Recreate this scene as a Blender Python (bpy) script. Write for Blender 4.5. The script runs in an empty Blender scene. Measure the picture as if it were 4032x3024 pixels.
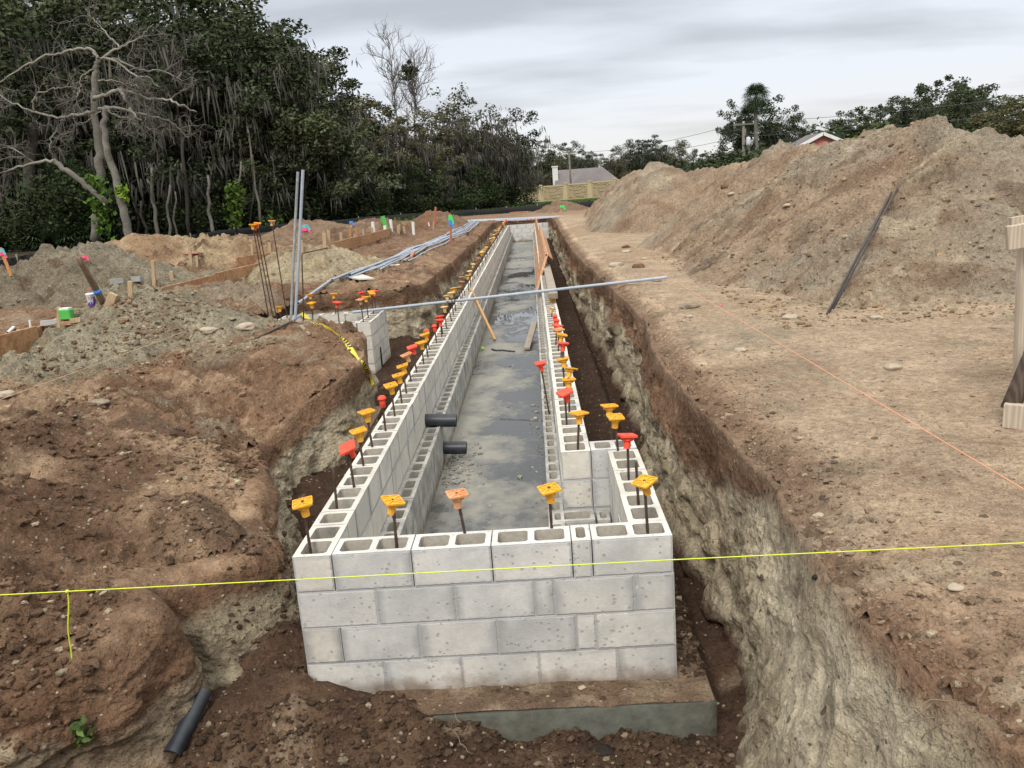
import bpy, math, random
import numpy as np
from mathutils import Vector, Matrix
random.seed(5)
RNG = np.random.default_rng(7)
SC = bpy.context.scene
COL = SC.collection
PI = math.pi

# ------------------------------------------------------------------ camera
F_PX, PITCH, YAW, ROLL = 3287.47, 0.2300, 0.037477, -0.07292
CAM = np.array([1.3287, -3.9035, 1.7435])
def cam_axes():
    cp, sp, cy, sy = math.cos(PITCH), math.sin(PITCH), math.cos(YAW), math.sin(YAW)
    f = np.array([-sy*cp, cy*cp, -sp]); rt = np.array([cy, sy, 0.0]); up = np.cross(rt, f)
    cr, sr = math.cos(ROLL), math.sin(ROLL)
    return rt*cr+up*sr, up*cr-rt*sr, f
CA, CB, CC = cam_axes()
cam = bpy.data.cameras.new('camera'); camo = bpy.data.objects.new('camera', cam); COL.objects.link(camo)
cam.sensor_width = 36.0; cam.sensor_fit = 'HORIZONTAL'; cam.lens = 36.0*F_PX/4032.0
cam.clip_start = 0.05; cam.clip_end = 3000
camo.matrix_world = Matrix(((CA[0], CB[0], -CC[0], CAM[0]), (CA[1], CB[1], -CC[1], CAM[1]), (CA[2], CB[2], -CC[2], CAM[2]), (0, 0, 0, 1)))
SC.camera = camo
# sight lines used while surveying the place from the photograph (2212 px wide survey sheet)
def ray(u, v):
    u *= 4032/2212; v *= 4032/2212
    return CC+CA*(u-2016)/F_PX-CB*(v-1512)/F_PX
def onz(u, v, z):
    d = ray(u, v); return CAM+d*((z-CAM[2])/d[2])
def ony(u, v, y):
    d = ray(u, v); return CAM+d*((y-CAM[1])/d[1])
def onx(u, v, x):
    d = ray(u, v); return CAM+d*((x-CAM[0])/d[0])

# ------------------------------------------------------------------ noise
def _h(ix, iy, iz, s):
    n = (ix*374761393+iy*668265263+iz*2147483647+s*1274126177) & 0xFFFFFFFF
    n = ((n ^ (n >> 13))*1274126177) & 0xFFFFFFFF
    n = ((n ^ (n >> 16))*2246822519) & 0xFFFFFFFF
    return ((n ^ (n >> 15)) & 0xFFFFFF)/float(0xFFFFFF)*2-1
def vnoise(x, y, z=None, s=0):
    x = np.asarray(x, float); y = np.asarray(y, float)
    ix = np.floor(x).astype(np.int64); iy = np.floor(y).astype(np.int64)
    fx = x-ix; fy = y-iy; fx = fx*fx*(3-2*fx); fy = fy*fy*(3-2*fy)
    if z is None:
        a = _h(ix, iy, 0, s); b = _h(ix+1, iy, 0, s); c = _h(ix, iy+1, 0, s); d = _h(ix+1, iy+1, 0, s)
        return (a*(1-fx)+b*fx)*(1-fy)+(c*(1-fx)+d*fx)*fy
    z = np.asarray(z, float); iz = np.floor(z).astype(np.int64); fz = z-iz; fz = fz*fz*(3-2*fz)
    r = 0
    for k, w in ((0, 1-fz), (1, fz)):
        a = _h(ix, iy, iz+k, s); b = _h(ix+1, iy, iz+k, s); c = _h(ix, iy+1, iz+k, s); d = _h(ix+1, iy+1, iz+k, s)
        r = r+((a*(1-fx)+b*fx)*(1-fy)+(c*(1-fx)+d*fx)*fy)*w
    return r
def fbm(x, y, z=None, o=4, s=0, g=0.5, bil=False):
    r = 0; a = 1.0; t = 0
    for k in range(o):
        n = vnoise(x, y, z, s+k*17)
        if bil: n = np.abs(n)*2-0.7
        r = r+a*n; t += a; a *= g
        x = np.asarray(x)*2.03+11.3; y = np.asarray(y)*2.03-7.7
        if z is not None: z = np.asarray(z)*2.03+3.1
    return r/t
def cells(x, y, s=0):
    """clods: domed lumps of random height with sharp creases between them, 0..1"""
    x = np.asarray(x, float); y = np.asarray(y, float); wx = x+0.35*vnoise(x*1.7, y*1.7, s=s+3); wy = y+0.35*vnoise(x*1.7+9, y*1.7, s=s+4)
    ix = np.floor(wx).astype(np.int64); iy = np.floor(wy).astype(np.int64); best = np.full(x.shape, 9.0); rv = np.zeros(x.shape)
    for a in (-1, 0, 1):
        for b in (-1, 0, 1):
            cx = ix+a; cy = iy+b; r1 = _h(cx, cy, 1, s)*.5+.5; r2 = _h(cx, cy, 2, s)*.5+.5; r3 = _h(cx, cy, 3, s)*.5+.5
            dd = (wx-cx-r1)**2+(wy-cy-r2)**2; k = dd < best; best = np.where(k, dd, best); rv = np.where(k, r3, rv)
    return rv**2*np.clip(1.0-np.sqrt(best)*0.9, 0, 1)
def sstep(a, b, x):
    t = np.clip((np.asarray(x, float)-a)/(b-a), 0, 1); return t*t*(3-2*t)

# ------------------------------------------------------------------ mesh helpers
def new_mesh(name, V, F, mats=(), fm=None, smooth=True, cols=None):
    """V (n,3); F list of faces or (m,k) array."""
    me = bpy.data.meshes.new(name)
    V = np.asarray(V, np.float32)
    if isinstance(F, np.ndarray):
        m, k = F.shape
        me.vertices.add(len(V)); me.vertices.foreach_set('co', V.ravel())
        me.loops.add(m*k); me.polygons.add(m)
        me.loops.foreach_set('vertex_index', F.astype(np.int32).ravel())
        me.polygons.foreach_set('loop_start', np.arange(0, m*k, k, dtype=np.int32))
    else:
        me.from_pydata([tuple(map(float, p)) for p in V], [], F)
    for mm in mats: me.materials.append(mm)
    if fm is not None: me.polygons.foreach_set('material_index', np.asarray(fm, np.int32))
    if cols is not None:
        at = me.color_attributes.new('Col', 'FLOAT_COLOR', 'POINT')
        c4 = np.ones((len(V), 4), np.float32); c4[:, :3] = cols
        at.data.foreach_set('color', c4.ravel())
    me.update(calc_edges=True); me.validate()
    me.polygons.foreach_set('use_smooth', np.full(len(me.polygons), bool(smooth)))
    me.update()
    return me
def ob(name, me, parent=None, loc=None):
    o = bpy.data.objects.new(name, me); COL.objects.link(o)
    if loc is not None: o.location = tuple(map(float, loc))
    if parent is not None: o.parent = parent
    return o
def tag(o, label=None, cat=None, group=None, kind='thing'):
    if label: o['label'] = label
    if cat: o['category'] = cat
    if group: o['group'] = group
    o['kind'] = kind
    return o
def empty(name, loc, label, cat, group=None):
    o = bpy.data.objects.new(name, None); COL.objects.link(o); o.location = tuple(map(float, loc)); o.empty_display_size = 0.1
    return tag(o, label, cat, group)
def part(name, me, parent, wpos=True):
    """child mesh whose coordinates are world coordinates (parent is an unrotated Empty)."""
    o = ob(name, me, parent)
    if wpos:
        p = parent; off = Vector((0, 0, 0))
        while p is not None: off += p.location; p = p.parent
        o.location = -off
    return o
def setorigin(me, p):
    me.transform(Matrix.Translation((-float(p[0]), -float(p[1]), -float(p[2]))))
def solo(name, me, loc, label, cat, group=None):
    setorigin(me, loc); return tag(ob(name, me, None, loc), label, cat, group)
def copy_tree(o, loc=None, parent=None):
    c = o.copy(); COL.objects.link(c)
    if parent is not None: c.parent = parent
    if loc is not None: c.location = tuple(map(float, loc))
    for ch in o.children: copy_tree(ch, None, c)
    return c

class MB:
    def __init__(s): s.v = []; s.f = []; s.m = []; s.n = 0; s.uv = []
    def add(s, V, F, m=0):
        V = [tuple(map(float, p)) for p in V]
        s.v += V; s.f += [tuple(i+s.n for i in f) for f in F]; s.m += [m]*len(F); s.n += len(V)
    def box(s, c, h, R=None, m=0):
        R = np.eye(3) if R is None else np.asarray(R)
        V = [np.asarray(c)+R@(np.array([x, y, z])*np.asarray(h)) for x in (-1, 1) for y in (-1, 1) for z in (-1, 1)]
        s.add(V, [(0, 1, 3, 2), (4, 6, 7, 5), (0, 4, 5, 1), (2, 3, 7, 6), (0, 2, 6, 4), (1, 5, 7, 3)], m)
    def beam(s, a, b, w, h, up=(0, 0, 1), m=0):
        a = np.asarray(a, float); b = np.asarray(b, float); d = b-a; L = np.linalg.norm(d); d = d/L
        x = np.cross(d, up); x /= np.linalg.norm(x); z = np.cross(x, d)
        s.box((a+b)/2, (w/2, L/2, h/2), np.stack([x, d, z], 1), m)
    def tube(s, P, r, n=8, caps=True, m=0):
        V, F = tube(P, r, n, caps); s.add(V, F, m)
    def build(s, name, mats, smooth=False):
        return new_mesh(name, np.array(s.v), s.f, mats, s.m, smooth)
def tube(P, r, n=8, caps=True):
    P = np.asarray(P, float); k = len(P); r = np.full(k, r) if np.isscalar(r) else np.asarray(r, float)
    T = np.gradient(P, axis=0); T /= np.linalg.norm(T, axis=1)[:, None]+1e-12
    ref = np.array([0, 0, 1.0]) if abs(T[0][2]) < 0.9 else np.array([1.0, 0, 0])
    X = np.cross(ref, T[0]); X /= np.linalg.norm(X)
    V = []; a = np.arange(n)*2*PI/n
    for i in range(k):
        X = X-T[i]*np.dot(X, T[i]); X /= np.linalg.norm(X)+1e-12; Y = np.cross(T[i], X)
        V.append(P[i]+r[i]*(np.cos(a)[:, None]*X+np.sin(a)[:, None]*Y))
    V = np.concatenate(V)
    F = [(i*n+j, i*n+(j+1) % n, (i+1)*n+(j+1) % n, (i+1)*n+j) for i in range(k-1) for j in range(n)]
    if caps: F += [tuple(range(n-1, -1, -1)), tuple(range((k-1)*n, k*n))]
    return V, F
def lathe(prof, n=20):
    V = []; a = np.arange(n)*2*PI/n
    for r, z in prof: V += [(r*math.cos(t), r*math.sin(t), z) for t in a]
    F = [(i*n+j, i*n+(j+1) % n, (i+1)*n+(j+1) % n, (i+1)*n+j) for i in range(len(prof)-1) for j in range(n)]
    F += [tuple(range(n-1, -1, -1)), tuple(range((len(prof)-1)*n, len(prof)*n))]
    return V, F

# ------------------------------------------------------------------ materials
class NT:
    def __init__(s, m): s.t = m.node_tree; s.n = s.t.nodes; s.l = s.t.links
    def new(s, typ, **kw):
        n = s.n.new(typ)
        for k, v in kw.items():
            if k in n.inputs: s.set(n.inputs[k], v)
            else: setattr(n, k, v)
        return n
    def set(s, inp, v):
        if isinstance(v, bpy.types.NodeSocket): s.l.new(v, inp)
        else: inp.default_value = v
    def noise(s, vec, scale, detail=4, rough=0.55, out='Fac'):
        n = s.new('ShaderNodeTexNoise'); s.set(n.inputs['Vector'], vec); n.inputs['Scale'].default_value = scale
        n.inputs['Detail'].default_value = detail; n.inputs['Roughness'].default_value = rough; return n.outputs[out]
    def vor(s, vec, scale, feat='F1', out='Distance'):
        n = s.new('ShaderNodeTexVoronoi'); n.feature = feat; s.set(n.inputs['Vector'], vec); n.inputs['Scale'].default_value = scale
        return n.outputs[out]
    def ramp(s, fac, a, b, ca=(0, 0, 0, 1), cb=(1, 1, 1, 1)):
        n = s.new('ShaderNodeValToRGB'); s.set(n.inputs[0], fac); e = n.color_ramp.elements
        e[0].position = a; e[1].position = b; e[0].color = ca; e[1].color = cb; return n.outputs[0]
    def math(s, op, a, b=0.0, clamp=False):
        n = s.new('ShaderNodeMath'); n.operation = op; n.use_clamp = clamp; s.set(n.inputs[0], a); s.set(n.inputs[1], b); return n.outputs[0]
    def mix(s, fac, a, b, typ='MIX'):
        n = s.new('ShaderNodeMix'); n.data_type = 'RGBA'; n.blend_type = typ; n.clamp_factor = True
        s.set(n.inputs[0], fac); s.set(n.inputs[6], a); s.set(n.inputs[7], b); return n.outputs[2]
    def mapr(s, v, a, b, c, d):
        n = s.new('ShaderNodeMapRange'); s.set(n.inputs[0], v)
        for i, q in enumerate((a, b, c, d)): n.inputs[i+1].default_value = q
        return n.outputs[0]
    def bump(s, h, dist, strength=1.0, prev=None):
        n = s.new('ShaderNodeBump'); n.inputs['Strength'].default_value = strength; n.inputs['Distance'].default_value = dist
        s.set(n.inputs['Height'], h)
        if prev is not None: s.set(n.inputs['Normal'], prev)
        return n.outputs[0]
def rgb(c): return (c[0], c[1], c[2], 1.0)
def base_mat(name):
    m = bpy.data.materials.new(name); m.use_nodes = True; t = NT(m); b = t.n['Principled BSDF']
    b.inputs['Specular IOR Level'].default_value = 0.3
    return m, t, b
def geo_pos(t): return t.new('ShaderNodeNewGeometry').outputs['Position']
def obj_co(t): return t.new('ShaderNodeTexCoord').outputs['Object']

def simple(name, c, rough=0.6, var=0.25, scale=30, bump=0.0, metal=0.0, spec=0.3, co='obj', c2=None, detail=5):
    m, t, b = base_mat(name)
    v = obj_co(t) if co == 'obj' else geo_pos(t)
    n = t.noise(v, scale, detail, 0.6)
    n2 = t.noise(v, scale*0.13, 3)
    f = t.math('MULTIPLY', t.mapr(n, 0.2, 0.8, 1-var, 1+var), t.mapr(n2, 0.25, 0.75, 1-var*0.6, 1+var*0.6))
    vm = t.new('ShaderNodeVectorMath'); vm.operation = 'SCALE'
    cc = rgb(c) if c2 is None else t.mix(t.ramp(n2, 0.42, 0.6), rgb(c), rgb(c2))
    t.set(vm.inputs[0], cc if c2 is not None else c); t.set(vm.inputs['Scale'], f)
    t.set(b.inputs['Base Color'], vm.outputs[0])
    b.inputs['Roughness'].default_value = rough; b.inputs['Metallic'].default_value = metal
    b.inputs['Specular IOR Level'].default_value = spec
    if bump: t.set(b.inputs['Normal'], t.bump(n, bump))
    return m

def dirt_mat(name, pebble=0.86, wet=0.0, bumpk=1.0):
    m, t, b = base_mat(name)
    p = geo_pos(t)
    at = t.new('ShaderNodeVertexColor'); at.layer_name = 'Col'
    n1 = t.noise(p, 2.3, 6, 0.6); n2 = t.noise(p, 17, 6, 0.65); n3 = t.noise(p, 90, 4, 0.7)
    f = t.math('MULTIPLY', t.mapr(n1, 0.25, 0.75, 0.72, 1.28), t.math('MULTIPLY', t.mapr(n2, 0.25, 0.75, 0.62, 1.40), t.mapr(n3, 0.2, 0.8, 0.68, 1.34)))
    vm = t.new('ShaderNodeVectorMath'); vm.operation = 'SCALE'; t.set(vm.inputs[0], at.outputs['Color']); t.set(vm.inputs['Scale'], f)
    col = vm.outputs[0]
    # pale shell and limestone chips
    wv = t.new('ShaderNodeVectorMath'); wv.operation = 'ADD'; t.set(wv.inputs[0], p)
    nn = t.new('ShaderNodeTexNoise'); t.set(nn.inputs['Vector'], p); nn.inputs['Scale'].default_value = 40
    sc = t.new('ShaderNodeVectorMath'); sc.operation = 'SCALE'; t.set(sc.inputs[0], nn.outputs['Color']); sc.inputs['Scale'].default_value = 0.02
    t.set(wv.inputs[1], sc.outputs[0])
    for scl, thr, rad in ((38, pebble, 0.32), (13, pebble+0.07, 0.25)):
        v = t.new('ShaderNodeTexVoronoi'); t.set(v.inputs['Vector'], wv.outputs[0]); v.inputs['Scale'].default_value = scl
        sep = t.new('ShaderNodeSeparateColor'); t.set(sep.inputs[0], v.outputs['Color'])
        k = t.math('MULTIPLY', t.math('GREATER_THAN', sep.outputs[0], thr), t.math('LESS_THAN', v.outputs['Distance'], rad))
        k = t.math('MULTIPLY', k, 0.75)
        col = t.mix(k, col, t.mix(sep.outputs[1], (0.50, 0.43, 0.33, 1), (0.30, 0.24, 0.17, 1)))
        k2 = t.math('MULTIPLY', t.math('LESS_THAN', sep.outputs[0], 0.05), t.math('LESS_THAN', v.outputs['Distance'], rad))
        col = t.mix(t.math('MULTIPLY', k2, 0.7), col, (0.05, 0.032, 0.022, 1))
    t.set(b.inputs['Base Color'], col)
    b.inputs['Roughness'].default_value = 0.95-wet; b.inputs['Specular IOR Level'].default_value = 0.15
    v2 = t.vor(wv.outputs[0], 30); v3 = t.vor(wv.outputs[0], 75)
    bb = t.bump(n2, 0.05*bumpk, 0.8)
    bb = t.bump(v2, 0.018*bumpk, 0.7, bb)
    bb = t.bump(v3, 0.008*bumpk, 0.6, bb)
    bb = t.bump(n3, 0.010*bumpk, 0.7, bb)
    t.set(b.inputs['Normal'], bb)
    return m
M_DIRT = dirt_mat('soil', 0.88, 0.0, 1.4)
M_PILE = dirt_mat('spoil soil', 0.86, 0.0, 1.6)
M_FLOOR = dirt_mat('damp soil with painted shade', 0.93)

# ------------------------------------------------------------------ terrain definition
LIP = np.array([(-1.75, -2.35), (-1.55, -1.3), (-1.32, -0.75), (-0.88, -0.35), (-0.80, -0.1), (-1.05, 0.10), (-0.90, 0.3), (-0.50, 0.5), (-0.50, 0.8), (-0.72, 1.15), (-0.76, 1.6), (-0.90, 2.1), (-1.12, 2.5), (-1.08, 3.1), (-0.92, 3.5),
    (-0.60, 4.1), (-0.52, 4.7), (-0.62, 5.4), (-0.85, 6.0), (-1.3, 6.5), (-2.3, 6.9), (-3.1, 7.3), (-3.35, 8.2), (-3.3, 9.6), (-2.9, 10.3), (-1.9, 10.5), (-0.95, 10.45),
    (-0.76, 11.3), (-0.6, 15), (-0.56, 21), (-0.58, 30), (-0.62, 38.2), (0.0, 39.0), (1.6, 39.1), (2.35, 38.6), (2.38, 35), (2.28, 24), (2.27, 16.2), (2.43, 9.7),
    (2.48, 7.5), (2.53, 5.5), (2.36, 3.2), (2.40, 1.6), (2.48, 0.3), (2.40, -0.55), (2.36, -1.1), (2.45, -1.7), (2.6, -2.3), (1.5, -2.55), (-0.3, -2.55)])
POLY = np.vstack([LIP, LIP[:1]])
def trench_sd(x, y):
    """signed distance to the trench outline, negative inside; plus which segment."""
    x = np.asarray(x, float); y = np.asarray(y, float)
    d2 = np.full(x.shape, 1e9); ins = np.zeros(x.shape, bool)
    for i in range(len(POLY)-1):
        a = POLY[i]; b = POLY[i+1]; e = b-a; wx = x-a[0]; wy = y-a[1]
        tt = np.clip((wx*e[0]+wy*e[1])/(e@e), 0, 1)
        d2 = np.minimum(d2, (wx-tt*e[0])**2+(wy-tt*e[1])**2)
        c = ((a[1] <= y) != (b[1] <= y)) & (x < (b[0]-a[0])*(y-a[1])/(b[1]-a[1]+1e-12)+a[0])
        ins ^= c
    return np.where(ins, -1, 1)*np.sqrt(d2)
BERM = np.array([(-5.2, 8.6), (-5.1, 12.2), (-5.0, 18), (-4.9, 21), (-4.3, 26), (-3.6, 33)])
def seg_dist(x, y, P):
    d2 = np.full(np.shape(x), 1e9)
    for i in range(len(P)-1):
        a = P[i]; e = P[i+1]-a; tt = np.clip(((x-a[0])*e[0]+(y-a[1])*e[1])/(e@e), 0, 1)
        d2 = np.minimum(d2, (x-a[0]-tt*e[0])**2+(y-a[1]-tt*e[1])**2)
    return np.sqrt(d2)
def g_ground(x, y, d=None):
    x = np.asarray(x, float); y = np.asarray(y, float)
    if d is None: d = trench_sd(x, y)
    z = 0.25-0.45*sstep(45, 100, y)
    ln = sstep(5.5, 1.5, y)*sstep(0.9, -0.2, x)                       # banks of the near lobe fall away to the cut
    z = z-ln*(0.42*np.exp(-np.maximum(d, 0)/0.55)+0.05)
    z = z+0.20*np.exp(-((x+2.6)/1.1)**2-((y-1.2)/1.6)**2)
    z = z-0.10*np.exp(-np.maximum(d, 0)/0.22)*(1-ln)                   # crumbled lip
    z = z-0.16*np.exp(-((x+1.25)/0.45)**2-((y-3.1)/0.7)**2)-0.12*np.exp(-((x+1.45)/0.5)**2-((y-1.0)/0.45)**2)
    bd = seg_dist(x, y, BERM); z = z+(0.12+0.22*sstep(19, 22, y))*np.exp(-(bd/0.45)**2)*(0.7+0.5*vnoise(x*1.1, y*0.9, s=5))
    left = sstep(0, -1.2, x)*sstep(48, 30, y)
    right = sstep(1.5, 2.6, x)*sstep(48, 30, y)
    mk = left*sstep(14, 9, y)*sstep(-8, -6, x); mc = np.clip(sstep(-0.15, 0.25, fbm(x*0.9+3, y*0.9, o=3, s=25)), 0.30, 1)
    z = z+mk*mc*(0.12*cells(x*3.6, y*3.6, 27)+0.075*cells(x*9, y*9, 28)+0.034*cells(x*22, y*22, 29)-0.04)
    z = z+right*(0.012*cells(x*14, y*14, 36)*sstep(0.0, 0.3, fbm(x*1.2, y*1.2, o=2, s=37)))
    z = z+left*(0.07*fbm(x*0.7, y*0.7, o=3, s=3)+0.085*fbm(x*1.9+0.6*y, y*2.2, o=4, s=9, bil=True)+0.045*fbm(x*7, y*9, o=5, s=21, bil=True)*(0.4+1.6*sstep(-0.1, 0.35, fbm(x*0.8, y*0.8, o=3, s=23))))
    z = z+right*(0.035*fbm(x*0.6, y*0.6, o=3, s=4)+0.012*fbm(x*3.1, y*3.1, o=4, s=12)+0.006*fbm(x*16, y*16, o=3, s=31, bil=True))
    nl = np.exp(-np.maximum(d, 0)/0.3)
    z = z+nl*(0.06*cells(x*6, y*6, 45)+0.035*cells(x*15, y*15, 46))*sstep(12, 8, y)
    z = z+nl*(0.05*fbm(x*3.3, y*3.3, o=3, s=41, bil=True)+0.022*fbm(x*13, y*13, o=3, s=43, bil=True))
    return z

C_TAN = np.array([0.45, 0.335, 0.23]); C_BROWN = np.array([0.150, 0.086, 0.052]); C_RED = np.array([0.24, 0.145, 0.088])
C_GREY = np.array([0.34, 0.285, 0.195]); C_CREAM = np.array([0.60, 0.515, 0.37]); C_DARK = np.array([0.085, 0.050, 0.033]); C_OLIVE = np.array([0.25, 0.22, 0.155])
C_GRASS = np.array([0.055, 0.088, 0.022])
def lerp(a, b, t): return a+(b-a)*np.asarray(t)[..., None]
def ground_col(x, y, d):
    n1 = fbm(x*0.55, y*0.55, o=4, s=61); n2 = fbm(x*2.1, y*2.1, o=4, s=67); n3 = fbm(x*6, y*6, o=3, s=71)
    one = np.ones(x.shape)
    R = lerp(one[:, None]*C_TAN, one[:, None]*np.array([0.385, 0.275, 0.182]), sstep(-0.1, 0.35, n1+0.4*n2))
    R = lerp(R, one[:, None]*C_GREY, sstep(0.12, 0.4, n2-0.3*n1)*0.6)
    R = lerp(R, one[:, None]*C_RED*1.15, sstep(2.6, -0.6, y)*sstep(3.6, 2.5, x)*sstep(0.15, 0.55, n1+0.4*n3)*0.25)
    R = lerp(R, one[:, None]*C_BROWN*1.0, np.maximum(sstep(0.30+0.25*n2, 0.04, d)*0.75, sstep(0.42+0.5*n2, 0.10, d)*sstep(8, 3, y)*sstep(-0.9, -0.2, y)*0.75))
    R = lerp(R, one[:, None]*C_BROWN*1.15, sstep(0.1, 0.5, n1+0.35+0.5*n2)*sstep(-1.05, -1.6, y+0.25*(x-2.6))*0.65)
    L = lerp(one[:, None]*C_RED, one[:, None]*np.array([0.36, 0.245, 0.155]), sstep(-0.05, 0.35, n1+0.5*n3))
    L = lerp(L, one[:, None]*C_BROWN*0.9, sstep(0.05, 0.4, n2+0.2*n1)*0.75)
    L = lerp(L, one[:, None]*C_GREY*1.05, sstep(0.2, 0.42, n2*0.7-n1*0.6)*0.6)
    L = lerp(L, one[:, None]*C_DARK, sstep(0.15, 0.45, fbm(x*1.3+5, y*1.3, o=4, s=83))*0.65)
    near = sstep(3.0, 0.5, y)*sstep(-0.4, -1.6, x)
    L = lerp(L, one[:, None]*C_BROWN*0.85, near*sstep(-0.3, 0.1, n2)*0.7)
    far = sstep(12, 20, y)
    L = lerp(L, one[:, None]*np.array([0.20, 0.115, 0.07]), far*0.55)
    bd = seg_dist(x, y, BERM); L = lerp(L, one[:, None]*C_BROWN*0.95, np.exp(-(bd/0.55)**2)*0.9)
    c = lerp(L, R, sstep(0.2, 1.8, x))
    fy = 46+0.2*x
    c = lerp(c, one[:, None]*np.array([0.27, 0.175, 0.11]), sstep(36, 40, y)*0.7)
    gr = sstep(fy+2.0, fy+4.5, y+n2*2)
    c = lerp(c, one[:, None]*C_GRASS, gr)
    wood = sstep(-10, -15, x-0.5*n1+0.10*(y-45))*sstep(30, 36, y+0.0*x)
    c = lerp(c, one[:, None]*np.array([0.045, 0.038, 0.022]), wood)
    return c

def axis(segs):
    out = []
    for a, b, s0, s1 in segs:
        n = max(2, int(round((b-a)/(0.5*(s0+s1))))); t = np.linspace(0, 1, n, endpoint=False)
        w = s0*t+(s1-s0)*t*t/2; out.append(a+(b-a)*w/(s0+(s1-s0)/2))
    out.append([segs[-1][1]]); return np.concatenate(out)
XS = axis([(-400, -60, 60, 6), (-60, -16, 6, 0.3), (-16, -5, 0.22, 0.04), (-5, -1.6, 0.03, 0.02), (-1.6, -0.2, 0.018, 0.018), (-0.2, 2.0, 0.1, 0.1), (2.0, 3.2, 0.016, 0.018), (3.2, 6.5, 0.02, 0.035), (6.5, 16, 0.1, 0.3), (16, 60, 0.4, 6), (60, 400, 6, 60)])
YS = axis([(-60, -6, 12, 0.5), (-6, -2.2, 0.3, 0.05), (-2.2, 2, 0.018, 0.018), (2, 7, 0.02, 0.03), (7, 14, 0.03, 0.05), (14, 45, 0.06, 0.16), (45, 110, 0.3, 1.5), (110, 700, 3, 90)])
gx, gy = np.meshgrid(XS, YS); sh = gx.shape
x = gx.ravel(); y = gy.ravel(); d = trench_sd(x, y)
z = g_ground(x, y, d)
V = np.stack([x, y, z], 1); cols = ground_col(x, y, d)
ny, nx = sh; idx = np.arange(ny*nx).reshape(ny, nx)
F = np.stack([idx[:-1, :-1], idx[:-1, 1:], idx[1:, 1:], idx[1:, :-1]], -1).reshape(-1, 4)
keep = (d[F].max(1) > 0.03)
F = F[keep]
used = np.zeros(len(V), bool); used[F.ravel()] = True; rm = np.cumsum(used)-1
GROUND = tag(ob('ground', new_mesh('ground', V[used], rm[F], [M_DIRT], cols=cols[used])), kind='structure')

# earth banks: a dense ribbon from just back of the lip down to the trench floor
def resample(P, step):
    out = [P[0]]; 
    for i in range(len(P)-1):
        a, b = P[i], P[i+1]; L = np.linalg.norm(b-a); n = max(1, int(L/step((a+b)/2)))
        out += [a+(b-a)*k/n for k in range(1, n+1)]
    return np.array(out)
rs = resample(POLY, lambda p: 0.011 if p[1] < 3 else (0.028 if p[1] < 11 else 0.07))
for _ in range(28):                                        # round the corners
    q = rs.copy(); q[1:-1] = (rs[:-2]+2*rs[1:-1]+rs[2:])/4; rs = q
tn = np.gradient(rs, axis=0); tn /= np.linalg.norm(tn, axis=1)[:, None]
nrm = np.stack([-tn[:, 1], tn[:, 0]], 1)                     # outward for this winding
c0 = rs[40]+nrm[40]*0.2
if trench_sd(c0[0], c0[1]) < 0: nrm = -nrm
S = np.concatenate([[0], np.cumsum(np.linalg.norm(np.diff(rs, axis=0), axis=1))])
NT_ = 150; tt = np.linspace(0, 1, NT_)
off = np.where(tt < 0.22, 0.30*(1-tt/0.22), 0.0)             # back on the ground, then at the lip
dep = np.where(tt < 0.22, 0, (tt-0.22)/0.78)                 # 0..1 down the face
sx = rs[:, 0][:, None]; sy = rs[:, 1][:, None]; nxn = nrm[:, 0][:, None]; nyn = nrm[:, 1][:, None]
px0 = sx+nxn*off[None]; py0 = sy+nyn*off[None]
gtop = g_ground(px0.ravel(), py0.ravel()).reshape(px0.shape)
ZF = -1.06
lipz = gtop[:, [int(0.22*NT_)+1]]
nearl = sstep(4.5, 1.0, sy)*sstep(0.5, -0.2, sx)
batter = 0.10+0.16*nearl+0.28*sstep(0.6, -1.8, sy)*sstep(1.5, 2.2, sx)+0.04*vnoise(S*0.9, S*0, s=3)[:, None]
bulge = nearl*0.10*np.sin(np.clip(dep*1.25, 0, 1)*PI)[None]
foot = 0.10*sstep(0.75, 1.0, dep)[None]                       # loose soil at the foot
inw = (batter+0.10*nearl)*np.power(dep[None], 1.0-0.55*nearl-0.15)+foot
ks_ = np.ones(41)/41.0; lips = np.convolve(np.pad(lipz[:, 0], 20, mode='edge'), ks_, 'valid')[:, None]
gtop = gtop+(lips-gtop)*sstep(0.08, 0.22, tt)[None]; lipz = lips
lz = lipz+(lips-lipz)*sstep(0.0, 0.12, dep[None]); pz = np.where(dep[None] > 0, lz+(ZF-lz)*dep[None], gtop+0.012)
px = px0-nxn*inw; py = py0-nyn*inw
ss = np.repeat(S[:, None], NT_, 1)
amp = (0.25*sstep(0.05, 0.25, tt)+0.75*sstep(0.22, 0.5, tt))[None]
big = fbm(ss*0.9, pz*0.9, o=3, s=91)*0.10+fbm(ss*2.6, pz*1.6, o=3, s=97, bil=True)*0.055
fine = fbm(ss*7, pz*7, o=4, s=101)*0.016-cells(ss*2.2, pz*3.0, 115)*0.06-cells(ss*7, pz*8, 116)*0.030-cells(ss*13, pz*14, 117)*0.018+0.025+0
gouge = -0.05*sstep(0.25, 0.5, fbm(ss*1.7, pz*3.5, o=2, s=107))
disp = (big+fine+gouge)*amp
px += nxn*disp; py += nyn*disp
pz = pz+0.012*fbm(ss*4, tt[None]*5+0*ss, o=2, s=111)*amp*(dep[None] < 0.9)
V = np.stack([px, py, pz], -1).reshape(-1, 3)
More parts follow.
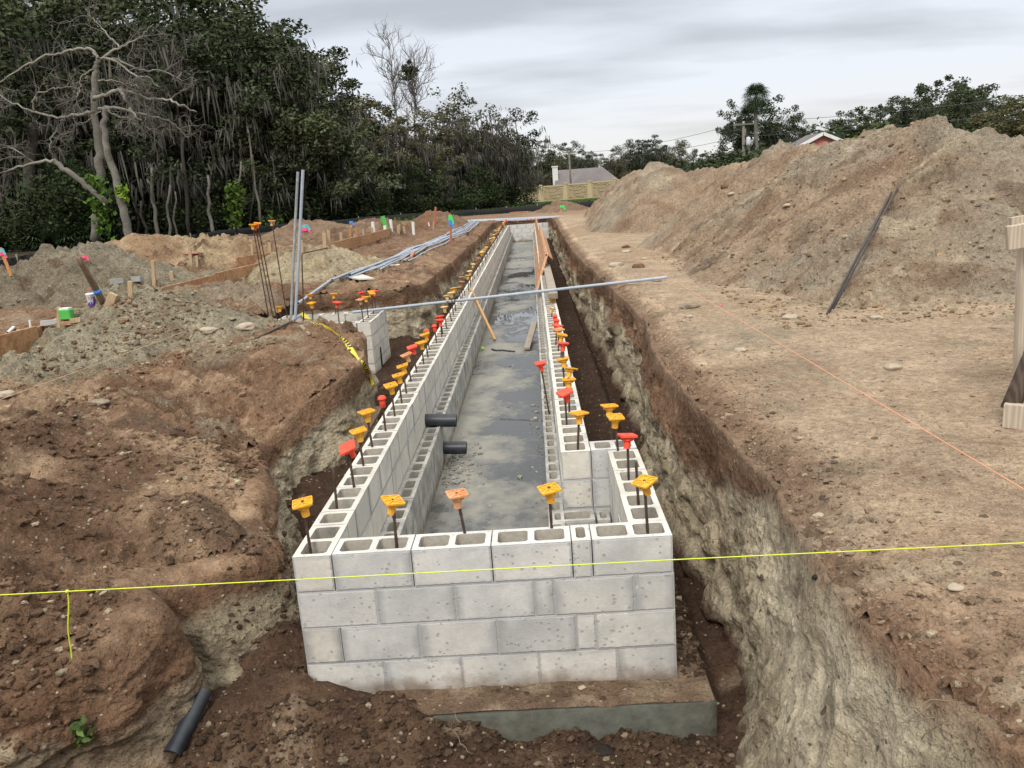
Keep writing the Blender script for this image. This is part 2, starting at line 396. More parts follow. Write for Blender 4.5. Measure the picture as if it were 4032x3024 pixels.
# strata
hd = dep[None]*np.ones_like(ss)
band = hd+0.09*fbm(ss*1.1, pz*2, o=4, s=121)+0.05*fbm(ss*5, pz*5, o=3, s=123)
xx = V[:, 0]; yy = V[:, 1]
top = ground_col(xx, yy, np.maximum(trench_sd(xx, yy), 0)).reshape(sx.shape[0], NT_, 3)
n2 = fbm(ss*2.2, pz*3.0, o=4, s=131); n4 = fbm(ss*0.8, pz*0.8, o=3, s=133); n5 = fbm(ss*5, pz*4.5, o=4, s=137)
one = np.ones(ss.shape+(1,))
brown = lerp(one*C_BROWN*1.0, one*C_RED, sstep(-0.1, 0.4, n2))
grey = lerp(one*np.array([0.355, 0.295, 0.205]), one*C_CREAM*0.78, sstep(-0.15, 0.35, n2+0.5*n4))
grey = lerp(grey, one*np.array([0.26, 0.215, 0.145]), sstep(0.12, 0.45, n4-0.4*n2)*0.6)
grey = lerp(grey, one*np.array([0.12, 0.095, 0.065]), sstep(0.22, 0.45, n5)*0.55)
c = lerp(top, brown, sstep(0.0, 0.10, hd))
split = np.where(sx < 1, 0.24, 0.32)+0.10*n4-0.04*nearl+0.55*sstep(0.45, -0.1, sy)*(sx < 1)*(0.6+1.2*n2)-0.34*sstep(1.6, -0.2, sy)*(sx > 1)
c = lerp(c, grey, sstep(split-0.05, split+0.08, band))
mk = sstep(0.42, 0.12, sy)*(sx < 1)*np.clip(0.80+0.9*n2, 0, 1); c = lerp(c, lerp(one*C_BROWN*1.15, one*C_RED*0.9, sstep(-.1, .3, n5)), mk*sstep(0.05, 0.15, hd)*0.85)
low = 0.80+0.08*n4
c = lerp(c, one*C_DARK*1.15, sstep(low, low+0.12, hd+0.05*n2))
nr, nt = ss.shape; idx = np.arange(nr*nt).reshape(nr, nt)
F = np.stack([idx[:-1, :-1], idx[1:, :-1], idx[1:, 1:], idx[:-1, 1:]], -1).reshape(-1, 4)
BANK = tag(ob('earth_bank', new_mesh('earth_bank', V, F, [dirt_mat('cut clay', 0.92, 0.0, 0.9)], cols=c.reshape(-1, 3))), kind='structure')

# trench floor
XS = axis([(-3.8, -1.5, 0.06, 0.03), (-1.5, 0.05, 0.02, 0.02), (0.05, 1.95, 0.03, 0.03), (1.95, 3.0, 0.02, 0.03)])
YS = axis([(-2.9, 2.0, 0.02, 0.02), (2.0, 11, 0.03, 0.05), (11, 39.6, 0.08, 0.16)])
gx, gy = np.meshgrid(XS, YS); sh = gx.shape; x = gx.ravel(); y = gy.ravel(); d = trench_sd(x, y)
def floor_z(x, y, d):
    z = -1.0+0.035*fbm(x*1.3, y*1.3, o=3, s=141)+0.04*fbm(x*3.7, y*3.7, o=4, s=143, bil=True)+0.016*fbm(x*15, y*15, o=3, s=147, bil=True)
    z = z+0.035*cells(x*7, y*7, 155)+0.022*cells(x*17, y*17, 156)+0.13*np.exp(-np.maximum(-d, 0)/0.13)
    out = np.maximum(sstep(0.0, -0.06, x), sstep(2.2, 2.06, x)*np.maximum(sstep(1.95, 2.0, x), sstep(1.64, 1.70, x)*sstep(1.6, 1.68, y)))
    z = z+0.215*sstep(-0.02, 0.35, y)*out
    heap = sstep(0.95, 0.35, x+0.25*fbm(x*3, y*3, o=2, s=148))*np.exp(-((y+0.16)/0.30)**2)*0.235*sstep(-1.0, -0.2, x)+np.exp(-((x+0.25)/0.35)**2-((y-0.25)/0.6)**2)*0.14*sstep(0.06, 0.0, x)
    heap = heap+np.exp(-((x-0.06)/0.16)**2-((y+0.06)/0.12)**2)*0.07
    z = z+heap*(1+0.25*fbm(x*5, y*5, o=3, s=149))
    z = z+0.06*np.exp(-((x-0.9)/0.5)**2-((y+0.62)/0.2)**2)
    z = z+0.125*np.exp(-((x-0.85)/0.85)**2-((y+0.38)/0.2)**2)*(1+0.8*fbm(x*3, y*3, o=2, s=145))
    return z
z = floor_z(x, y, d)
n1 = fbm(x*1.1, y*1.1, o=4, s=151); n2 = fbm(x*4, y*4, o=4, s=153)
one = np.ones((len(x), 1))
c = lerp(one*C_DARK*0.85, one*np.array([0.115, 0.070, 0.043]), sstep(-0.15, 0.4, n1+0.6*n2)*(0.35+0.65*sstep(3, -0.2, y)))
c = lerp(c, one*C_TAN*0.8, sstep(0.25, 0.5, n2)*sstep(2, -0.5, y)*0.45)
c = lerp(c, one*C_DARK*0.62, sstep(0.3, 1.2, y)*np.where(x > 1.5, 0.92, 0.7))  # shadow in the corridors beside the walls, painted into the floor colour
V = np.stack([x, y, z], 1); ny, nx = sh; idx = np.arange(ny*nx).reshape(ny, nx)
F = np.stack([idx[:-1, :-1], idx[:-1, 1:], idx[1:, 1:], idx[1:, :-1]], -1).reshape(-1, 4); F = F[d[F].min(1) < 0.25]
used = np.zeros(len(V), bool); used[F.ravel()] = True; rm = np.cumsum(used)-1
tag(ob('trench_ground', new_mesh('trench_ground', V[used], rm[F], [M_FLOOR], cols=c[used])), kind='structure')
# ------------------------------------------------------------------ spoil heaps
def heap_mesh(name, hfun, x0, x1, y0, y1, step, colf, base=-0.12, warp=0.0, sx=None):
    xs = np.arange(x0, x1, step); ys = np.arange(y0, y1, step if np.isscalar(step) else step)
    if sx is not None: xs, ys = sx
    gx, gy = np.meshgrid(xs, ys); x = gx.ravel(); y = gy.ravel()
    h = hfun(x, y); gz = g_ground(x, y)
    V = np.stack([x, y, gz+h], 1)
    ny, nx = gx.shape; idx = np.arange(ny*nx).reshape(ny, nx)
    F = np.stack([idx[:-1, :-1], idx[:-1, 1:], idx[1:, 1:], idx[1:, :-1]], -1).reshape(-1, 4)
    F = F[h[F].max(1) > base]
    used = np.zeros(len(V), bool); used[F.ravel()] = True; rm = np.cumsum(used)-1
    return new_mesh(name, V[used], rm[F], [M_PILE], cols=colf(x, y, h, V[:, 2])[used])
def clods(x, y, k, s):
    mc = np.clip(sstep(-0.3, 0.3, fbm(x*0.9, y*0.9, o=3, s=s+2)), 0.25, 1)
    return k*(0.06*fbm(x*1.9, y*1.9, o=3, s=s, bil=True)+0.035*fbm(x*5, y*5, o=4, s=s+5, bil=True)+mc*(0.15*cells(x*3.3, y*3.3, s+6)+0.075*cells(x*8, y*8, s+7)+0.035*cells(x*20, y*20, s+8))-0.03)
def cone(cx, cy, rx, ry, rot, h, s, flat=0.0, k=1.0, extra=()):
    cr, sr = math.cos(rot), math.sin(rot)
    def f(x, y):
        r = None
        for (ex, ey, rrx, rry, hh) in ((0, 0, rx, ry, h),)+tuple(extra):
            dx = x-cx-ex; dy = y-cy-ey; u = (dx*cr+dy*sr)/rrx; v = (-dx*sr+dy*cr)/rry
            rr = np.sqrt(u*u+v*v)*(1+0.20*fbm(x*0.9, y*0.9, o=3, s=s))
            q = hh*(1.06-rr)
            q = np.minimum(q, hh*(0.98-flat)-0.1*q*0)-0.10*hh*np.exp(-(rr/0.22)**2)
            r = q if r is None else np.maximum(r, q)
        return np.where(r > -0.3, r+clods(x, y, k, s)*sstep(-0.15, 0.12, r), r)
    return f
def heap_col(c1, c2, c3, s, sc=1.0):
    c1, c2, c3 = map(np.array, (c1, c2, c3))
    def f(x, y, h, z):
        n1 = fbm(x*0.7*sc, y*0.7*sc, o=4, s=s); n2 = fbm(x*2.7*sc+z, y*2.7*sc, o=4, s=s+3)
        one = np.ones((len(x), 1))
        c = lerp(one*c1, one*c2, sstep(-0.2, 0.3, n1+0.4*n2)); c = lerp(c, one*c3, sstep(0.12, 0.42, n2-0.3*n1)*0.8)
        dn = sstep(0.10, -0.05, h)
        return lerp(c, ground_col(x, y, np.full(x.shape, 1.0)), dn*0.7)
    return f
def heap(hf, box, step, colf, label, cat='dirt heap', group=None, loc=None):
    me = heap_mesh('dirt_heap', hf, *box, step, colf)
    cx, cy = (box[0]+box[1])/2, (box[2]+box[3])/2
    return solo('dirt_heap', me, (cx, cy, 0.2), label, cat, group)

# the long high heap beside the trench
CR1 = np.array([(7.6, 20.0, 1.45), (7.2, 17.6, 2.02), (6.8, 14.8, 2.20), (6.9, 12.6, 2.10), (6.8, 10.2, 2.02), (6.8, 9.4, 2.28), (6.8, 8.5, 2.22), (6.8, 7.7, 1.92), (6.95, 7.1, 2.07), (7.05, 6.5, 1.74), (8.2, 6.6, 1.62), (9.6, 7.0, 1.5)])
CR2 = np.array([(5.4, 47, 0.7), (5.4, 37, 1.3), (5.5, 30, 1.85), (5.5, 24.5, 2.15), (5.4, 22.0, 1.95), (5.5, 20.8, 1.7), (5.6, 17.6, 1.92), (5.7, 15.6, 1.85)])
def ridge(P, slope, s, wl=0.55):
    def f(x, y):
        best = np.full(x.shape, -9.0)
        wx = x+0.35*fbm(x*0.6, y*0.6, o=3, s=s); wy = y+0.35*fbm(x*0.6+9, y*0.6, o=3, s=s+2)
        for i in range(len(P)-1):
            a = P[i]; b = P[i+1]; e = b[:2]-a[:2]; t = np.clip(((wx-a[0])*e[0]+(wy-a[1])*e[1])/(e@e), 0, 1)
            dd = np.sqrt((wx-a[0]-t*e[0])**2+(wy-a[1]-t*e[1])**2); zz = a[2]+(b[2]-a[2])*t-0.25
            q = zz-slope*np.maximum(0, np.sqrt(dd*dd+0.09)-0.3)
            best = np.maximum(best, q)
        st = fbm((y+0.55*x)*1.1, x*0.35, o=5, s=s+5, bil=True)*0.20
        r = best+st*sstep(0.0, 0.6, best)
        return np.where(r > -0.5, r+clods(x, y, 1.15, s+7)*sstep(-0.2, 0.25, r), r)
    return f
R1 = ridge(CR1, 0.70, 301); R2 = ridge(np.vstack([CR2[:5], [(6.6, 21.8, 1.80), (7.4, 20.5, 1.95)]]), 0.92, 331)
def pile_col(x, y, h, z):
    n1 = fbm(x*0.45+0.3*z, y*0.45, o=4, s=351); n2 = fbm(x*1.6, y*1.6+z, o=4, s=353); n3 = fbm((y+0.5*x)*2.2, x*0.5+z*0.6, o=4, s=357)
    one = np.ones((len(x), 1))
    c = lerp(one*np.array([0.34, 0.248, 0.168]), one*np.array([0.32, 0.265, 0.195]), sstep(-0.12, 0.22, n1))
    c = lerp(c, one*np.array([0.235, 0.155, 0.10]), sstep(0.02, 0.32, n3-0.4*n1)*0.8)
    c = lerp(c, one*np.array([0.46, 0.38, 0.265]), sstep(0.2, 0.45, n2+0.2*n3)*0.7)
    c = lerp(c, one*np.array([0.125, 0.09, 0.06]), sstep(0.3, 0.5, n2*0.6-n3*0.6)*0.7)
    return lerp(c, ground_col(x, y, np.full(x.shape, 1.0)), sstep(0.08, -0.05, h)*0.7)
xs = axis([(3.2, 7.3, 0.03, 0.03), (7.3, 13, 0.06, 0.2)]); ys = axis([(3.3, 8, 0.025, 0.035), (8, 14, 0.035, 0.06), (14, 24, 0.07, 0.1)])
me = heap_mesh('dirt_heap', R1, 0, 0, 0, 0, 1, pile_col, sx=(xs, ys))
solo('dirt_heap', me, (6.8, 10, 0.2), 'biggest heap of tan sand with reinforcing rods lying on its slope', 'dirt heap', 'heaps of dug sand')
xs = axis([(2.9, 9, 0.06, 0.08)]); ys = axis([(17, 45, 0.07, 0.2)])
me = heap_mesh('dirt_heap', R2, 0, 0, 0, 0, 1, pile_col, sx=(xs, ys))
solo('dirt_heap', me, (5.5, 26, 0.2), 'tan sand heap beside the trench end, in front of the sand coloured panel wall', 'dirt heap', 'heaps of dug sand')
GRP = 'heaps of dug sand'
heap(cone(-8.0, 12.9, 2.3, 2.2, 0.1, 1.10, 401, 0.12, 1.5, extra=((1.1, -0.7, 2.1, 1.5, 0.62), (-1.9, -0.5, 2.0, 1.8, 0.62))), (-13, -4.5, 9.3, 16.3), 0.05,
     heap_col((0.215, 0.18, 0.125), (0.27, 0.235, 0.17), (0.15, 0.10, 0.065), 403), 'rough grey soil heap behind the plank form and the drink cup', group=GRP)
heap(cone(-9.3, 19.2, 3.0, 2.6, 0.0, 1.12, 411, 0.05, 1.7, extra=((2.0, -0.4, 2.2, 2.0, 0.80), (3.6, -0.6, 1.7, 1.8, 0.45))), (-13.2, -3.4, 15.6, 22.6), 0.07,
     heap_col((0.42, 0.31, 0.19), (0.30, 0.195, 0.115), (0.13, 0.075, 0.045), 413), 'tan sand heap with brown streaks in front of the palmettos', group=GRP)
heap(cone(-3.9, 6.9, 1.25, 1.75, 0.2, 0.60, 421, 0.05, 0.9, extra=((0.35, -1.7, 0.9, 1.6, 0.24), (0.9, -0.3, 1.0, 1.1, 0.36))), (-6.6, -1.6, 2.9, 9.0), 0.026,
     heap_col((0.30, 0.262, 0.185), (0.345, 0.30, 0.21), (0.24, 0.19, 0.125), 423, 1.4), 'low grey green heap of crumbly soil along the plank form', group=GRP)
heap(cone(-4.15, 10.1, 1.05, 1.1, 0.2, 0.40, 431, 0.1, 0.8), (-5.8, -2.8, 8.5, 11.7), 0.03,
     heap_col((0.24, 0.165, 0.105), (0.30, 0.235, 0.165), (0.14, 0.085, 0.055), 433), 'low brown soil heap by the tall capped rods', group=GRP)
heap(cone(-3.55, 14.4, 1.5, 2.4, 0.15, 0.66, 441, 0.05, 1.3), (-6.0, -1.4, 11.2, 17.8), 0.04,
     heap_col((0.37, 0.29, 0.18), (0.42, 0.35, 0.235), (0.26, 0.185, 0.115), 443), 'pale sand heap behind the grey pipes standing in the block vault', group=GRP)
heap(cone(-6.9, 27.6, 2.8, 2.6, 0.0, 1.02, 451, 0.1, extra=((1.9, 0.6, 1.7, 2.0, 0.85),)), (-10.8, -2.6, 23.6, 31.6), 0.09,
     heap_col((0.20, 0.125, 0.08), (0.25, 0.17, 0.11), (0.13, 0.075, 0.048), 453), 'dark brown soil heap beyond the long plank form', group=GRP)
heap(cone(-10.2, 27.5, 2.4, 2.0, 0.2, 0.55, 461, 0.1, extra=((2.2, -0.5, 1.4, 1.4, 0.5),)), (-14, -5.4, 24, 31), 0.09,
     heap_col((0.25, 0.165, 0.105), (0.29, 0.21, 0.14), (0.17, 0.105, 0.065), 463), 'low brown soil heap beside the dark wood edge', group=GRP)
heap(cone(-3.25, 35.6, 1.5, 1.7, 0.0, 0.80, 471, 0.05), (-5.4, -1.2, 33, 38.2), 0.08,
     heap_col((0.20, 0.12, 0.075), (0.16, 0.095, 0.06), (0.25, 0.17, 0.11), 473), 'rounded brown soil heap at the end of the white pipe stubs', group=GRP)
heap(cone(3.1, 45.0, 1.7, 1.5, 0.0, 0.62, 481, 0.0), (1.0, 5.4, 42.6, 47.4), 0.09,
     heap_col((0.22, 0.145, 0.095), (0.26, 0.18, 0.12), (0.17, 0.11, 0.07), 483), 'small brown soil heap against the black silt fence', group=GRP)

# ------------------------------------------------------------------ world, sun
w = bpy.data.worlds.new('World'); SC.world = w; w.use_nodes = True
t = NT(w); t.n.clear()
sky = t.new('ShaderNodeTexSky'); sky.sky_type = 'NISHITA'; sky.sun_disc = False
SUN_EL, SUN_AZ = 46.0, -165.0                    # degrees; azimuth from +Y towards +X
sky.sun_elevation = math.radians(SUN_EL); sky.sun_rotation = math.radians(SUN_AZ); sky.air_density = 1.0; sky.dust_density = 2.0
tc = t.new('ShaderNodeTexCoord').outputs['Generated']
sp = t.new('ShaderNodeSeparateXYZ'); t.set(sp.inputs[0], tc)
zz = t.math('ADD', t.math('MAXIMUM', sp.outputs[2], 0.0), 0.16)
cx = t.new('ShaderNodeCombineXYZ'); t.set(cx.inputs[0], t.math('DIVIDE', sp.outputs[0], zz)); t.set(cx.inputs[1], t.math('DIVIDE', sp.outputs[1], zz))
mp = t.new('ShaderNodeMapping'); t.set(mp.inputs['Vector'], cx.outputs[0]); mp.inputs['Rotation'].default_value = (0, 0, 0.25); mp.inputs['Scale'].default_value = (0.55, 1.25, 1); mp.inputs['Location'].default_value = (0.35, 0.1, 0)
n1 = t.noise(mp.outputs[0], 1.15, 6, 0.5); 
cl = t.ramp(t.math('ADD', n1, t.mapr(sp.outputs[2], 0.05, 0.25, -0.10, 0.08)), 0.40, 0.60)
ze = t.mapr(sp.outputs[2], 0.0, 0.42, 0.0, 1.0)
base = t.mix(ze, (8.6, 8.9, 9.4, 1), (5.7, 6.35, 7.4, 1))
dark = t.mix(ze, (6.2, 6.4, 6.8, 1), (3.5, 3.85, 4.45, 1))
cloud = t.mix(cl, base, dark)
cloud = t.mix(t.math('MULTIPLY', t.ramp(sp.outputs[2], 0.02, 0.10, (1, 1, 1, 1), (0, 0, 0, 1)), 0.6), cloud, (7.9, 7.6, 7.0, 1))
vs_ = t.new('ShaderNodeVectorMath'); vs_.operation = 'SCALE'; t.set(vs_.inputs[0], t.mix(t.mapr(sp.outputs[2], .3, .8, 0, 1), t.mix(0.93, sky.outputs[0], cloud), (5.6, 5.6, 5.4, 1))); t.set(vs_.inputs['Scale'], t.mapr(sp.outputs[2], .28, .80, 0.80, 2.3)); final = vs_.outputs[0]   # an overcast sky is brightest overhead
bg = t.new('ShaderNodeBackground'); t.set(bg.inputs[0], final); bg.inputs[1].default_value = 0.10
out = t.new('ShaderNodeOutputWorld'); t.l.new(bg.outputs[0], out.inputs[0])
sun = bpy.data.lights.new('sun', 'SUN'); sun.energy = 1.5; sun.angle = math.radians(18); sun.color = (1.0, 0.95, 0.88)
so = bpy.data.objects.new('sun', sun); COL.objects.link(so)
so.rotation_euler = (math.radians(90-SUN_EL), 0, math.radians(180-SUN_AZ)); so.location = (0, 0, 20)
SC.view_settings.view_transform = 'Standard'; SC.view_settings.look = 'None'; SC.view_settings.exposure = 0.50; SC.view_settings.gamma = 1
SC.render.engine = 'CYCLES'; SC.cycles.max_bounces = 5; SC.cycles.diffuse_bounces = 3; SC.cycles.transparent_max_bounces = 6
# ------------------------------------------------------------------ block work
def block_mat(name, c1, c2, mort=(0.46, 0.46, 0.455), smear=0.5, dirty=0.0):
    m, t, b = base_mat(name)
    uv = t.new('ShaderNodeUVMap'); uv.uv_map = 'UVMap'; szn = t.new('ShaderNodeUVMap'); szn.uv_map = 'SZ'; rn = t.new('ShaderNodeUVMap'); rn.uv_map = 'RND'
    p = geo_pos(t)
    s1 = t.new('ShaderNodeSeparateXYZ'); t.set(s1.inputs[0], uv.outputs[0]); s2 = t.new('ShaderNodeSeparateXYZ'); t.set(s2.inputs[0], szn.outputs[0])
    s3 = t.new('ShaderNodeSeparateXYZ'); t.set(s3.inputs[0], rn.outputs[0])
    ex = t.math('MINIMUM', s1.outputs[0], t.math('SUBTRACT', s2.outputs[0], s1.outputs[0]))
    ey = t.math('MINIMUM', s1.outputs[1], t.math('SUBTRACT', s2.outputs[1], s1.outputs[1]))
    nf = t.noise(p, 45, 4, 0.6); nm = t.noise(p, 7, 4, 0.6); nl = t.noise(p, 1.7, 4, 0.6)
    e = t.math('ADD', t.math('MINIMUM', ex, ey), t.math('MULTIPLY', t.math('SUBTRACT', nf, 0.5), 0.014))
    j = t.mapr(e, 0.004, 0.0105, 1.0, 0.0)
    # wet mortar smeared past the head joints
    sm = t.math('ADD', ex, t.math('MULTIPLY', t.math('SUBTRACT', nm, 0.5), 0.09))
    smv = t.math('MULTIPLY', t.mapr(sm, 0.004, 0.052, 1.0, 0.0), t.math('GREATER_THAN', t.math('ADD', s3.outputs[1], t.math('SUBTRACT', nl, 0.5)), 1.0-smear))
    sm2 = t.math('ADD', ey, t.math('MULTIPLY', t.math('SUBTRACT', nm, 0.5), 0.06))
    smh = t.math('MULTIPLY', t.mapr(sm2, 0.0, 0.028, 0.85, 0.0), t.math('GREATER_THAN', t.math('ADD', nl, t.math('MULTIPLY', s3.outputs[0], 0.3)), 0.62))
    tone = t.mapr(s3.outputs[0], 0, 1, 0.93, 1.06)
    cc = t.mix(t.math('ADD', t.mapr(nl, 0.38, 0.62, 0.0, 0.75), t.math('MULTIPLY', t.math('SUBTRACT', s3.outputs[1], 0.5), 0.35), True), rgb(c1), rgb(c2))
    f = t.math('MULTIPLY', tone, t.math('MULTIPLY', t.mapr(nf, 0.25, 0.75, 0.93, 1.07), t.mapr(nm, 0.25, 0.75, 0.90, 1.08)))
    vm = t.new('ShaderNodeVectorMath'); vm.operation = 'SCALE'; t.set(vm.inputs[0], cc); t.set(vm.inputs['Scale'], f)
    col = vm.outputs[0]
    # splash spots and pits
    v = t.new('ShaderNodeTexVoronoi'); t.set(v.inputs['Vector'], p); v.inputs['Scale'].default_value = 48
    sep = t.new('ShaderNodeSeparateColor'); t.set(sep.inputs[0], v.outputs['Color'])
    rad = t.math('MULTIPLY', sep.outputs[1], 0.42)
    zone = t.mapr(t.noise(p, 2.6, 3), 0.40, 0.62, 0.93, 0.40)
    pit = t.math('MULTIPLY', t.math('GREATER_THAN', sep.outputs[0], zone), t.mapr(t.math('SUBTRACT', v.outputs['Distance'], rad), -0.06, 0.03, 1.0, 0.0))
    blot = t.ramp(t.noise(p, 3.3, 6, 0.62), 0.46, 0.66); col = t.mix(t.math('MULTIPLY', blot, 0.5), col, (0.40, 0.40, 0.385, 1))
    col = t.mix(t.math('MULTIPLY', pit, 0.42), col, (0.24, 0.235, 0.22, 1))
    col = t.mix(t.math('MULTIPLY', smv, 0.85), col, rgb(np.array(mort)*0.80)); col = t.mix(smh, col, rgb(np.array(mort)*1.05))
    col = t.mix(t.math('MULTIPLY', j, 0.8), col, rgb(np.array(mort)*0.95))
    if dirty:
        g = t.ramp(t.noise(p, 5, 6, 0.7), 0.40, 0.62); col = t.mix(t.math('MULTIPLY', g, dirty), col, (0.20, 0.19, 0.175, 1))
    # soil splashed on the lowest course
    sz = t.new('ShaderNodeSeparateXYZ'); t.set(sz.inputs[0], p)
    sl = t.math('MULTIPLY', t.mapr(t.math('ADD', sz.outputs[2], t.math('MULTIPLY', t.math('SUBTRACT', nm, 0.5), 0.22)), -0.80, -0.70, 1.0, 0.0), 0.8)
    col = t.mix(sl, col, (0.20, 0.145, 0.10, 1))
    t.set(b.inputs['Base Color'], col); b.inputs['Roughness'].default_value = 0.93; b.inputs['Specular IOR Level'].default_value = 0.15
    hb = t.bump(t.noise(p, 160, 3, 0.7), 0.004, 0.6)
    hb = t.bump(t.math('ADD', t.math('MULTIPLY', j, -1.0), t.math('MULTIPLY', pit, -0.5)), 0.004, 0.8, hb)
    hb = t.bump(nm, 0.012, 0.4, hb)
    t.set(b.inputs['Normal'], hb)
    return m
M_BLOCK = block_mat('concrete block', (0.67, 0.645, 0.595), (0.54, 0.54, 0.53), smear=0.78)
M_BLOCKIN = block_mat('clean concrete block', (0.70, 0.65, 0.555), (0.60, 0.575, 0.52), mort=(0.40, 0.395, 0.385), smear=0.25)
M_LEDGE = block_mat('mortar stained block', (0.56, 0.535, 0.48), (0.44, 0.43, 0.41), smear=0.5, dirty=0.75)
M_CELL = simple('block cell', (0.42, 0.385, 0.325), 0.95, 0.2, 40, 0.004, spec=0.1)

class Blocks:
    def __init__(s): s.v = []; s.f = []; s.uv = []; s.sz = []; s.rn = []; s.m = []
    def poly(s, P, uv, sz, rn, m=0):
        n = len(s.v); s.v += [tuple(p) for p in P]; s.f.append(tuple(range(n, n+len(P))))
        s.uv += uv; s.sz += [sz]*len(P); s.rn += [rn]*len(P); s.m.append(m)
    def block(s, o, ud, L, T, H, hollow=False, cell=0.40, bottom=False, gap=0.0):
        """o lower corner, ud unit direction of length, thickness to the other side; z up."""
        o = np.asarray(o, float); ud = np.asarray(ud, float); td = np.array([-ud[1], ud[0], 0.0]); zd = np.array([0, 0, 1.0])
        rn = (random.random(), random.random())
        o = o+ud*gap/2; L = L-gap
        j = [random.uniform(-0.0022, 0.0022) for _ in range(2)]
        o = o+td*j[0]
        P = lambda a, b, c: o+ud*a+td*b+zd*c
        ht = H+(random.uniform(-0.003, 0.003) if hollow else 0)
        for (a, b, dirn, ln) in ((P(0, 0, 0), P(L, 0, 0), 0, L), (P(L, T, 0), P(0, T, 0), 0, L), (P(L, 0, 0), P(L, T, 0), 1, T), (P(0, T, 0), P(0, 0, 0), 1, T)):
            s.poly([a, b, b+zd*ht, a+zd*ht], [(0, 0), (ln, 0), (ln, ht), (0, ht)], (ln, ht), rn)
        if not hollow:
            s.poly([P(0, 0, ht), P(L, 0, ht), P(L, T, ht), P(0, T, ht)], [(0.05, 0.05)]*4, (0.4, 0.4), rn); return
        nc = 2 if L > 0.3 else 1
        w = L/nc
        for k in range(nc):
            x0, x1 = k*w, (k+1)*w
            ml = min(0.029, L*.25) if k == 0 else 0.017; mr = min(0.029, L*.25) if k == nc-1 else 0.017
            a0, a1, b0, b1 = x0+ml, x1-mr, min(0.031, T*.22), T-min(0.031, T*.22)
            ch = min(0.013, (a1-a0)*0.25)
            G = [(a0+ch, b0), (a1-ch, b0), (a1, b0+ch), (a1, b1-ch), (a1-ch, b1), (a0+ch, b1), (a0, b1-ch), (a0, b0+ch)]
            B = [(a0+ch, 0), (a1-ch, 0), (x1, b0+ch), (x1, b1-ch), (a1-ch, T), (a0+ch, T), (x0, b1-ch), (x0, b0+ch)]
            CN = {1: (x1, 0), 3: (x1, T), 5: (x0, T), 7: (x0, 0)}
            for i in range(8):
                q = (i+1) % 8
                pl = [B[i]]+([CN[i]] if i in CN else [])+[B[q], G[q], G[i]]
                s.poly([P(c[0], c[1], ht) for c in pl], [(0.06, 0.06)]*len(pl), (0.4, 0.4), rn)
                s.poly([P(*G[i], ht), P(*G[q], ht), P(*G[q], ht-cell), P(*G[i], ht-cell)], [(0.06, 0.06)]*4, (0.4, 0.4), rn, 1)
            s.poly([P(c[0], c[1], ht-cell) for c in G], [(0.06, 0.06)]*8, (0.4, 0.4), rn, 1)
    def run(s, o, ud, T, rows, ztop, H=0.2032, cell=0.40, open_joint=0.006):
        for r, lens in enumerate(rows):
            off = 0.0
            if isinstance(lens, tuple): off, lens = lens
            a = off
            for L in lens:
                s.block(np.array(o)+np.array(ud)*a+np.array([0, 0, ztop-(r+1)*H]), ud, L, T, H, hollow=(r == 0), cell=cell, gap=open_joint if r == 0 else 0.0)
                a += L
    def mesh(s, name, mats):
        me = bpy.data.meshes.new(name); me.from_pydata([tuple(map(float, p)) for p in s.v], [], s.f)
        for q in mats: me.materials.append(q)
        me.polygons.foreach_set('material_index', s.m)
        for nm, dat in (('UVMap', s.uv), ('SZ', s.sz), ('RND', s.rn)):
            l = me.uv_layers.new(name=nm); l.data.foreach_set('uv', np.array(dat, np.float32).ravel())
        me.update(); return me
def fill(total, first=None, L=0.4064):
    out = [] if first is None else [first]
    while sum(out) < total-1e-6: out.append(min(L, total-sum(out)))
    if len(out) > 1 and out[-1] < 0.09: q = out.pop(); out[-1] += q
    return out
IN = 0.0254; W = 76*IN; YE = 37.4; T8 = 0.198
X_, Y_ = np.array([1.0, 0, 0]), np.array([0, 1.0, 0])
FND = empty('block_foundation', (0.96, 0, -1.0), 'long narrow foundation of pale hollow concrete blocks with a jogged corner, standing in the trench', 'foundation')
B = Blocks()
B.run((0, 0, 0), X_, T8, [(8*IN, [x*IN for x in (16, 16, 16, 4, 16)]), [x*IN for x in (16, 16, 16, 4, 16, 8)], (8*IN, [x*IN for x in (16, 16, 16, 4, 16)]), [x*IN for x in (16, 16, 16, 16, 12)]], 0.0)
part('block_wall', B.mesh('front_run', [M_BLOCK, M_CELL]), FND)
# left long wall: direction -Y so thickness grows towards +X
def yrun(mats, x0, y0, y1, rows, ztop, T=T8, cell=0.40, name='wall', op=0.006):
    b = Blocks(); b.run((x0+T, y0, 0), Y_, T, rows, ztop, cell=cell, open_joint=op); return b.mesh(name, mats)
Ll = YE
part('block_wall', yrun([M_BLOCKIN, M_CELL], 0, 0, 0, [[.4064, .2032]+fill(Ll-.6096), (.2005, fill(Ll-.2005, .2032+.2)), [.4064, .2032+.2032]+fill(Ll-.8128), (.2005, fill(Ll-.2005, .2032))], 0.0), FND)
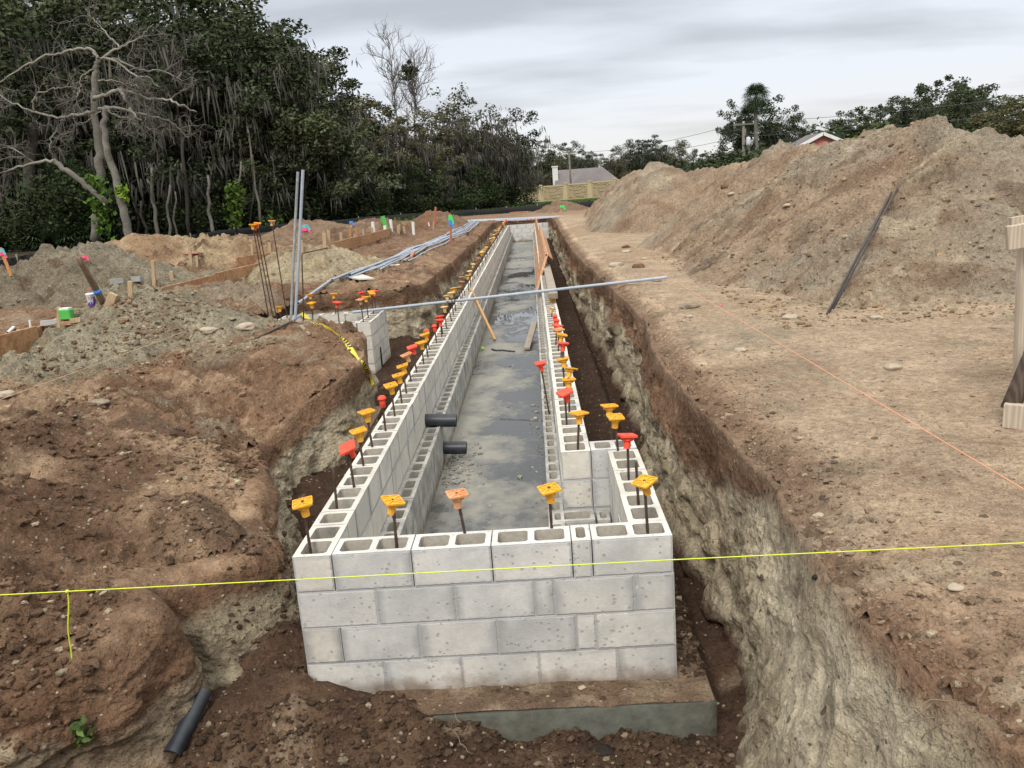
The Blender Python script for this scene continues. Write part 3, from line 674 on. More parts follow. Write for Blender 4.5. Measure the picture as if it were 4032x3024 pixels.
# right long wall with its jog
XR = 1.42
part('block_wall', yrun([M_BLOCKIN, M_CELL], XR, 0, 0, [(1.44, [.4064, .2032]+fill(YE-1.44-.6096)), (1.44, fill(YE-1.44, .4064+.1)), (1.44, fill(YE-1.44, .2032)), (1.44, fill(YE-1.44, .4064))], 0.0), FND)
B = Blocks(); B.run((XR+T8+0.004, 1.43, 0), X_, T8, [[W-XR-T8-.004], [W-XR-T8-.004], [W-XR-T8-.004], [W-XR-T8-.004]], 0.002)
part('block_wall', B.mesh('jog_back', [M_BLOCK, M_CELL]), FND)
part('block_wall', yrun([M_BLOCKIN, M_CELL], W-T8-.001, 0, 0, [(.2005, [.4064, .4064, .4064]), (.2005, fill(1.2265, .2032)), (.2005, fill(1.2265)), (.2005, fill(1.2265, .2032))], 0.001), FND)
B = Blocks(); B.run((T8+.003, YE-T8, 0), X_, T8, [fill(1.90), fill(1.90, .2), fill(1.90), fill(1.90, .2)], 0.001)
part('block_wall', B.mesh('end_run', [M_BLOCK, M_CELL]), FND)
# inner ledges: lower, narrower courses against the long walls
part('block_ledge', yrun([M_LEDGE, M_CELL], T8+.003, 0, 0, [(.2005, fill(YE-.42)), (.2005, fill(YE-.42, .2032)), (.2005, fill(YE-.42))], -0.4064, T=0.135, cell=0.16, op=0.004), FND)
part('block_ledge', yrun([M_LEDGE, M_CELL], XR-.108, 0, 0, [(.2005, fill(YE-.42, .2032)), (.2005, fill(YE-.42)), (.2005, fill(YE-.42, .2032))], -0.4064, T=0.105, cell=0.16, op=0.004), FND)
B = Blocks(); B.run((XR-.10, 1.235, 0), X_, .18, [[.30], [.30]], -0.4064, cell=0.15); B.run((XR+.21, 1.24, 0), X_, .17, [[.09], [.09]], -0.415, cell=0.15)
part('block_ledge', B.mesh('well_course', [M_LEDGE, M_CELL]), FND)
# footing
M_CONC = simple('grey footing concrete', (0.105, 0.107, 0.088), 0.8, 0.45, 14, 0.014, spec=0.25, co='pos', c2=(0.065, 0.060, 0.045))
def rough_slab(x0, x1, y0, y1, z0, z1, s, step=0.04):
    nx = max(2, int((x1-x0)/step)); ny = max(2, int((y1-y0)/max(step, (y1-y0)/160)))
    b = MB()
    gx, gy = np.meshgrid(np.linspace(x0, x1, nx), np.linspace(y0, y1, ny))
    top = z1+0.008*fbm(gx*4, gy*4, o=3, s=s); V = list(np.stack([gx, gy, top], -1).reshape(-1, 3))
    F = [(j*nx+i, j*nx+i+1, (j+1)*nx+i+1, (j+1)*nx+i) for j in range(ny-1) for i in range(nx-1)]
    ring = [i for i in range(nx)]+[(j)*nx+nx-1 for j in range(1, ny)]+[(ny-1)*nx+i for i in range(nx-2, -1, -1)]+[j*nx for j in range(ny-2, 0, -1)]
    n0 = len(V); off = []
    for k in ring:
        p = V[k]; q = 0.014*fbm(p[0]*3+p[1], p[1]*3, o=3, s=s+5)
        ox = -1 if abs(p[0]-x0) < 1e-6 else (1 if abs(p[0]-x1) < 1e-6 else 0); oy = -1 if abs(p[1]-y0) < 1e-6 else (1 if abs(p[1]-y1) < 1e-6 else 0)
        V.append(np.array([p[0]+ox*q, p[1]+oy*q, z0]))
    m = len(ring)
    F += [(ring[i], n0+i, n0+(i+1) % m, ring[(i+1) % m]) for i in range(m)]
    return new_mesh('slab', np.array(V), F, [], None, True)
me = rough_slab(-0.17, 2.09, -0.21, YE+0.2, -1.15, -0.815, 501); me.materials.append(M_CONC)
part('footing', me, FND)
# soil lying on the footing in front of the wall
def patch_soil():
    xs = np.linspace(-0.3, 2.1, 150); ys = np.linspace(-0.25, 0.5, 60); gx, gy = np.meshgrid(xs, ys); x = gx.ravel(); y = gy.ravel()
    lift = 0.012*sstep(-.21, -.17, y)+0.007*sstep(1.9,1.0,x)+0.012*fbm(x*9, y*9, o=3, s=511)+0.002
    z = -0.812+lift; idx = np.arange(len(x)).reshape(gx.shape)
    F = np.stack([idx[:-1, :-1], idx[:-1, 1:], idx[1:, 1:], idx[1:, :-1]], -1).reshape(-1, 4)
    n = fbm(x*5, y*5, o=3, s=513); c = lerp(np.ones((len(x), 1))*np.array([0.165, 0.11, 0.073]), np.ones((len(x), 1))*np.array([0.29, 0.215, 0.145]), sstep(-.1, .4, n))
    keep = (y[F] > -0.20).all(1) & (x[F] < 2.088).all(1)
    return new_mesh('soil', np.stack([x, y, z], 1), F[keep], [M_FLOOR], cols=c)
tag(ob('loose_soil', patch_soil()), kind='structure')
# wet slab inside
def slab_mat():
    m, t, b = base_mat('wet concrete slab'); p = geo_pos(t)
    s = t.new('ShaderNodeSeparateXYZ'); t.set(s.inputs[0], p)
    mp = t.new('ShaderNodeMapping'); t.set(mp.inputs['Vector'], p); mp.inputs['Scale'].default_value = (0.75, 0.5, 1); mp.inputs['Location'].default_value = (0.3, SLAB_OFF, 0)
    n1 = t.noise(mp.outputs[0], 1.0, 7, 0.62); n2 = t.noise(p, 9, 5, 0.6); n3 = t.noise(p, 60, 4)
    nn = t.math('ADD', n1, t.math('MULTIPLY', t.math('SUBTRACT', n2, 0.5), 0.10))
    wet = t.mapr(nn, 0.42, 0.52, 0.0, 1.0); pud = t.mapr(nn, 0.50, 0.55, 0.0, 1.0)
    dry = t.mix(n2, (0.33, 0.315, 0.27, 1), (0.24, 0.23, 0.20, 1)); wc = t.mix(n2, (0.155, 0.153, 0.14, 1), (0.095, 0.095, 0.088, 1))
    col = t.mix(wet, dry, wc); col = t.mix(pud, col, (0.085, 0.084, 0.077, 1))
    t.set(b.inputs['Base Color'], col)
    t.set(b.inputs['Roughness'], t.math('SUBTRACT', t.math('SUBTRACT', 0.75, t.math('MULTIPLY', wet, 0.56)), t.math('MULTIPLY', pud, 0.17)))
    b.inputs['IOR'].default_value = 1.36; b.inputs['Specular IOR Level'].default_value = 0.5
    st = t.math('SUBTRACT', 1.0, pud)
    h = t.math('MULTIPLY', t.math('ADD', t.math('MULTIPLY', n2, 0.7), t.math('MULTIPLY', n3, 0.3)), st)
    t.set(b.inputs['Normal'], t.bump(h, 0.012, 0.6)); return m
SLAB_OFF = 0.0
M_SLAB = slab_mat()
xs = np.linspace(T8+.02, XR, 3); me = new_mesh('slab', [(T8+.02, .19, -.80), (1.75, .19, -.80), (1.75, YE-.15, -.80), (T8+.02, YE-.15, -.80)], [(0, 1, 2, 3)], [M_SLAB])
tag(ob('concrete_slab', me), kind='structure')

# block vault at the side
VLT = empty('block_vault', (-1.92, 8.62, -1.0), 'square vault of concrete blocks open on top, beside the long foundation', 'block vault')
vx0, vx1, vy0, vy1 = -2.74, -1.10, 8.02, 9.36
B = Blocks(); Lx = vx1-vx0
B.run((vx0, vy0, 0), X_, T8, [(0.004, fill(Lx-.21, .4)), fill(Lx, .2), fill(Lx), fill(Lx, .2), fill(Lx), fill(Lx, .2)], 0.0)
part('block_wall', B.mesh('vault_front', [M_BLOCKIN, M_CELL]), VLT)
B = Blocks(); B.run((vx0+.203, vy1-T8, 0), X_, T8, [fill(Lx-.406)]*1+[fill(Lx-.406, .2)]+[fill(Lx-.406)]*2, 0.001)
part('block_wall', B.mesh('vault_back', [M_BLOCKIN, M_CELL]), VLT)
part('block_wall', yrun([M_BLOCKIN, M_CELL], vx1-T8, 0, 0, [(vy0, fill(vy1-vy0)), (vy0+.2, fill(vy1-vy0-.2)), (vy0+.2, fill(vy1-vy0-.2, .2)), (vy0+.2, fill(vy1-vy0-.2)), (vy0+.2, fill(vy1-vy0-.2, .2)), (vy0+.2, fill(vy1-vy0-.2))], 0.002), VLT)
part('block_wall', yrun([M_BLOCKIN, M_CELL], vx0, 0, 0, [(vy0+.2, fill(vy1-vy0-.2)), (vy0+.2, fill(vy1-vy0-.2, .2)), (vy0+.2, fill(vy1-vy0-.2))], 0.001), VLT)
# slot left open in its side
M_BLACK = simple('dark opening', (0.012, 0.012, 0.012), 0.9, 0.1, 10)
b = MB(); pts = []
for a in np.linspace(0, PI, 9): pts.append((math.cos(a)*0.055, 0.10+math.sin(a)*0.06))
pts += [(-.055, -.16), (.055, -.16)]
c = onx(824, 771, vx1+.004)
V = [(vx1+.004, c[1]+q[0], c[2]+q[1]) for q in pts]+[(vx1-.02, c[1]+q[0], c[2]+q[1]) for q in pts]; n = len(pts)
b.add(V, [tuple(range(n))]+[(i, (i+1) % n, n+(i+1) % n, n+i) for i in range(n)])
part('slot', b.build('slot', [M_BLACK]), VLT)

# ------------------------------------------------------------------ reinforcing rods with safety caps
M_REBAR = simple('rusty steel rod', (0.085, 0.062, 0.048), 0.75, 0.45, 60, 0.001, 0.35, c2=(0.115, 0.07, 0.045))
def plastic(name, c, c2=None): return simple(name, c, 0.62, 0.28, 34, 0.0015, spec=0.3, c2=c2)
M_AMB = plastic('amber plastic', (0.86, 0.43, 0.03), (0.78, 0.38, 0.05)); M_RED = plastic('red orange plastic', (0.84, 0.085, 0.045)); M_PEACH = plastic('faded orange plastic', (0.72, 0.32, 0.13), (0.66, 0.36, 0.19))
M_PALE = plastic('pale amber plastic', (0.74, 0.47, 0.17), (0.68, 0.48, 0.26)); M_RUSTC = plastic('dirty brown plastic', (0.36, 0.15, 0.065), (0.28, 0.17, 0.10))
def cap_mesh(kind):
    b = MB()
    if kind in ('star', 'flat'):
        h = 0.052; t_ = 0.007 if kind == 'star' else 0.012
        # plate with softened corners
        q = 0.006; out = [(h-q, h), (-(h-q), h), (-h, h-q), (-h, -(h-q)), (-(h-q), -h), (h-q, -h), (h, -(h-q)), (h, h-q)]
        V = [(x, y, 0) for x, y in out]+[(x, y, t_) for x, y in out]+[(x*.965, y*.965, t_+.002) for x, y in out]
        F = [tuple(range(7, -1, -1))]+[(i, (i+1) % 8, 8+(i+1) % 8, 8+i) for i in range(8)]+[(8+i, 8+(i+1) % 8, 16+(i+1) % 8, 16+i) for i in range(8)]+[tuple(range(16, 24))]
        if kind == 'star':
            V = [(x, y, 0) for x, y in out]+[(x, y, t_+.003) for x, y in out]+[(x*.90, y*.90, t_+.003) for x, y in out]+[(x*.90, y*.90, t_-.004) for x, y in out]
            F = [tuple(range(7, -1, -1))]+[(8*k+i, 8*k+(i+1) % 8, 8*k+8+(i+1) % 8, 8*k+8+i) for k in range(3) for i in range(8)]+[tuple(range(24, 32))]
        b.add(V, F)
        if kind == 'star':
            for k in range(4):
                a = k*PI/4; L = h*.90 if k % 2 == 0 else h*1.24
                b.box((0, 0, t_-.001), (L, .0032, .0036), [[math.cos(a), -math.sin(a), 0], [math.sin(a), math.cos(a), 0], [0, 0, 1]])
        V, F = lathe([(.036, 0.001), (.036, -.022), (.0335, -.024), (.022, -.026), (.021, -.072), (.015, -.072)], 18); b.add(V, [f[::-1] for f in F])
        for k in range(4):
            a = k*PI/2; b.box((math.cos(a)*.038, math.sin(a)*.038, -.010), (.006, .002, .010), [[math.cos(a), -math.sin(a), 0], [math.sin(a), math.cos(a), 0], [0, 0, 1]])
    elif kind == 'dome':
        V, F = lathe([(.018, -.07), (.022, -.068), (.023, -.02), (.0235, -.006), (.034, -.004), (.034, .002), (.030, .014), (.020, .023), (.006, .027)], 18); b.add(V, F)
    else:
        V, F = lathe([(.017, -.078), (.020, -.076), (.023, -.035), (.036, -.008), (.050, -.004), (.052, .003), (.048, .010), (.030, .013), (.005, .014)], 22); b.add(V, F)
    return b.build('cap_'+kind, [M_AMB], kind in ('disc', 'dome'))
CAPS = {}
def cap_for(kind, m):
    k = (kind, m.name)
    if k not in CAPS:
        me = cap_mesh(kind); me.materials.clear(); me.materials.append(m); CAPS[k] = me
    return CAPS[k]
RODS = {}
def rod_mesh(L, ribs=True):
    k = (round(L, 2), ribs)
    if k not in RODS:
        L = k[0]; n = int(L/0.012) if ribs else 2
        zz = np.linspace(-0.38, L, n); r = np.where(np.arange(n) % 2 == 0, 0.0088, 0.0074) if ribs else np.full(n, .008)
        V, F = tube(np.stack([zz*0, zz*0, zz], 1), r, 7); RODS[k] = new_mesh('rod', V, F, [M_REBAR], None, True)
    return RODS[k]
def rod_thing(base, top, kind, m, label, group=None, ribs=True, yaw=None, tilt=None, below=None):
    base = np.asarray(base, float); top = np.asarray(top, float); d = top-base; L = np.linalg.norm(d)
    nm = 'capped_rebar' if kind else 'rebar_rod'
    r = empty(nm, base, label, 'rebar', group)
    q = Vector(d).to_track_quat('Z', 'Y')
    r.rotation_mode = 'QUATERNION'; r.rotation_quaternion = q
    o = ob('rod', rod_mesh(L, ribs), r)
    if kind:
        c = ob('safety_cap', cap_for(kind, m), r); c.location = (0, 0, L-0.012+(0.0))
        c.rotation_euler = (random.uniform(-.12, .12) if tilt is None else tilt[0], random.uniform(-.12, .12) if tilt is None else tilt[1], random.uniform(0, PI/2) if yaw is None else yaw)
    return r
GF = 'capped rods along the block walls'
COLN = {'amber': M_AMB, 'red': M_RED, 'peach': M_PEACH, 'pale': M_PALE, 'brown': M_RUSTC}
def rod_v(bu, bv, cu, cv, kind, cname, label, zb=-0.02, dy=0.0, base=None, **k):
    bb = onz(bu, bv, zb) if base is None else np.array(base, float); tp = ony(cu, cv, bb[1]+dy)
    return rod_thing(bb, tp, kind, COLN.get(cname), label, GF, **k)
rod_v(672, 1197, 653, 1083, 'star', 'amber', 'rod with an amber star cap in the outermost corner cell of the front wall', zb=-.05, yaw=0.25)
rod_v(857, 1182, 848, 1078, 'star', 'amber', 'tilted amber star capped rod in the front wall, next to the peach one', zb=-.05, yaw=0.5, tilt=(.16, -.16))
rod_v(1008, 1171, 986, 1064, 'star', 'peach', 'rod with a faded peach star cap in the middle of the front wall', zb=-.05, yaw=0.3)
rod_v(1193, 1160, 1186, 1053, 'star', 'amber', 'rod with an amber star cap beside the narrow filler block of the front', zb=-.05, yaw=0.28)
rod_v(1399, 1150, 1392, 1037, 'star', 'amber', 'rod with a diamond turned amber star cap at the jogged corner of the front wall', zb=-.05, yaw=0.72, tilt=(.22, 0))
rod_v(729, 1110, 719, 1008, None, None, 'bare ribbed rod without a cap, second in the long wall from the front corner', zb=-.05)
rod_v(1379, 1088, 1374, 998, None, None, 'bare ribbed rod without a cap in the jog wall', zb=-.05)
rod_v(1358, 1035, 1355, 939, 'flat', 'red', 'rod with a flat red cap in the jog wall', zb=-.05, yaw=0.2, tilt=(.1, .12))
rod_v(1336, 989, 1329, 898, 'star', 'amber', 'rod with an amber star cap in the jog wall, beside the flat red one', zb=-.05, yaw=.15)
rod_v(1324, 965, 1316, 874, 'star', 'amber', 'rod with an amber star cap in the far corner of the jog', zb=-.05, yaw=.2)
rod_v(1248, 972, 1251, 890, 'star', 'amber', 'amber star capped rod in the first cell of the wall beyond the jog', zb=-.05, yaw=.6)
rod_v(1225, 927, 1220, 846, 'flat', 'red', 'rod with a steeply tilted flat red cap on the wall beyond the jog', zb=-.05, yaw=.45, tilt=(.25, .1))
rod_v(1230, 896, 1228, 817, 'star', 'amber', 'rod with an amber star cap close behind the tilted red cap beyond the jog', yaw=.1)
rod_v(0, 0, 1231, 793, 'star', 'amber', 'rod with a star cap of dusty amber, third amber one beyond the jog', base=(1.54, 2.85, -.02), yaw=.5, tilt=(.2, .1))
rod_v(1219, 839, 1216, 773, 'star', 'amber', 'rod with an amber star cap, fourth amber one on the wall beyond the jog', yaw=.12)
rod_v(0, 0, 1216.6, 740, 'flat', 'red', 'rod with a wide flat red cap between amber caps on the wall beyond the jog', base=(1.53, 3.95, -.02), yaw=.1)
rod_v(0, 0, 1214, 721, 'star', 'amber', 'amber star capped rod just before the faded peach one, towards the boards', base=(1.53, 4.45, -.02), yaw=.1, tilt=(.15, 0))
rod_v(0, 0, 1206.7, 710, 'star', 'peach', 'rod with a faded peach star cap on the wall towards the boards', base=(1.52, 4.95, -.02), yaw=.4)
rod_v(0, 0, 1204.5, 702, 'flat', 'red', 'rod with a flat red cap just behind the peach cap towards the boards', base=(1.50, 5.3, -.02))
rod_v(0, 0, 1203, 691, 'dome', 'red', 'rod with a small red dome cap, first of two before the boards', base=(1.52, 5.75, -.02))
rod_v(0, 0, 1198.8, 682, 'dome', 'red', 'rod with a small red dome cap, second of two before the boards', base=(1.52, 6.3, -.02))
rod_v(0, 0, 1193, 664, 'disc', 'pale', 'rod with a round pale amber cap in front of the timber on the wall', base=(1.51, 7.4, -.02), tilt=(.3, 0))
rod_v(0, 0, 1194, 648, 'disc', 'amber', 'rod with an amber cap tucked under the end of the timber', base=(1.56, 8.8, -.02), tilt=(0, 0))
rod_v(1186, 891, 1167, 783, 'flat', 'red', 'leaning rod with a flat red cap standing in the low inner ledge', zb=-.42, yaw=.2)
LL = [(766, 1059, 751, 964, 'flat', 'red', 'flat red capped rod tilted steeply at the front of the long wall', (.35, .30)), (785.8, 1011.7, 773.3, 928, 'star', 'amber', 'rod with an amber star cap splashed with grey mortar on the long wall', (.1, 0)),
    (805, 970.5, 791, 887, 'star', 'amber', 'clean amber star capped rod between the mortar splashed and red dome caps', (.05, 0)), (833.6, 935.6, 824.6, 858, 'dome', 'red', 'small red dome capped rod between amber ones at the long wall\'s front', (0, 0)),
    (853.6, 903.9, 843.6, 830, 'star', 'amber', 'rod with an amber star cap just behind the first red dome cap', (.1, .1)), (868.6, 875.6, 860, 808, 'star', 'amber', 'rod with an amber star cap, middle of the three behind the first red dome cap', (.15, 0)),
    (878.6, 854, 869, 788, 'star', 'amber', 'rod with an amber star cap just before the peach one on the long wall', (.2, 0)), (888.6, 827, 877, 764, 'star', 'peach', 'rod with a faded peach star cap on the long wall', (.2, 0)),
    (901, 809, 890, 748, 'flat', 'red', 'rod with a flat red cap directly behind the peach cap on the long wall', (.15, .1)), (916, 790.6, 909.6, 738, 'star', 'amber', 'rod with an amber star cap behind the flat red cap of the long wall', (.1, 0)),
    (925, 776, 917.6, 720, 'star', 'amber', 'rod with an amber star cap in front of a half hidden red dome cap', (.2, 0)), (928, 759, 921, 713, 'dome', 'red', 'rod with a red dome cap half hidden behind an amber star cap', (0, 0)),
    (943.6, 745, 938, 703, 'dome', 'red', 'rod with a small red dome cap standing clear of its neighbours on the long wall', (0, 0)), (954.6, 732, 951, 690, 'flat', 'red', 'rod with a flat red cap, first of two together by the crossing pipe', (.05, .05))]
for bu, bv, cu, cv, kd, cn, lb, tl in LL: rod_v(bu, bv, cu, cv, kd, cn, lb, yaw=random.uniform(.1, .6), tilt=tl)
rod_v(0, 0, 950, 682, 'flat', 'red', 'rod with a flat red cap, second of two together by the crossing pipe', base=(.10, 6.6, -.02))
FARC = ['pale', 'amber', 'peach', 'brown', 'amber', 'pale', 'pale', 'brown', 'amber', 'pale', 'pale', 'amber', 'brown', 'peach']
FL = {'pale': 'rod with round pale amber cap in the crowded row of the long wall', 'amber': 'rod with a round amber cap in the crowded far row of the long wall', 'peach': 'rod with round faded orange cap in the crowded row of the long wall',
      'brown': 'dirty brown capped rod in the crowded far row of the long wall', 'red': 'rod with a red cap at the far corner of the long wall'}
yy_ = 7.05; k = 0
while yy_ < YE-.1:
    cn = FARC[(k*5+k//4) % len(FARC)] if yy_ < 34.5 else 'red'
    h = random.uniform(.27, .36)
    r = rod_thing((.10+random.uniform(-.02, .02), yy_, -.02), (.10+random.uniform(-.05, .03), yy_+random.uniform(-.05, .05), h), 'disc' if cn != 'red' else 'dome', COLN[cn], FL[cn], 'far rods with '+cn+' caps along the long wall', ribs=yy_ < 12)
    yy_ += random.uniform(.42, .62) if yy_ < 15 else random.uniform(.55, .80); k += 1
for i, (u, v, cn) in enumerate([(1163, 486, 'red'), (1105+14, 489, 'amber'), (1139.6, 485, 'red'), (1147, 485, 'red'), (1097, 487, 'red')]):
    y0 = YE-.1; tp = ony(u, v-3, y0); rod_thing((tp[0], y0, -.02), (tp[0], y0, max(.22, tp[2])), 'dome', COLN[cn], ('rod with a red cap' if cn == 'red' else 'rod with an amber cap')+' on the end wall under the far pipes', 'rods on the end wall, '+cn, ribs=False)
GV = 'capped rods round the block vault'
def rod_k(bx, by, cx, cy, kd, cn, lb, y, **k):
    f = lambda a, b: ((a/3.16+1000)/1.8228, (b/3.16+1050)/1.8228)
    bu, bv = f(bx, by); cu, cv = f(cx, cy); b0 = ony(bu, bv, y); b0[2] = -.03; tp = ony(cu, cv, y)
    return rod_thing(b0, tp, kd, COLN.get(cn), lb, GV, **k)
rod_k(350, 705, 310, 490, 'star', 'amber', 'rod with an amber cap at the outer front corner of the vault', 8.15)
rod_k(740, 715, 712, 445, 'star', 'amber', 'rod with an amber cap on the front side of the vault, under another amber cap', 8.12)
rod_k(735, 590, 690, 340, 'star', 'amber', 'rod with an amber cap on the back side of the vault by the upright pipes', 9.26)
rod_k(1060, 700, 1032, 440, 'flat', 'red', 'rod with a flat red cap in the middle of the vault front', 8.12, tilt=(.05, -.15))
rod_k(1018, 580, 990, 330, 'star', 'amber', 'rod with an amber cap in the middle of the vault back', 9.26)
rod_k(1362, 688, 1322, 400, 'star', 'peach', 'rod with a faded peach cap at the front corner of the vault', 8.12)
rod_k(1423, 635, 1390, 370, 'star', 'amber', 'amber capped rod on the vault side, between peach and red ones', 8.5)
rod_k(1365, 560, 1342, 315, 'flat', 'red', 'red capped rod on the vault back, beside the amber ones', 9.27)
rod_k(1485, 585, 1460, 315, 'star', 'amber', 'rod with an amber cap tipped sideways on the vault side', 9.0, tilt=(.1, -.5))
rod_k(1517, 555, 1492, 302, 'flat', 'red', 'red capped rod at the vault\'s back corner, behind the tipped amber one', 9.27)
# ------------------------------------------------------------------ things lying about
DG = None
def refresh():
    global DG
    bpy.context.view_layer.update(); DG = bpy.context.evaluated_depsgraph_get()
SOIL = {'ground', 'earth_bank', 'trench_ground', 'loose_soil', 'concrete_slab'}
def hit(u, v, only_soil=True, up=0.0):
    o = Vector(CAM); dr = Vector(ray(u, v)).normalized()
    for _ in range(40):
        ok, loc, nor, ix, obj, mx = SC.ray_cast(DG, o, dr)
        if not ok: return onz(u, v, 0.2)
        if not only_soil or obj.name.split('.')[0] in SOIL or obj.name.startswith('dirt_heap'): return np.array(loc)+np.array([0, 0, up])
        o = loc+dr*0.002
    return np.array(loc)
def drop(x, y):
    o = Vector((float(x), float(y), 12.0))
    for _ in range(40):
        ok, loc, nor, ix, obj, mx = SC.ray_cast(DG, o, Vector((0, 0, -1)))
        if not ok: return 0.2
        if obj.name.split('.')[0] in SOIL or obj.name.startswith('dirt_heap'): return loc.z
        o = loc-Vector((0, 0, 0.002))
    return loc.z
refresh()
M_PVC = simple('grey conduit plastic', (0.40, 0.44, 0.50), 0.5, 0.16, 12, spec=0.4, c2=(0.34, 0.38, 0.44)); M_PVCD = simple('dusty grey conduit', (0.30, 0.31, 0.32), 0.75, 0.35, 18, c2=(0.36, 0.35, 0.32))
M_BORE = simple('pipe bore', (0.02, 0.021, 0.023), 0.8, 0.1, 10); M_WPVC = simple('white pipe plastic', (0.76, 0.76, 0.73), 0.5, 0.10, 20, spec=0.4)
M_BPIPE = simple('black sewer pipe', (0.022, 0.027, 0.036), 0.42, 0.35, 25, 0.001, spec=0.5, c2=(0.03, 0.034, 0.042))
def pipe_mesh(P, r, m, n=12, bell=None):
    b = MB(); P = np.asarray(P, float)
    V, F = tube(P, r, n, False); b.add(V, F)
    for (e, q) in ((0, 1), (-1, -2)):                      # open ends with a visible bore
        dirn = P[e]-P[q]; dirn /= np.linalg.norm(dirn)
        Vi, Fi = tube(np.array([P[e], P[e]-dirn*r*2.5]), r*0.82, n, False); nn = b.n
        b.add(Vi, [f[::-1] for f in Fi], 1)
        Vo = V[:n] if e == 0 else V[-n:]; b.add(list(Vo)+list(Vi[:n]), [(i, (i+1) % n, n+(i+1) % n, n+i) for i in range(n)], 0)
        b.add(list(Vi[n:]), [tuple(range(n))], 1)
    me = b.build('pipe', [m, M_BORE], True); return me
def pipe(name, P, r, m, label, cat='pipe', group=None, n=12):
    P = np.asarray(P, float); return solo(name, pipe_mesh(P, r, m, n), P[0], label, cat, group)
def sagline(a, b, sag, n=24):
    t = np.linspace(0, 1, n)[:, None]; return np.asarray(a)*(1-t)+np.asarray(b)*t-np.array([0, 0, 1])*sag*4*t*(1-t)
# the long pipe across the cut and the loose piece on the vault
rend = onz(1441, 599, .33); lend = ony(762, 674.5, 9.05)
pipe('conduit_pipe', np.linspace(lend, rend, 12), .022, M_PVC, 'long grey conduit pipe lying right across the trench from the vault to the sandy side'.replace('right across', 'across'))
a = ony(612, 703, 8.05); b_ = ony(655, 677.5, 9.3); pipe('conduit_pipe', [a, (a+b_)/2, b_], .024, M_PVC, 'short grey pipe lying over the corner of the block vault, yellow tape tied to it')
pipe('conduit_pipe', [ony(628.5, 694, 8.75), ony(634, 560, 8.78), ony(643.5, 371, 8.82)], .021, M_PVCD, 'dusty grey pipe standing upright in the block vault')
pipe('conduit_pipe', [ony(637.5, 692, 8.72), ony(645, 560, 8.70), ony(654.5, 367, 8.66)], .023, M_PVC, 'clean pale grey pipe standing upright in the block vault, the taller one')
pg = hit(706, 611); pipe('conduit_pipe', np.linspace(ony(644, 655, 9.0), pg+np.array([0.05, .25, .04]), 6), .022, M_PVC, 'grey pipe sloping from the vault up to the pipe bundle')
# bundle on the ground
GB = 'grey pipes laid in a loose bundle'
BV = [((706, 612), (1000, 497), (1025, 480)), ((711, 611.5), (1003, 498), (1029, 478)), ((718, 610), (1006, 499), (1027, 481)), ((735, 605), (1008, 500), (1031, 480)), ((754, 605), (1012, 500), (1033, 481)),
      ((757, 598), (1003, 493), (1020, 482)), ((762, 600), (1006, 494), (1024, 479)), ((820, 587), (998, 490), (1022, 478)), ((872, 568), (995, 492), (1017, 481)), ((881, 566), (1010, 502), (1035, 482))]
for i, (p0, p1, p2) in enumerate(BV):
    q = [hit(p0[0]+(p1[0]-p0[0])*t, p0[1]+(p1[1]-p0[1])*t) for t in np.linspace(0, 1, 9)]+[hit(*p2)]
    q = np.array(q); q[:, 2] += .024+.012*(i % 3)
    q[1:-1, 2] = (q[:-2, 2]+q[1:-1, 2]+q[2:, 2])/3
    pipe('conduit_pipe', q, .021, M_PVC, 'grey conduit in the long bundle of pipes on the brown ground', 'pipe', GB, n=8)
for i, (p0, p1) in enumerate([((850, 560), (905, 540)), ((771, 592), (832, 577))]):
    q = np.array([hit(*p0), hit(*p1)]); q[:, 2] += .05; pipe('conduit_pipe', q, .021, M_PVC, ['short grey conduit end lying on the pipe bundle, farther up', 'short grey conduit end lying on top of the bundle by the white sheet'][i], 'pipe', n=8)
# far pipes over the trench end
for i, (p0, p1, p2) in enumerate([((1010, 478, 39.2), (1130, 475, 38.7), (1262, 463, 38.6)), ((1022, 479, 38.9), (1130, 477.5, 38.5), (1255, 464, 38.5)), ((1018, 477, 39.3), (1120, 473.5, 38.9), (1240, 466, 38.7))]):
    pipe('conduit_pipe', [ony(p0[0], p0[1]-1, p0[2]), ony(p1[0], p1[1]-2, p1[2]), ony(p2[0], p2[1], p2[2])], .035, M_PVC, 'grey pipe laid across the far end of the trench', 'pipe', 'grey pipes across the trench end', n=8)
pipe('conduit_pipe', [ony(968, 469, 38.5), ony(972, 477, 38.4), ony(985, 479, 38.3), ony(1015, 479, 38.3)], .04, M_PVCD, 'bent grey pipe elbow at the far end of the bundle', n=8)
# black pipe stubs through the wall
for (u0, v0, x0, u1) in ((918, 908, .19, 986), (957, 967, .33, 1008)):
    p0 = onx(u0, v0, x0); p1 = ony(u1, v0, p0[1]); pipe('drain_pipe', [p0-np.array([.02, 0, 0]), p1], .0625, M_BPIPE, 'black drain pipe stub sticking out of the '+('upper long wall over the slab' if x0 < .2 else 'low inner ledge by broken bits of mortar'), n=20)
p0 = hit(372, 1640)+np.array([0, 0, .02]); p1 = hit(440, 1508)+np.array([0, 0, .03]); pm = (p0+p1)/2; pm[2] = max(pm[2], drop(pm[0], pm[1])+.02)
pipe('drain_pipe', [p0, pm*[1, 1, 0]+[0, 0, (p0[2]+p1[2])/2], p1], .046, M_BPIPE, 'black pipe half buried in the dirt of the trench floor, soil crusted', n=16)
pipe('drain_pipe', [(-.075, .35, -.34), (-.08, 1.2, -.30), (-.09, 2.2, -.36)], .055, M_BPIPE, 'long black pipe lying in the cut along the outer face of the block wall', n=14)
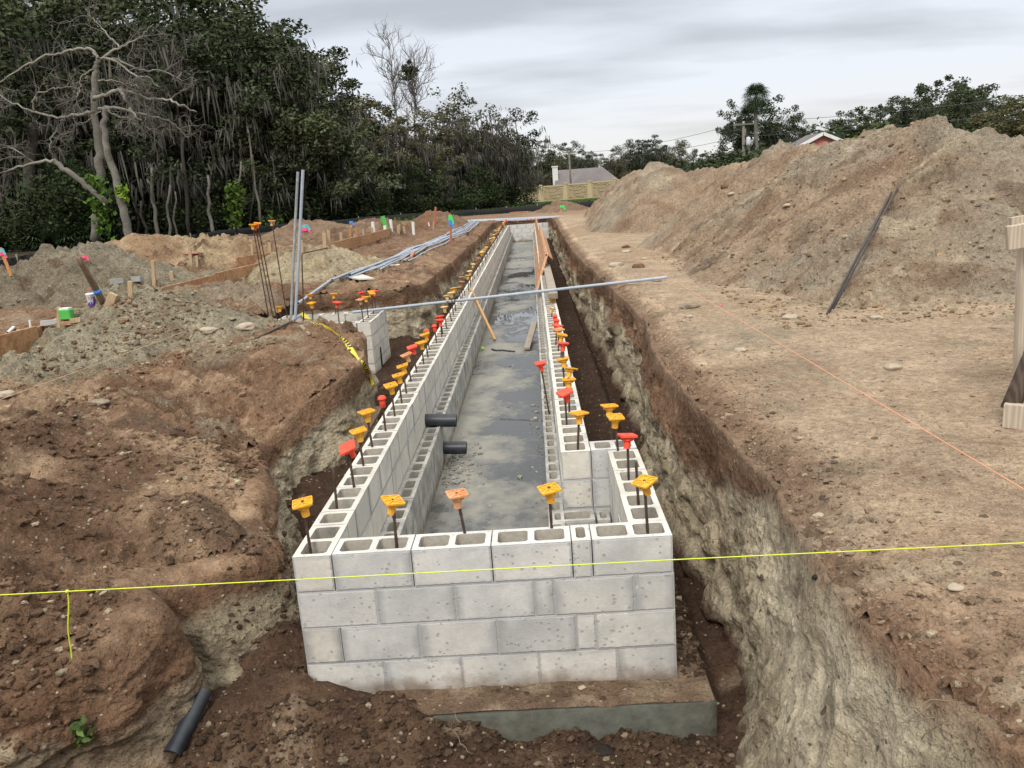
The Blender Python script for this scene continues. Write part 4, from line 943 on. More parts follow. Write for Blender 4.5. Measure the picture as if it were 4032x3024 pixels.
# ------------------------------------------------------------------ timber
def wood(name, c1, c2, scale=(1, 9, 9), rough=.7):
    m, t, b = base_mat(name); mp = t.new('ShaderNodeMapping'); t.set(mp.inputs['Vector'], obj_co(t)); mp.inputs['Scale'].default_value = scale
    n = t.noise(mp.outputs[0], 3.0, 6, .62); n2 = t.noise(obj_co(t), 2.0, 3); wv = t.new('ShaderNodeTexWave'); t.set(wv.inputs['Vector'], mp.outputs[0]); wv.inputs['Scale'].default_value = 1.4; wv.inputs['Distortion'].default_value = 7; wv.inputs['Detail'].default_value = 2
    f = t.math('ADD', t.math('MULTIPLY', n, .6), t.math('MULTIPLY', wv.outputs['Fac'], .4)); c = t.mix(t.ramp(f, .3, .72), rgb(c1), rgb(c2))
    c = t.mix(t.math('MULTIPLY', t.ramp(n2, .5, .75), .5), c, rgb(np.array(c1)*.55)); t.set(b.inputs['Base Color'], c); b.inputs['Roughness'].default_value = rough; t.set(b.inputs['Normal'], t.bump(f, .003, .5)); return m
M_FORM = wood('orange form plank', (0.34, 0.17, 0.08), (0.46, 0.27, 0.145)); M_PLY = wood('sanded form plywood', (0.44, 0.22, 0.11), (0.56, 0.33, 0.19), (4, 1.0, 4)); M_OLD = wood('weathered grey timber', (0.27, 0.215, 0.16), (0.41, 0.345, 0.27), (9, 9, 1))
M_STAKE = wood('pale stake timber', (0.34, 0.235, 0.14), (0.52, 0.39, 0.24), (9, 9, 1)); M_BRACE = wood('pine stick', (0.50, 0.27, 0.11), (0.62, 0.38, 0.19), (9, 9, 1)); M_DKW = wood('dark wet timber', (0.07, 0.05, 0.037), (0.13, 0.10, 0.075), (9, 9, 1)); M_LOG = wood('dark wooden pole', (0.13, 0.085, 0.055), (0.22, 0.155, 0.10), (9, 9, 1))
def beam(name, a, b, w, h, m, label, cat, group=None, up=(0, 0, 1)):
    q = MB(); q.beam(a, b, w, h, up); me = q.build(name, [m])
    bm_bevel(me, min(w, h)*.06); return solo(name, me, np.asarray(a), label, cat, group)
def bm_bevel(me, wd):
    import bmesh
    bm = bmesh.new(); bm.from_mesh(me); bmesh.ops.bevel(bm, geom=list(bm.edges), offset=wd, segments=1, affect='EDGES'); bm.to_mesh(me); bm.free()
def sheet(name, quad, th, m, label, cat, group=None):
    q = [np.asarray(p, float) for p in quad]; n = np.cross(q[1]-q[0], q[3]-q[0]); n = n/np.linalg.norm(n)*th
    V = q+[p-n for p in q]; b = MB(); b.add(V, [(0, 1, 2, 3), (7, 6, 5, 4), (0, 4, 5, 1), (1, 5, 6, 2), (2, 6, 7, 3), (3, 7, 4, 0)]); me = b.build(name, [m]); return solo(name, me, q[0], label, cat, group)
# form panels leaning on the long wall
sheet('plywood_form', [(1.395, 36.4, -.30), (1.395, 23.2, -.33), (1.53, 23.0, .30), (1.50, 36.2, .34)], .035, M_PLY, 'farthest brown plywood form panel leaning on the block wall'.replace('farthest ', '')+' near the trench end', 'form panel')
sheet('plywood_form', [(1.345, 25.0, -.34), (1.315, 12.4, -.22), (1.575, 13.5, .38), (1.575, 24.2, .42)], .045, M_PLY, 'brown plywood form panel with a slanted cut end standing over the wet slab', 'form panel')
sheet('plywood_form', [(1.58, 22.5, .42), (1.582, 13.4, .385), (1.72, 14.0, .20), (1.72, 21.4, .23)], .035, M_PLY, 'narrow plywood strip sloping off the top of the slant cut panel', 'form panel')
beam('timber_beam', (1.575, 14.0, .07), (1.575, 8.7, .11), .14, .09, M_OLD, 'grey timber beam lying along the top of the block wall, dark cut end showing', 'timber')
beam('brace_stick', onx(1017, 627, .16)+np.array([0, 0, .02]), onz(1069, 734, -.78), .042, .042, M_BRACE, 'pine stick propped from the long wall down onto the wet slab', 'stick')
pa = onz(1138, 753, -.76); pb = onz(1155, 696, -.62); beam('wooden_plank', pa, pb, .10, .038, M_OLD, 'old brown plank lying on the slab against the inner ledge', 'plank')
pa = hit(770, 975); beam('wooden_plank', onz(757, 1052-80, -.60), onz(812, 880, -.45), .16, .03, M_LOG, 'brown plank wedged in the cut behind the long wall', 'plank')
# form boards of the next footing
def board(v0, v1, h, label, z0=None, z1=None, th=.04, lift=0.0):
    a = hit(*v0); b = hit(*v1); a[2] += h/2+lift if z0 is None else z0-a[2]; b[2] += h/2+lift if z1 is None else z1-b[2]
    return beam('form_board', a, b, th, h, M_FORM, label, 'form board', 'plank forms of the next footing')
f0 = onz(-60, 770, .36)-[0, 0, .14]; f1 = onz(82, 730, .36)-[0, 0, .14]; f2 = onz(137, 704, .36)-[0, 0, .13]
beam('form_board', f0+[0, 0, .14], f1+[0, 0, .14], .04, .30, M_FORM, 'orange plank form with swirling grain by the white pipe tee', 'form board', 'plank forms of the next footing')
beam('form_board', f1+[0, .01, .13], f2+[0, .0, .13], .04, .28, M_FORM, 'short orange plank form half buried in the crumbly grey green heap', 'form board', 'plank forms of the next footing')
beam('form_board', onz(325, 637, .45), onz(466, 601, .48), .04, .15, M_FORM, 'orange plank form in front of the tan sand heap', 'form board', 'plank forms of the next footing')
beam('form_board', onz(464, 602, .48), onz(573, 575, .48), .04, .20, M_FORM, 'orange plank form ending by the tall capped rods', 'form board', 'plank forms of the next footing')
beam('form_board', onz(512, 566, .5), onz(648, 546, .5), .04, .22, M_FORM, 'rusty orange plank form behind the tall capped rods', 'form board', 'plank forms of the next footing')
beam('form_board', onz(690, 543, .48), onz(800, 514, .48), .05, .30, M_FORM, 'orange plank form beside the first white pipe stubs', 'form board', 'plank forms of the next footing')
beam('form_board', onz(798, 514.5, .48), onz(880, 492, .48), .05, .30, M_FORM, 'orange plank form running behind the white pipe stubs', 'form board', 'plank forms of the next footing')
beam('form_board', onz(890, 488, .42), onz(962, 479, .42), .06, .26, M_FORM, 'short orange plank form at the far end near the green flagged stake', 'form board', 'plank forms of the next footing')
beam('form_board', onz(1104, 463, .2)+[0, 0, .07], onz(1143, 461, .2)+[0, 0, .07], .3, .12, M_FORM, 'small brown wooden box form lying before the black silt fence', 'form board')
# stakes: pixel of foot, of head, width
STK = [(155, 765, 153, 738, .10, 'wide wooden stake behind the plank form by the white tee'), (113, 762, 115, 729, .10, 'broad paddle shaped stake head beside the white pipe tee')]
def stake(u0, v0, u1, v1, wd, label, m=None, grp='wooden stakes among the heaps'):
    a = hit(u0, v0); t_ = ony(u1, v1, a[1]); d = (t_-a)/np.linalg.norm(t_-a); b = MB(); b.beam(a-d*.15, t_, wd, wd*.55, (0, 1, 0)); me = b.build('stake', [m or M_STAKE]); bm_bevel(me, wd*.06)
    return solo('wooden_stake', me, a, label, 'stake', grp)
for q in [(46, 733, 44, 712, .09, 'broad stake behind the plank form, beside the white tee'), (72, 728, 70, 711, .07, 'stake with a blunt head right by the white pipe tee'.replace('right by', 'next to')), (128, 704, 128, 663, .05, 'round orange brown post by the green box'),
          (239, 653, 246, 634, .11, 'leaning block of wood at the top of the grey green heap'), (282, 641, 281, 607, .06, 'narrow stake before the tan sand heap'), (333, 614, 330, 563, .065, 'tall pale stake at the foot of the tan sand heap'),
          (371, 606, 370, 586, .07, 'short stake between two plank forms'), (413, 570, 409, 534, .075, 'broad pale stake standing behind the plank form corner'), (426, 574, 425, 552, .06, 'short stake at the corner of two plank forms'),
          (545, 549, 543, 527, .06, 'short pale stake behind the upright grey pipes'), (583, 542, 582, 524, .07, 'stake just beyond the upright grey pipes'), (652, 546, 650, 519, .08, 'stake close to the clean upright pipe'), (702, 538, 700, 503, .085, 'first of two tall stakes beside the brown heap'),
          (713, 536, 709, 497, .06, 'second of two tall stakes beside the brown heap'), (738, 529, 736, 502, .09, 'stake with a double head by the brown heap'), (767, 524, 765, 506, .06, 'small stake along the far plank form'), (786, 520, 784, 494, .06, 'thin stake along the far plank form'),
          (806, 515, 803, 491, .06, 'thin stake near the first white pipe stub'), (812, 513, 811, 493, .05, 'thinnest stake near the first white pipe stub'), (861, 504, 859, 487, .08, 'stake between white pipe stubs'), (874, 503, 872, 489, .08, 'stake close before the bright green pipe')]:
    stake(*q)
for q in [(757, 513, 756, 490, .10, 'first of two short orange posts under the blue ribbon stake'), (770, 514, 769, 491, .10, 'second of two short orange posts under the blue ribbon stake'), (1188, 462, 1188, 455, .12, 'grey stub post before the far brown heap')]: stake(*q, m=M_FORM)
# survey stakes with ribbons
RIB = {k: simple('ribbon '+k, c, .6, .1, 20) for k, c in dict(pink=(0.85, .10, .22), green=(.05, .75, .12), blue=(.06, .25, .75), teal=(.12, .5, .55), white=(.8, .8, .78)).items()}
M_ORST = wood('orange survey lath', (0.50, 0.20, 0.07), (0.62, 0.30, 0.12), (9, 9, 1)); M_REDST = wood('red brown lath', (0.33, 0.11, 0.05), (0.44, 0.18, 0.09), (9, 9, 1))
def survey(u0, v0, u1, v1, wd, rib, label, m=None, hl=.10):
    a = hit(u0, v0); t_ = ony(u1, v1, a[1]); r = empty('survey_stake', a, label, 'survey stake', 'survey stakes'); d = (t_-a)/np.linalg.norm(t_-a)
    b = MB(); b.beam(a-d*.15, t_, wd, wd*.5, (0, 1, 0)); part('lath', b.build('lath', [m or M_ORST]), r)
    L = np.linalg.norm(t_-a)
    for k, c in enumerate(rib):
        b = MB(); p = t_-d*L*(.05+hl*k); b.beam(p, p-d*L*hl*.98, wd*1.5, wd*1.1, (0, 1, 0)); q = p-d*L*hl+np.array([wd, -.01, 0]); b.beam(p+np.array([wd*.6, -.02, 0]), q+np.array([wd*.4, -.02, -L*hl*.8]), wd*.7, .006, (0, 1, 0)); part('ribbon', b.build('ribbon', [RIB[c]]), r)
    return r
survey(23, 592, 0, 535, .055, ['teal', 'pink'], 'orange survey lath with blue and pink ribbon at the edge of the dark wood', hl=.12)
survey(182, 560, 181, 553, .07, ['pink'], 'short lath with a pink ribbon behind the grey heap', hl=.7)
survey(975, 530, 972, 461, .06, ['green', 'blue'], 'red brown lath with green and blue ribbons beside the pipe bundle', M_REDST, .16)
survey(659, 500, 656, 485, .14, ['teal', 'pink'], 'lath with teal and pink ribbon seen between the upright pipes', hl=.45)
survey(759, 492, 758, 478, .08, ['blue'], 'thin lath with a blue ribbon beyond the stakes', M_STAKE, .35)
survey(1211, 461, 1214, 443.5, .12, ['green'], 'lath with a pale green ribbon beside the small far heap', M_STAKE, .25)
for q in [(808, 507, 806, 481, .07, 'plain grey lath beyond the far plank form'), (848+16, 500, 862, 484, .05, 'plain lath by the green pipe'), (936, 495, 936, 478, .05, 'thin white lath near the rounded brown heap'), (889, 482, 888, 477, .05, 'tiny lath top near the silt fence')]: stake(*q, m=M_STAKE)
for (u0, v0, u1, v1, lb) in ((923, 487, 921, 456, 'red brown pole at the edge of the wood, shorter one'), (939, 486, 941, 447, 'thin red brown pole at the edge of the wood, taller one')): stake(u0, v0, u1, v1, .09, lb, m=M_REDST)
# white stubs
for i, (u0, v0, u1, v1) in enumerate([(808, 512, 805, 479), (833, 508, 831, 487), (846, 498, 843.5, 474), (893.5, 506, 892, 479), (927, 488, 924.5, 480)]):
    a = hit(u0, v0); t_ = ony(u1, v1, a[1]); pipe('pipe_stub', [a-np.array([0, 0, .1]), t_], .055, M_WPVC, ['white pipe stub in front of the far plank form, first of the row', 'short white pipe stub below the bright green pipe', 'white pipe stub just behind the bright green pipe', 'white pipe stub standing alone before the brown heap', 'short white pipe stub beyond the brown heap'][i], 'pipe stub', 'white pipe stubs in a row', 12)
M_GRN = simple('bright green plastic', (0.10, 0.45, 0.09), .5, .1, 10); a = hit(836, 497); pipe('pipe_stub', [a-np.array([0, 0, .05]), ony(826, 467, a[1])], .085, M_GRN, 'bright green pipe leaning among the white stubs', 'pipe stub')
# white tee at the plank form
r_ = empty('pipe_tee', onz(60, 733, .40), 'thin white water pipe with an upright tee at the plank form', 'water pipe')
q0 = ony(0, 749, 6.2); q1 = ony(76, 722, 6.45); q2 = ony(64, 691, 6.4); q3 = ony(67.5, 720, 6.4); q4 = ony(42, 724, 6.6)
for nm, P in (('pipe', [q0-np.array([.5, .2, .0]), q0, q1]), ('riser', [q3, q2]), ('elbow', [q4, q3])): part(nm, pipe_mesh(np.array(P), .014, M_WPVC, 10), r_)
for i, (u0, v0, u1, v1) in enumerate([(17, 719, 32, 707), (32, 708, 60, 704)]):
    if i == 0: a = hit(17, 722); b_ = hit(30, 710); pipe('pipe_offcut', [a+[0, 0, .02], b_+[0, 0, .02]], .02, M_WPVC, 'white pipe offcut lying behind the plank form', 'pipe offcut')
# ------------------------------------------------------------------ tall bare rods
GT = 'tall rods standing at the vault'
def tall(u0, v0, u1, v1, y0, y1, cap, label, m='amber'):
    a = ony(u0, v0, y0); t_ = ony(u1, v1, y1); r = empty('capped_rebar', a, label, 'rebar', GT); P = sagline(a-np.array([0, 0, .3]), t_, .02, 40)
    rr = np.where(np.arange(40) % 2 == 0, .0092, .0082); V, F = tube(P, rr, 7); part('rod', new_mesh('rod', V, F, [M_REBAR]), r)
    if cap:
        c = ob('safety_cap', cap_for('star', COLN[m]), r); c.location = Vector(t_-a)+Vector((0, 0, -.01)); c.rotation_euler = (random.uniform(-.1, .1), random.uniform(.05, .2), .2)
tall(583, 692, 545.5, 484, 9.0, 8.9, True, 'tall leaning rod with an amber cap, first of the three close together')
tall(593, 690, 551, 486, 9.1, 9.0, True, 'tall leaning rod with a red cap between two amber capped ones', 'red')
tall(601, 690, 556, 481, 9.2, 9.1, True, 'tall leaning rod with an amber cap, highest of the three close together')
tall(622, 690, 587, 476, 9.1, 9.0, True, 'tall leaning rod with a faded peach cap, set apart from the three', 'peach')
a = ony(656.5, 704, 8.1); c1 = ony(652.5, 592, 8.1); c2 = ony(655, 587, 8.15); c3 = ony(708, 536, 8.6); V, F = tube(np.array([a, (a+c1)/2, c1, c2+np.array([.01, 0, .02]), c2+np.array([.05, .0, .035]), (c2+c3)/2+np.array([0, 0, .02]), ony(708, 577, 8.6)*0+c3*1.0])[:5], .0095, 8)
cH = ony(708, 535+42, 8.5); b_ = ony(654, 548, 8.1); a0 = ony(656.5, 704, 8.1); top = ony(652, 553, 8.1); e1 = ony(658, 546.5, 8.15); e2 = ony(708, 535.5, 8.3)
V, F = tube(np.array([a0, (a0*2+top)/3, (a0+top*2)/3, top, (top+e1)/2+np.array([-.005, 0, .015]), e1, (e1+e2)/2, e2]), .0095, 8)
solo('rebar_rod', new_mesh('rod', V, F, [M_REBAR]), a0, 'dark steel rod bent to a hook beside the upright pipes', 'rebar')
# wedge stakes at the vault lip
for (u0, v0, u1, v1, lb) in ((553, 735, 630, 700, 'dark stick lying on the soil edge before the vault'), (650, 708, 668, 727, 'short grey slat stuck in the soil before the vault')):
    beam('wooden_stick', hit(u0, v0)+[0, 0, .02], hit(u1, v1)+[0, 0, .03], .035, .025, M_DKW if u0 < 600 else M_OLD, lb, 'stick')
# dark pole leaning behind the cup
a = hit(224, 655); t_ = ony(169, 556, a[1]-.35); pl = empty('leaning_pole', a, 'dark wooden pole leaning over the drink cup with a blue tie', 'pole'); V, F = tube(np.linspace(a-(t_-a)*.05, t_, 8), np.linspace(.042, .036, 8), 10); part('shaft', new_mesh('shaft', V, F, [M_LOG]), pl)
p = a+(t_-a)*.27; d = (t_-a)/np.linalg.norm(t_-a); V, F = tube(np.array([p-d*.025, p+d*.025]), .047, 10); part('tie', new_mesh('tie', V, F, [RIB['blue']]), pl)
# drink cup
M_CUPW = simple('white paper cup', (0.82, 0.82, 0.84), .5, .05, 10); M_CUPP = simple('purple print', (0.13, 0.05, 0.30), .5, .15, 14); M_STRAW = simple('red straw', (0.65, 0.05, 0.06), .5, .1, 10)
cb = hit(199, 661); ck = empty('drink_cup', cb, 'large white and purple drink cup marked 44 with a red straw', 'cup'); H = 22*np.linalg.norm(cb-CAM)/1803; rt, rb = .36*H, .27*H
def cup_r(z): return rb+(rt-rb)*z/H
V, F = lathe([(rb*.9, 0), (rb, .004), (rt, H), (rt+.004, H+.004), (rt+.004, H+.012), (rt-.006, H+.016), (.02, H+.022)], 28); part('body', (setattr, new_mesh('cup', [Vector(q)+Vector(cb) for q in V], F, [M_CUPW]))[1], ck)
b = MB(); n = 16
def cuppatch(a0, a1, z0, z1, m, k=10, e=.0015):
    A = np.linspace(a0, a1, k); V = [(math.cos(t)*(cup_r(z)+e)+cb[0], math.sin(t)*(cup_r(z)+e)+cb[1], z+cb[2]) for z in (z0, (z0+z1)/2, z1) for t in A]
    b.add(V, [(j*k+i, j*k+i+1, (j+1)*k+i+1, (j+1)*k+i) for j in range(2) for i in range(k-1)], m)
fa = math.atan2(CAM[1]-cb[1], CAM[0]-cb[0])
cuppatch(fa-1.9, fa+1.9, .02*H, .30*H, 0, 26); cuppatch(fa+.60, fa+1.9, .30*H, .8*H, 0, 12)
part('band', b.build('band', [M_CUPP], True), ck)
b = MB()
for k in (0, 1):                                            # the two figures, as bent strips on the cup
    c = fa-.42+k*.62
    for (x0, x1, z0, z1) in ((-.20, -.12, .48, .76), (-.20, .16, .42, .52), (.05, .14, .20, .76)): cuppatch(c+x0, c+x1, z0*H, z1*H, 0, 4, .003)
part('lettering', b.build('lettering', [simple('cup lettering', (0.85, 0.85, 0.88), .5, .03, 10)]), ck)
b = MB()
for k in (0, 1):
    c = fa-.42+k*.62; cuppatch(c-.24, c+.19, .18*H, .78*H, 0, 6, .002)
part('backing', b.build('backing', [M_CUPP]), ck)
V, F = tube(np.array([cb+[0, 0, H], cb+[0, 0, H*1.35], cb+[-.02, 0, H*1.6]]), .005, 8); part('straw', new_mesh('straw', V, F, [M_STRAW]), ck)
# green box, brick block, white sheet
a = hit(146, 690); ks = np.linalg.norm(a-CAM)/1803; b = MB(); b.box(a+[0, 0, 10*ks], (11*ks, 9*ks, 10*ks)); me = b.build('box', [M_GRN]); bm_bevel(me, .012); gb = solo('plastic_box', me, a, 'bright green plastic box behind the round post', 'box')
b = MB(); b.box(a+[0.0, 0, 21*ks], (9*ks, 7*ks, 1.5*ks)); lid = part('lid', b.build('lid', [M_CUPW]), gb); lid.location = -Vector(gb.location)
M_GCB = simple('loose grey block', (.30, .30, .285), .9, .15, 20); M_DRED = simple('dark red sheet', (.22, .025, .025), .7, .15, 20)
for (u, v, s, m, lb, rz) in ((118, 700, (.15, .05, .035), M_BLOCKIN, 'grey concrete block lying behind the plank form', .3), (150, 701, (.08, .04, .025), M_FORM, 'orange wood offcut beside the round post', .1), (163, 696, (.06, .04, .03), M_STAKE, 'brown wood block behind the round post', .5), (253, 612, (.11, .06, .05), M_GCB, 'tilted grey concrete block at the foot of the tan heap', .6), (297, 607, (.10, .055, .05), M_GCB, 'grey concrete block beside the narrow stake', -.2), (418, 550, (.22, .14, .012), M_DRED, 'small dark red sheet on the soil behind the stakes', .1)):
    a = hit(u, v); b = MB(); c, s_ = math.cos(rz), math.sin(rz); b.box(a+[0, 0, s[2]*.7], s, [[c, -s_, 0], [s_, c, .15], [0, -.1, 1]]); me = b.build('block', [m]); bm_bevel(me, min(s)*.12); solo('loose_block', me, a, lb, 'block')
a = [hit(*q) for q in ((749, 600), (776, 610), (809, 605), (785, 596))]; zz_ = max(p[2] for p in a)+.02
M_SHEET = simple('dusty white board', (0.56, 0.53, 0.46), .7, .2, 14, .003); sheet('white_board', [p*[1, 1, 0]+[0, 0, zz_] for p in a], .025, M_SHEET, 'dusty white board lying at the near end of the pipe bundle'.replace('near end', 'cut end'), 'board')
a = hit(852, 575); b = MB(); V, F = lathe([(.17, 0), (.18, .02), (.1, .03), (.01, .03)], 16); b.add([np.array(q)*[1.3, .6, 1]+a+[0, 0, .01] for q in V], F); solo('paper_plate', b.build('p', [M_SHEET], True), a, 'flat whitish disc of cardboard on the brown ground by the pipes', 'cardboard')
beam('brick_piece', hit(888, 559)+[0, 0, .03], hit(894, 552)+[0, 0, .08], .07, .05, simple('red brick', (0.45, .19, .11), .9, .2, 30), 'broken piece of red brick beside the pipe bundle', 'brick')
# ------------------------------------------------------------------ batter board stand at the edge
M_GW = wood('bleached pine', (0.40, 0.33, 0.25), (0.54, 0.46, 0.36), (9, 9, 1), .85)
bs = empty('batter_board', onz(2215, 930, .25), 'bleached timber stand with crossbar, dark brace and foot board at the edge of the site', 'batter board')
Yb = 0.75
pb0 = ony(2206, 905, 0.95); pt0 = ony(2219, 500, 1.0); q = MB(); q.beam(pb0-[0, 0, .1], pt0+[0, 0, .05], .085, .06, (0, 1, 0)); me = q.build('post', [M_GW]); bm_bevel(me, .004); part('post', me, bs)
q = MB(); c0 = ony(2174, 515, .88); q.beam(c0-[0.0, 0, 0], c0+np.array([.95, -.10, .10]), .04, .135); me = q.build('crossbar', [M_GW]); bm_bevel(me, .004); part('crossbar', me, bs)
q = MB(); c0 = ony(2181, 489, 1.05); q.beam(c0, c0+np.array([.95, -.05, .08]), .04, .10); part('crossbar', q.build('crossbar', [M_GW]), bs)
q = MB(); fb = hit(2166, 922); q.beam(fb+[0, 0, .07], fb+np.array([.75, -.55, .06]), .05, .14); me = q.build('foot_board', [M_GW]); bm_bevel(me, .004); part('foot_board', me, bs)
b0 = ony(2181, 885, .70); b1 = ony(2260, 700, .70); V, F = tube(np.linspace(b0, b1, 5), .05, 10); part('brace', new_mesh('brace', V, F, [M_DKW], None, True), bs)
# ------------------------------------------------------------------ rods on the sand heap
GRH = 'rods lying on the biggest sand heap'
for i, (p0, p1) in enumerate([((1786, 688), (1917, 437)), ((1791, 684), (1925, 424)), ((1800, 676), (1938, 415))]):
    q = np.array([hit(p0[0]+(p1[0]-p0[0])*t, p0[1]+(p1[1]-p0[1])*t) for t in np.linspace(0, 1, 7)]); q[:, 2] += .03
    a, b_ = q[0], q[-1]; t = np.linspace(0, 1, 7)[:, None]; lin = a*(1-t)+b_*t; lift = max(0, (q[:, 2]-lin[:, 2]).max()); lin[:, 2] += lift+.015
    V, F = tube(lin, .011, 7); solo('rebar_rod', new_mesh('rod', V, F, [simple('dark rod', (0.075, .066, .06), .7, .3, 30)] if i == 0 else [bpy.data.materials['dark rod']]), a, ['lowest of three steel rods lying on the biggest sand heap', 'middle of three steel rods lying on the biggest sand heap', 'topmost of three steel rods lying on the biggest sand heap'][i], 'rebar', GRH)
# ------------------------------------------------------------------ strings and tape
M_YEL = simple('yellow string', (0.68, 0.80, 0.05), .6, .05, 10); M_PINK = simple('pink string', (0.80, 0.36, 0.22), .7, .1, 10); M_TAN = simple('faded string', (0.55, 0.38, 0.24), .8, .1, 10)
Z_S = .30
P = [onz(-120, 1290, Z_S)+np.array([-5, .02, 0]), onz(145, 1277.5, Z_S), onz(640, 1252, Z_S), onz(1457, 1209, Z_S), onz(2330, 1166, Z_S)+np.array([4, -.08, 0])]
r_ = empty('mason_line', P[1], 'taut yellow mason line stretched across in front of the block foundation, tail hanging', 'string line')
V, F = tube(np.array(P), .0021, 6); part('line', new_mesh('line', V, F, [M_YEL]), r_)
k0 = P[1]; tl = np.linspace(0, 1, 30); pts = np.array([k0+np.array([-.045*s+.003*math.sin(8*s), .003*math.cos(7*s), -.305*s]) for s in tl]); V, F = tube(pts, .0026, 6); part('tail', new_mesh('tail', V, F, [M_YEL]), r_)
V, F = lathe([(.001, -.008), (.007, -.004), (.008, .003), (.001, .008)], 8); part('knot', new_mesh('knot', [np.array(q)+k0 for q in V], F, [M_YEL]), r_)
V, F = tube(sagline(onz(1372, 555, .32), onz(2290, 1098, .48)*1.8-onz(1372, 555, .32)*.8, .01, 30), .0026, 5); solo('mason_line', new_mesh('line', V, F, [M_PINK]), onz(1565, 655, .33), 'pink string line running over the sandy ground past the batter board', 'string line')
V, F = tube(sagline(onz(-60, 885, .48), onz(582, 646, .30), .01, 16), .0030, 5); solo('mason_line', new_mesh('line', V, F, [M_TAN]), onz(250, 790, .4), 'faded string line over the brown soil towards the vault', 'string line')
# caution tape
M_TAPE = simple('yellow tape', (0.70, 0.55, 0.03), .45, .08, 12, spec=.5); M_TAPEB = simple('black print', (0.02, 0.02, 0.018), .5, .1, 12)
TP = [ony(651, 677, 8.95), ony(660, 684, 8.6), ony(672, 694, 8.1), ony(690, 703, 7.3), ony(716, 713, 6.6), ony(736, 729, 6.0), ony(752, 748, 5.6), ony(768, 767, 5.3), ony(782, 785, 5.15), ony(792, 802, 5.05), ony(800, 818, 5.0), ony(804, 832, 4.98)]
TP = np.array(TP)
TPX = [(651, 677), (660, 684), (672, 694), (690, 703), (716, 713), (736, 729), (752, 748), (768, 767), (782, 785), (792, 802), (800, 818), (804, 832)]
for i in range(2, len(TP)):
    h_ = hit(*TPX[i]); dd_ = np.linalg.norm(h_-CAM); h_ = CAM+(h_-CAM)*(1-.05/dd_)
    TP[i] = h_ if h_[1] < TP[i-1, 1]+.25 else ony(*TPX[i], TP[i-1, 1]-.06)
ti = np.linspace(0, len(TP)-1, 150); Q = np.stack([np.interp(ti, np.arange(len(TP)), TP[:, k]) for k in range(3)], 1)
for _ in range(12): Q[1:-1] = (Q[:-2]+2*Q[1:-1]+Q[2:])/4
tg = np.gradient(Q, axis=0); tg /= np.linalg.norm(tg, axis=1)[:, None]
wd = .012+.013*np.abs(np.sin(ti*1.25+.4)); V = []
for i in range(150):
    side = np.cross(tg[i], CC); side /= np.linalg.norm(side); nn = np.cross(side, tg[i]); a = .9*math.sin(ti[i]*1.1); s = side*math.cos(a)+nn*math.sin(a); V += [Q[i]+s*wd[i]*1.25+nn*.004, Q[i]-nn*.006, Q[i]-s*wd[i]*1.25+nn*.004]
F = []; fm = []
pat = [0, 1, 1, 0, 1, 1, 1, 0, 1, 0, 1, 1, 0, 1, 1]
for i in range(149):
    for j in (0, 1):
        F.append((i*3+j, i*3+j+1, (i+1)*3+j+1, (i+1)*3+j)); fm.append(1 if (i % 42) > 22 and pat[(i*2+j) % 15] and (i+j) % 3 else 0)
solo('caution_tape', new_mesh('tape', np.array(V), np.array(F), [M_TAPE, M_TAPEB], fm), TP[0], 'twisted yellow and black caution tape trailing from the vault into the cut', 'caution tape')
b = MB(); V, F = lathe([(.004, -.03), (.03, -.02), (.036, 0), (.03, .02), (.004, .03)], 9); b.add([np.array(q)*random.uniform(.8, 1.2)+TP[0]*.4+TP[1]*.6 for q in V], F); solo('tape_knot', b.build('k', [M_TAPE], False), TP[1], 'crumpled knot of yellow tape on the grey pipe', 'caution tape')
# bits on the slab
V, F = tube(np.array([onz(1062, 754, -.785), onz(1072, 757, -.78), onz(1085, 756, -.785), onz(1098, 758, -.785), onz(1112, 759, -.785)]), .012, 8); solo('hose_piece', new_mesh('h', V, F, [M_BPIPE]), onz(1085, 756, -.79), 'short black hose lying on the wet slab', 'hose')
a = onz(1042, 752.5, -.76); V, F = lathe([(.002, -.03), (.026, -.018), (.032, 0), (.026, .018), (.002, .03)], 12); solo('green_ball', new_mesh('ball', [np.array(q)+a for q in V], F, [simple('lime plastic', (.45, .80, .05), .5, .1, 10)], None, True), a, 'small lime green ball on the wet slab', 'ball')

# ------------------------------------------------------------------ rocks and clods
def ico(n=2):
    import bmesh
    bm = bmesh.new(); bmesh.ops.create_icosphere(bm, subdivisions=n, radius=1); V = np.array([v.co[:] for v in bm.verts]); F = np.array([[v.index for v in f.verts] for f in bm.faces]); bm.free(); return V, F
IV3, IF3 = ico(3); IV1, IF1 = ico(1); IV2, IF2 = ico(2)
M_ROCK = simple('limestone', (0.43, 0.36, 0.27), .92, .25, 26, .008, spec=.15, c2=(0.40, 0.33, 0.25)); M_ROCKB = simple('brown clod', (0.15, 0.085, 0.05), .95, .3, 26, .01, spec=.1); M_ROCKG = simple('grey clod', (0.26, 0.21, 0.16), .95, .3, 26, .01, spec=.1)
M_CHAR = simple('black muck', (0.03, 0.024, 0.02), .95, .4, 30, .012, spec=.1)
def rock(u, v, w_, label, m=M_ROCK, flat=.42, s=0):
    a = hit(u, v); dist = np.linalg.norm(a-CAM); r = w_/1803*dist/2
    n = 1+.55*fbm(IV3[:, 0]*1.3+s*7.1, IV3[:, 1]*1.3, IV3[:, 2]*1.3, o=3, s=600+s); V = IV3*n[:, None]*[r, r*.8, r*flat]; V = V+np.sign(V)*0
    solo('rock', new_mesh('rock', V+a+[0, 0, r*flat*.35], IF3, [m], None, True), a, label, 'rock', 'stones on the site')
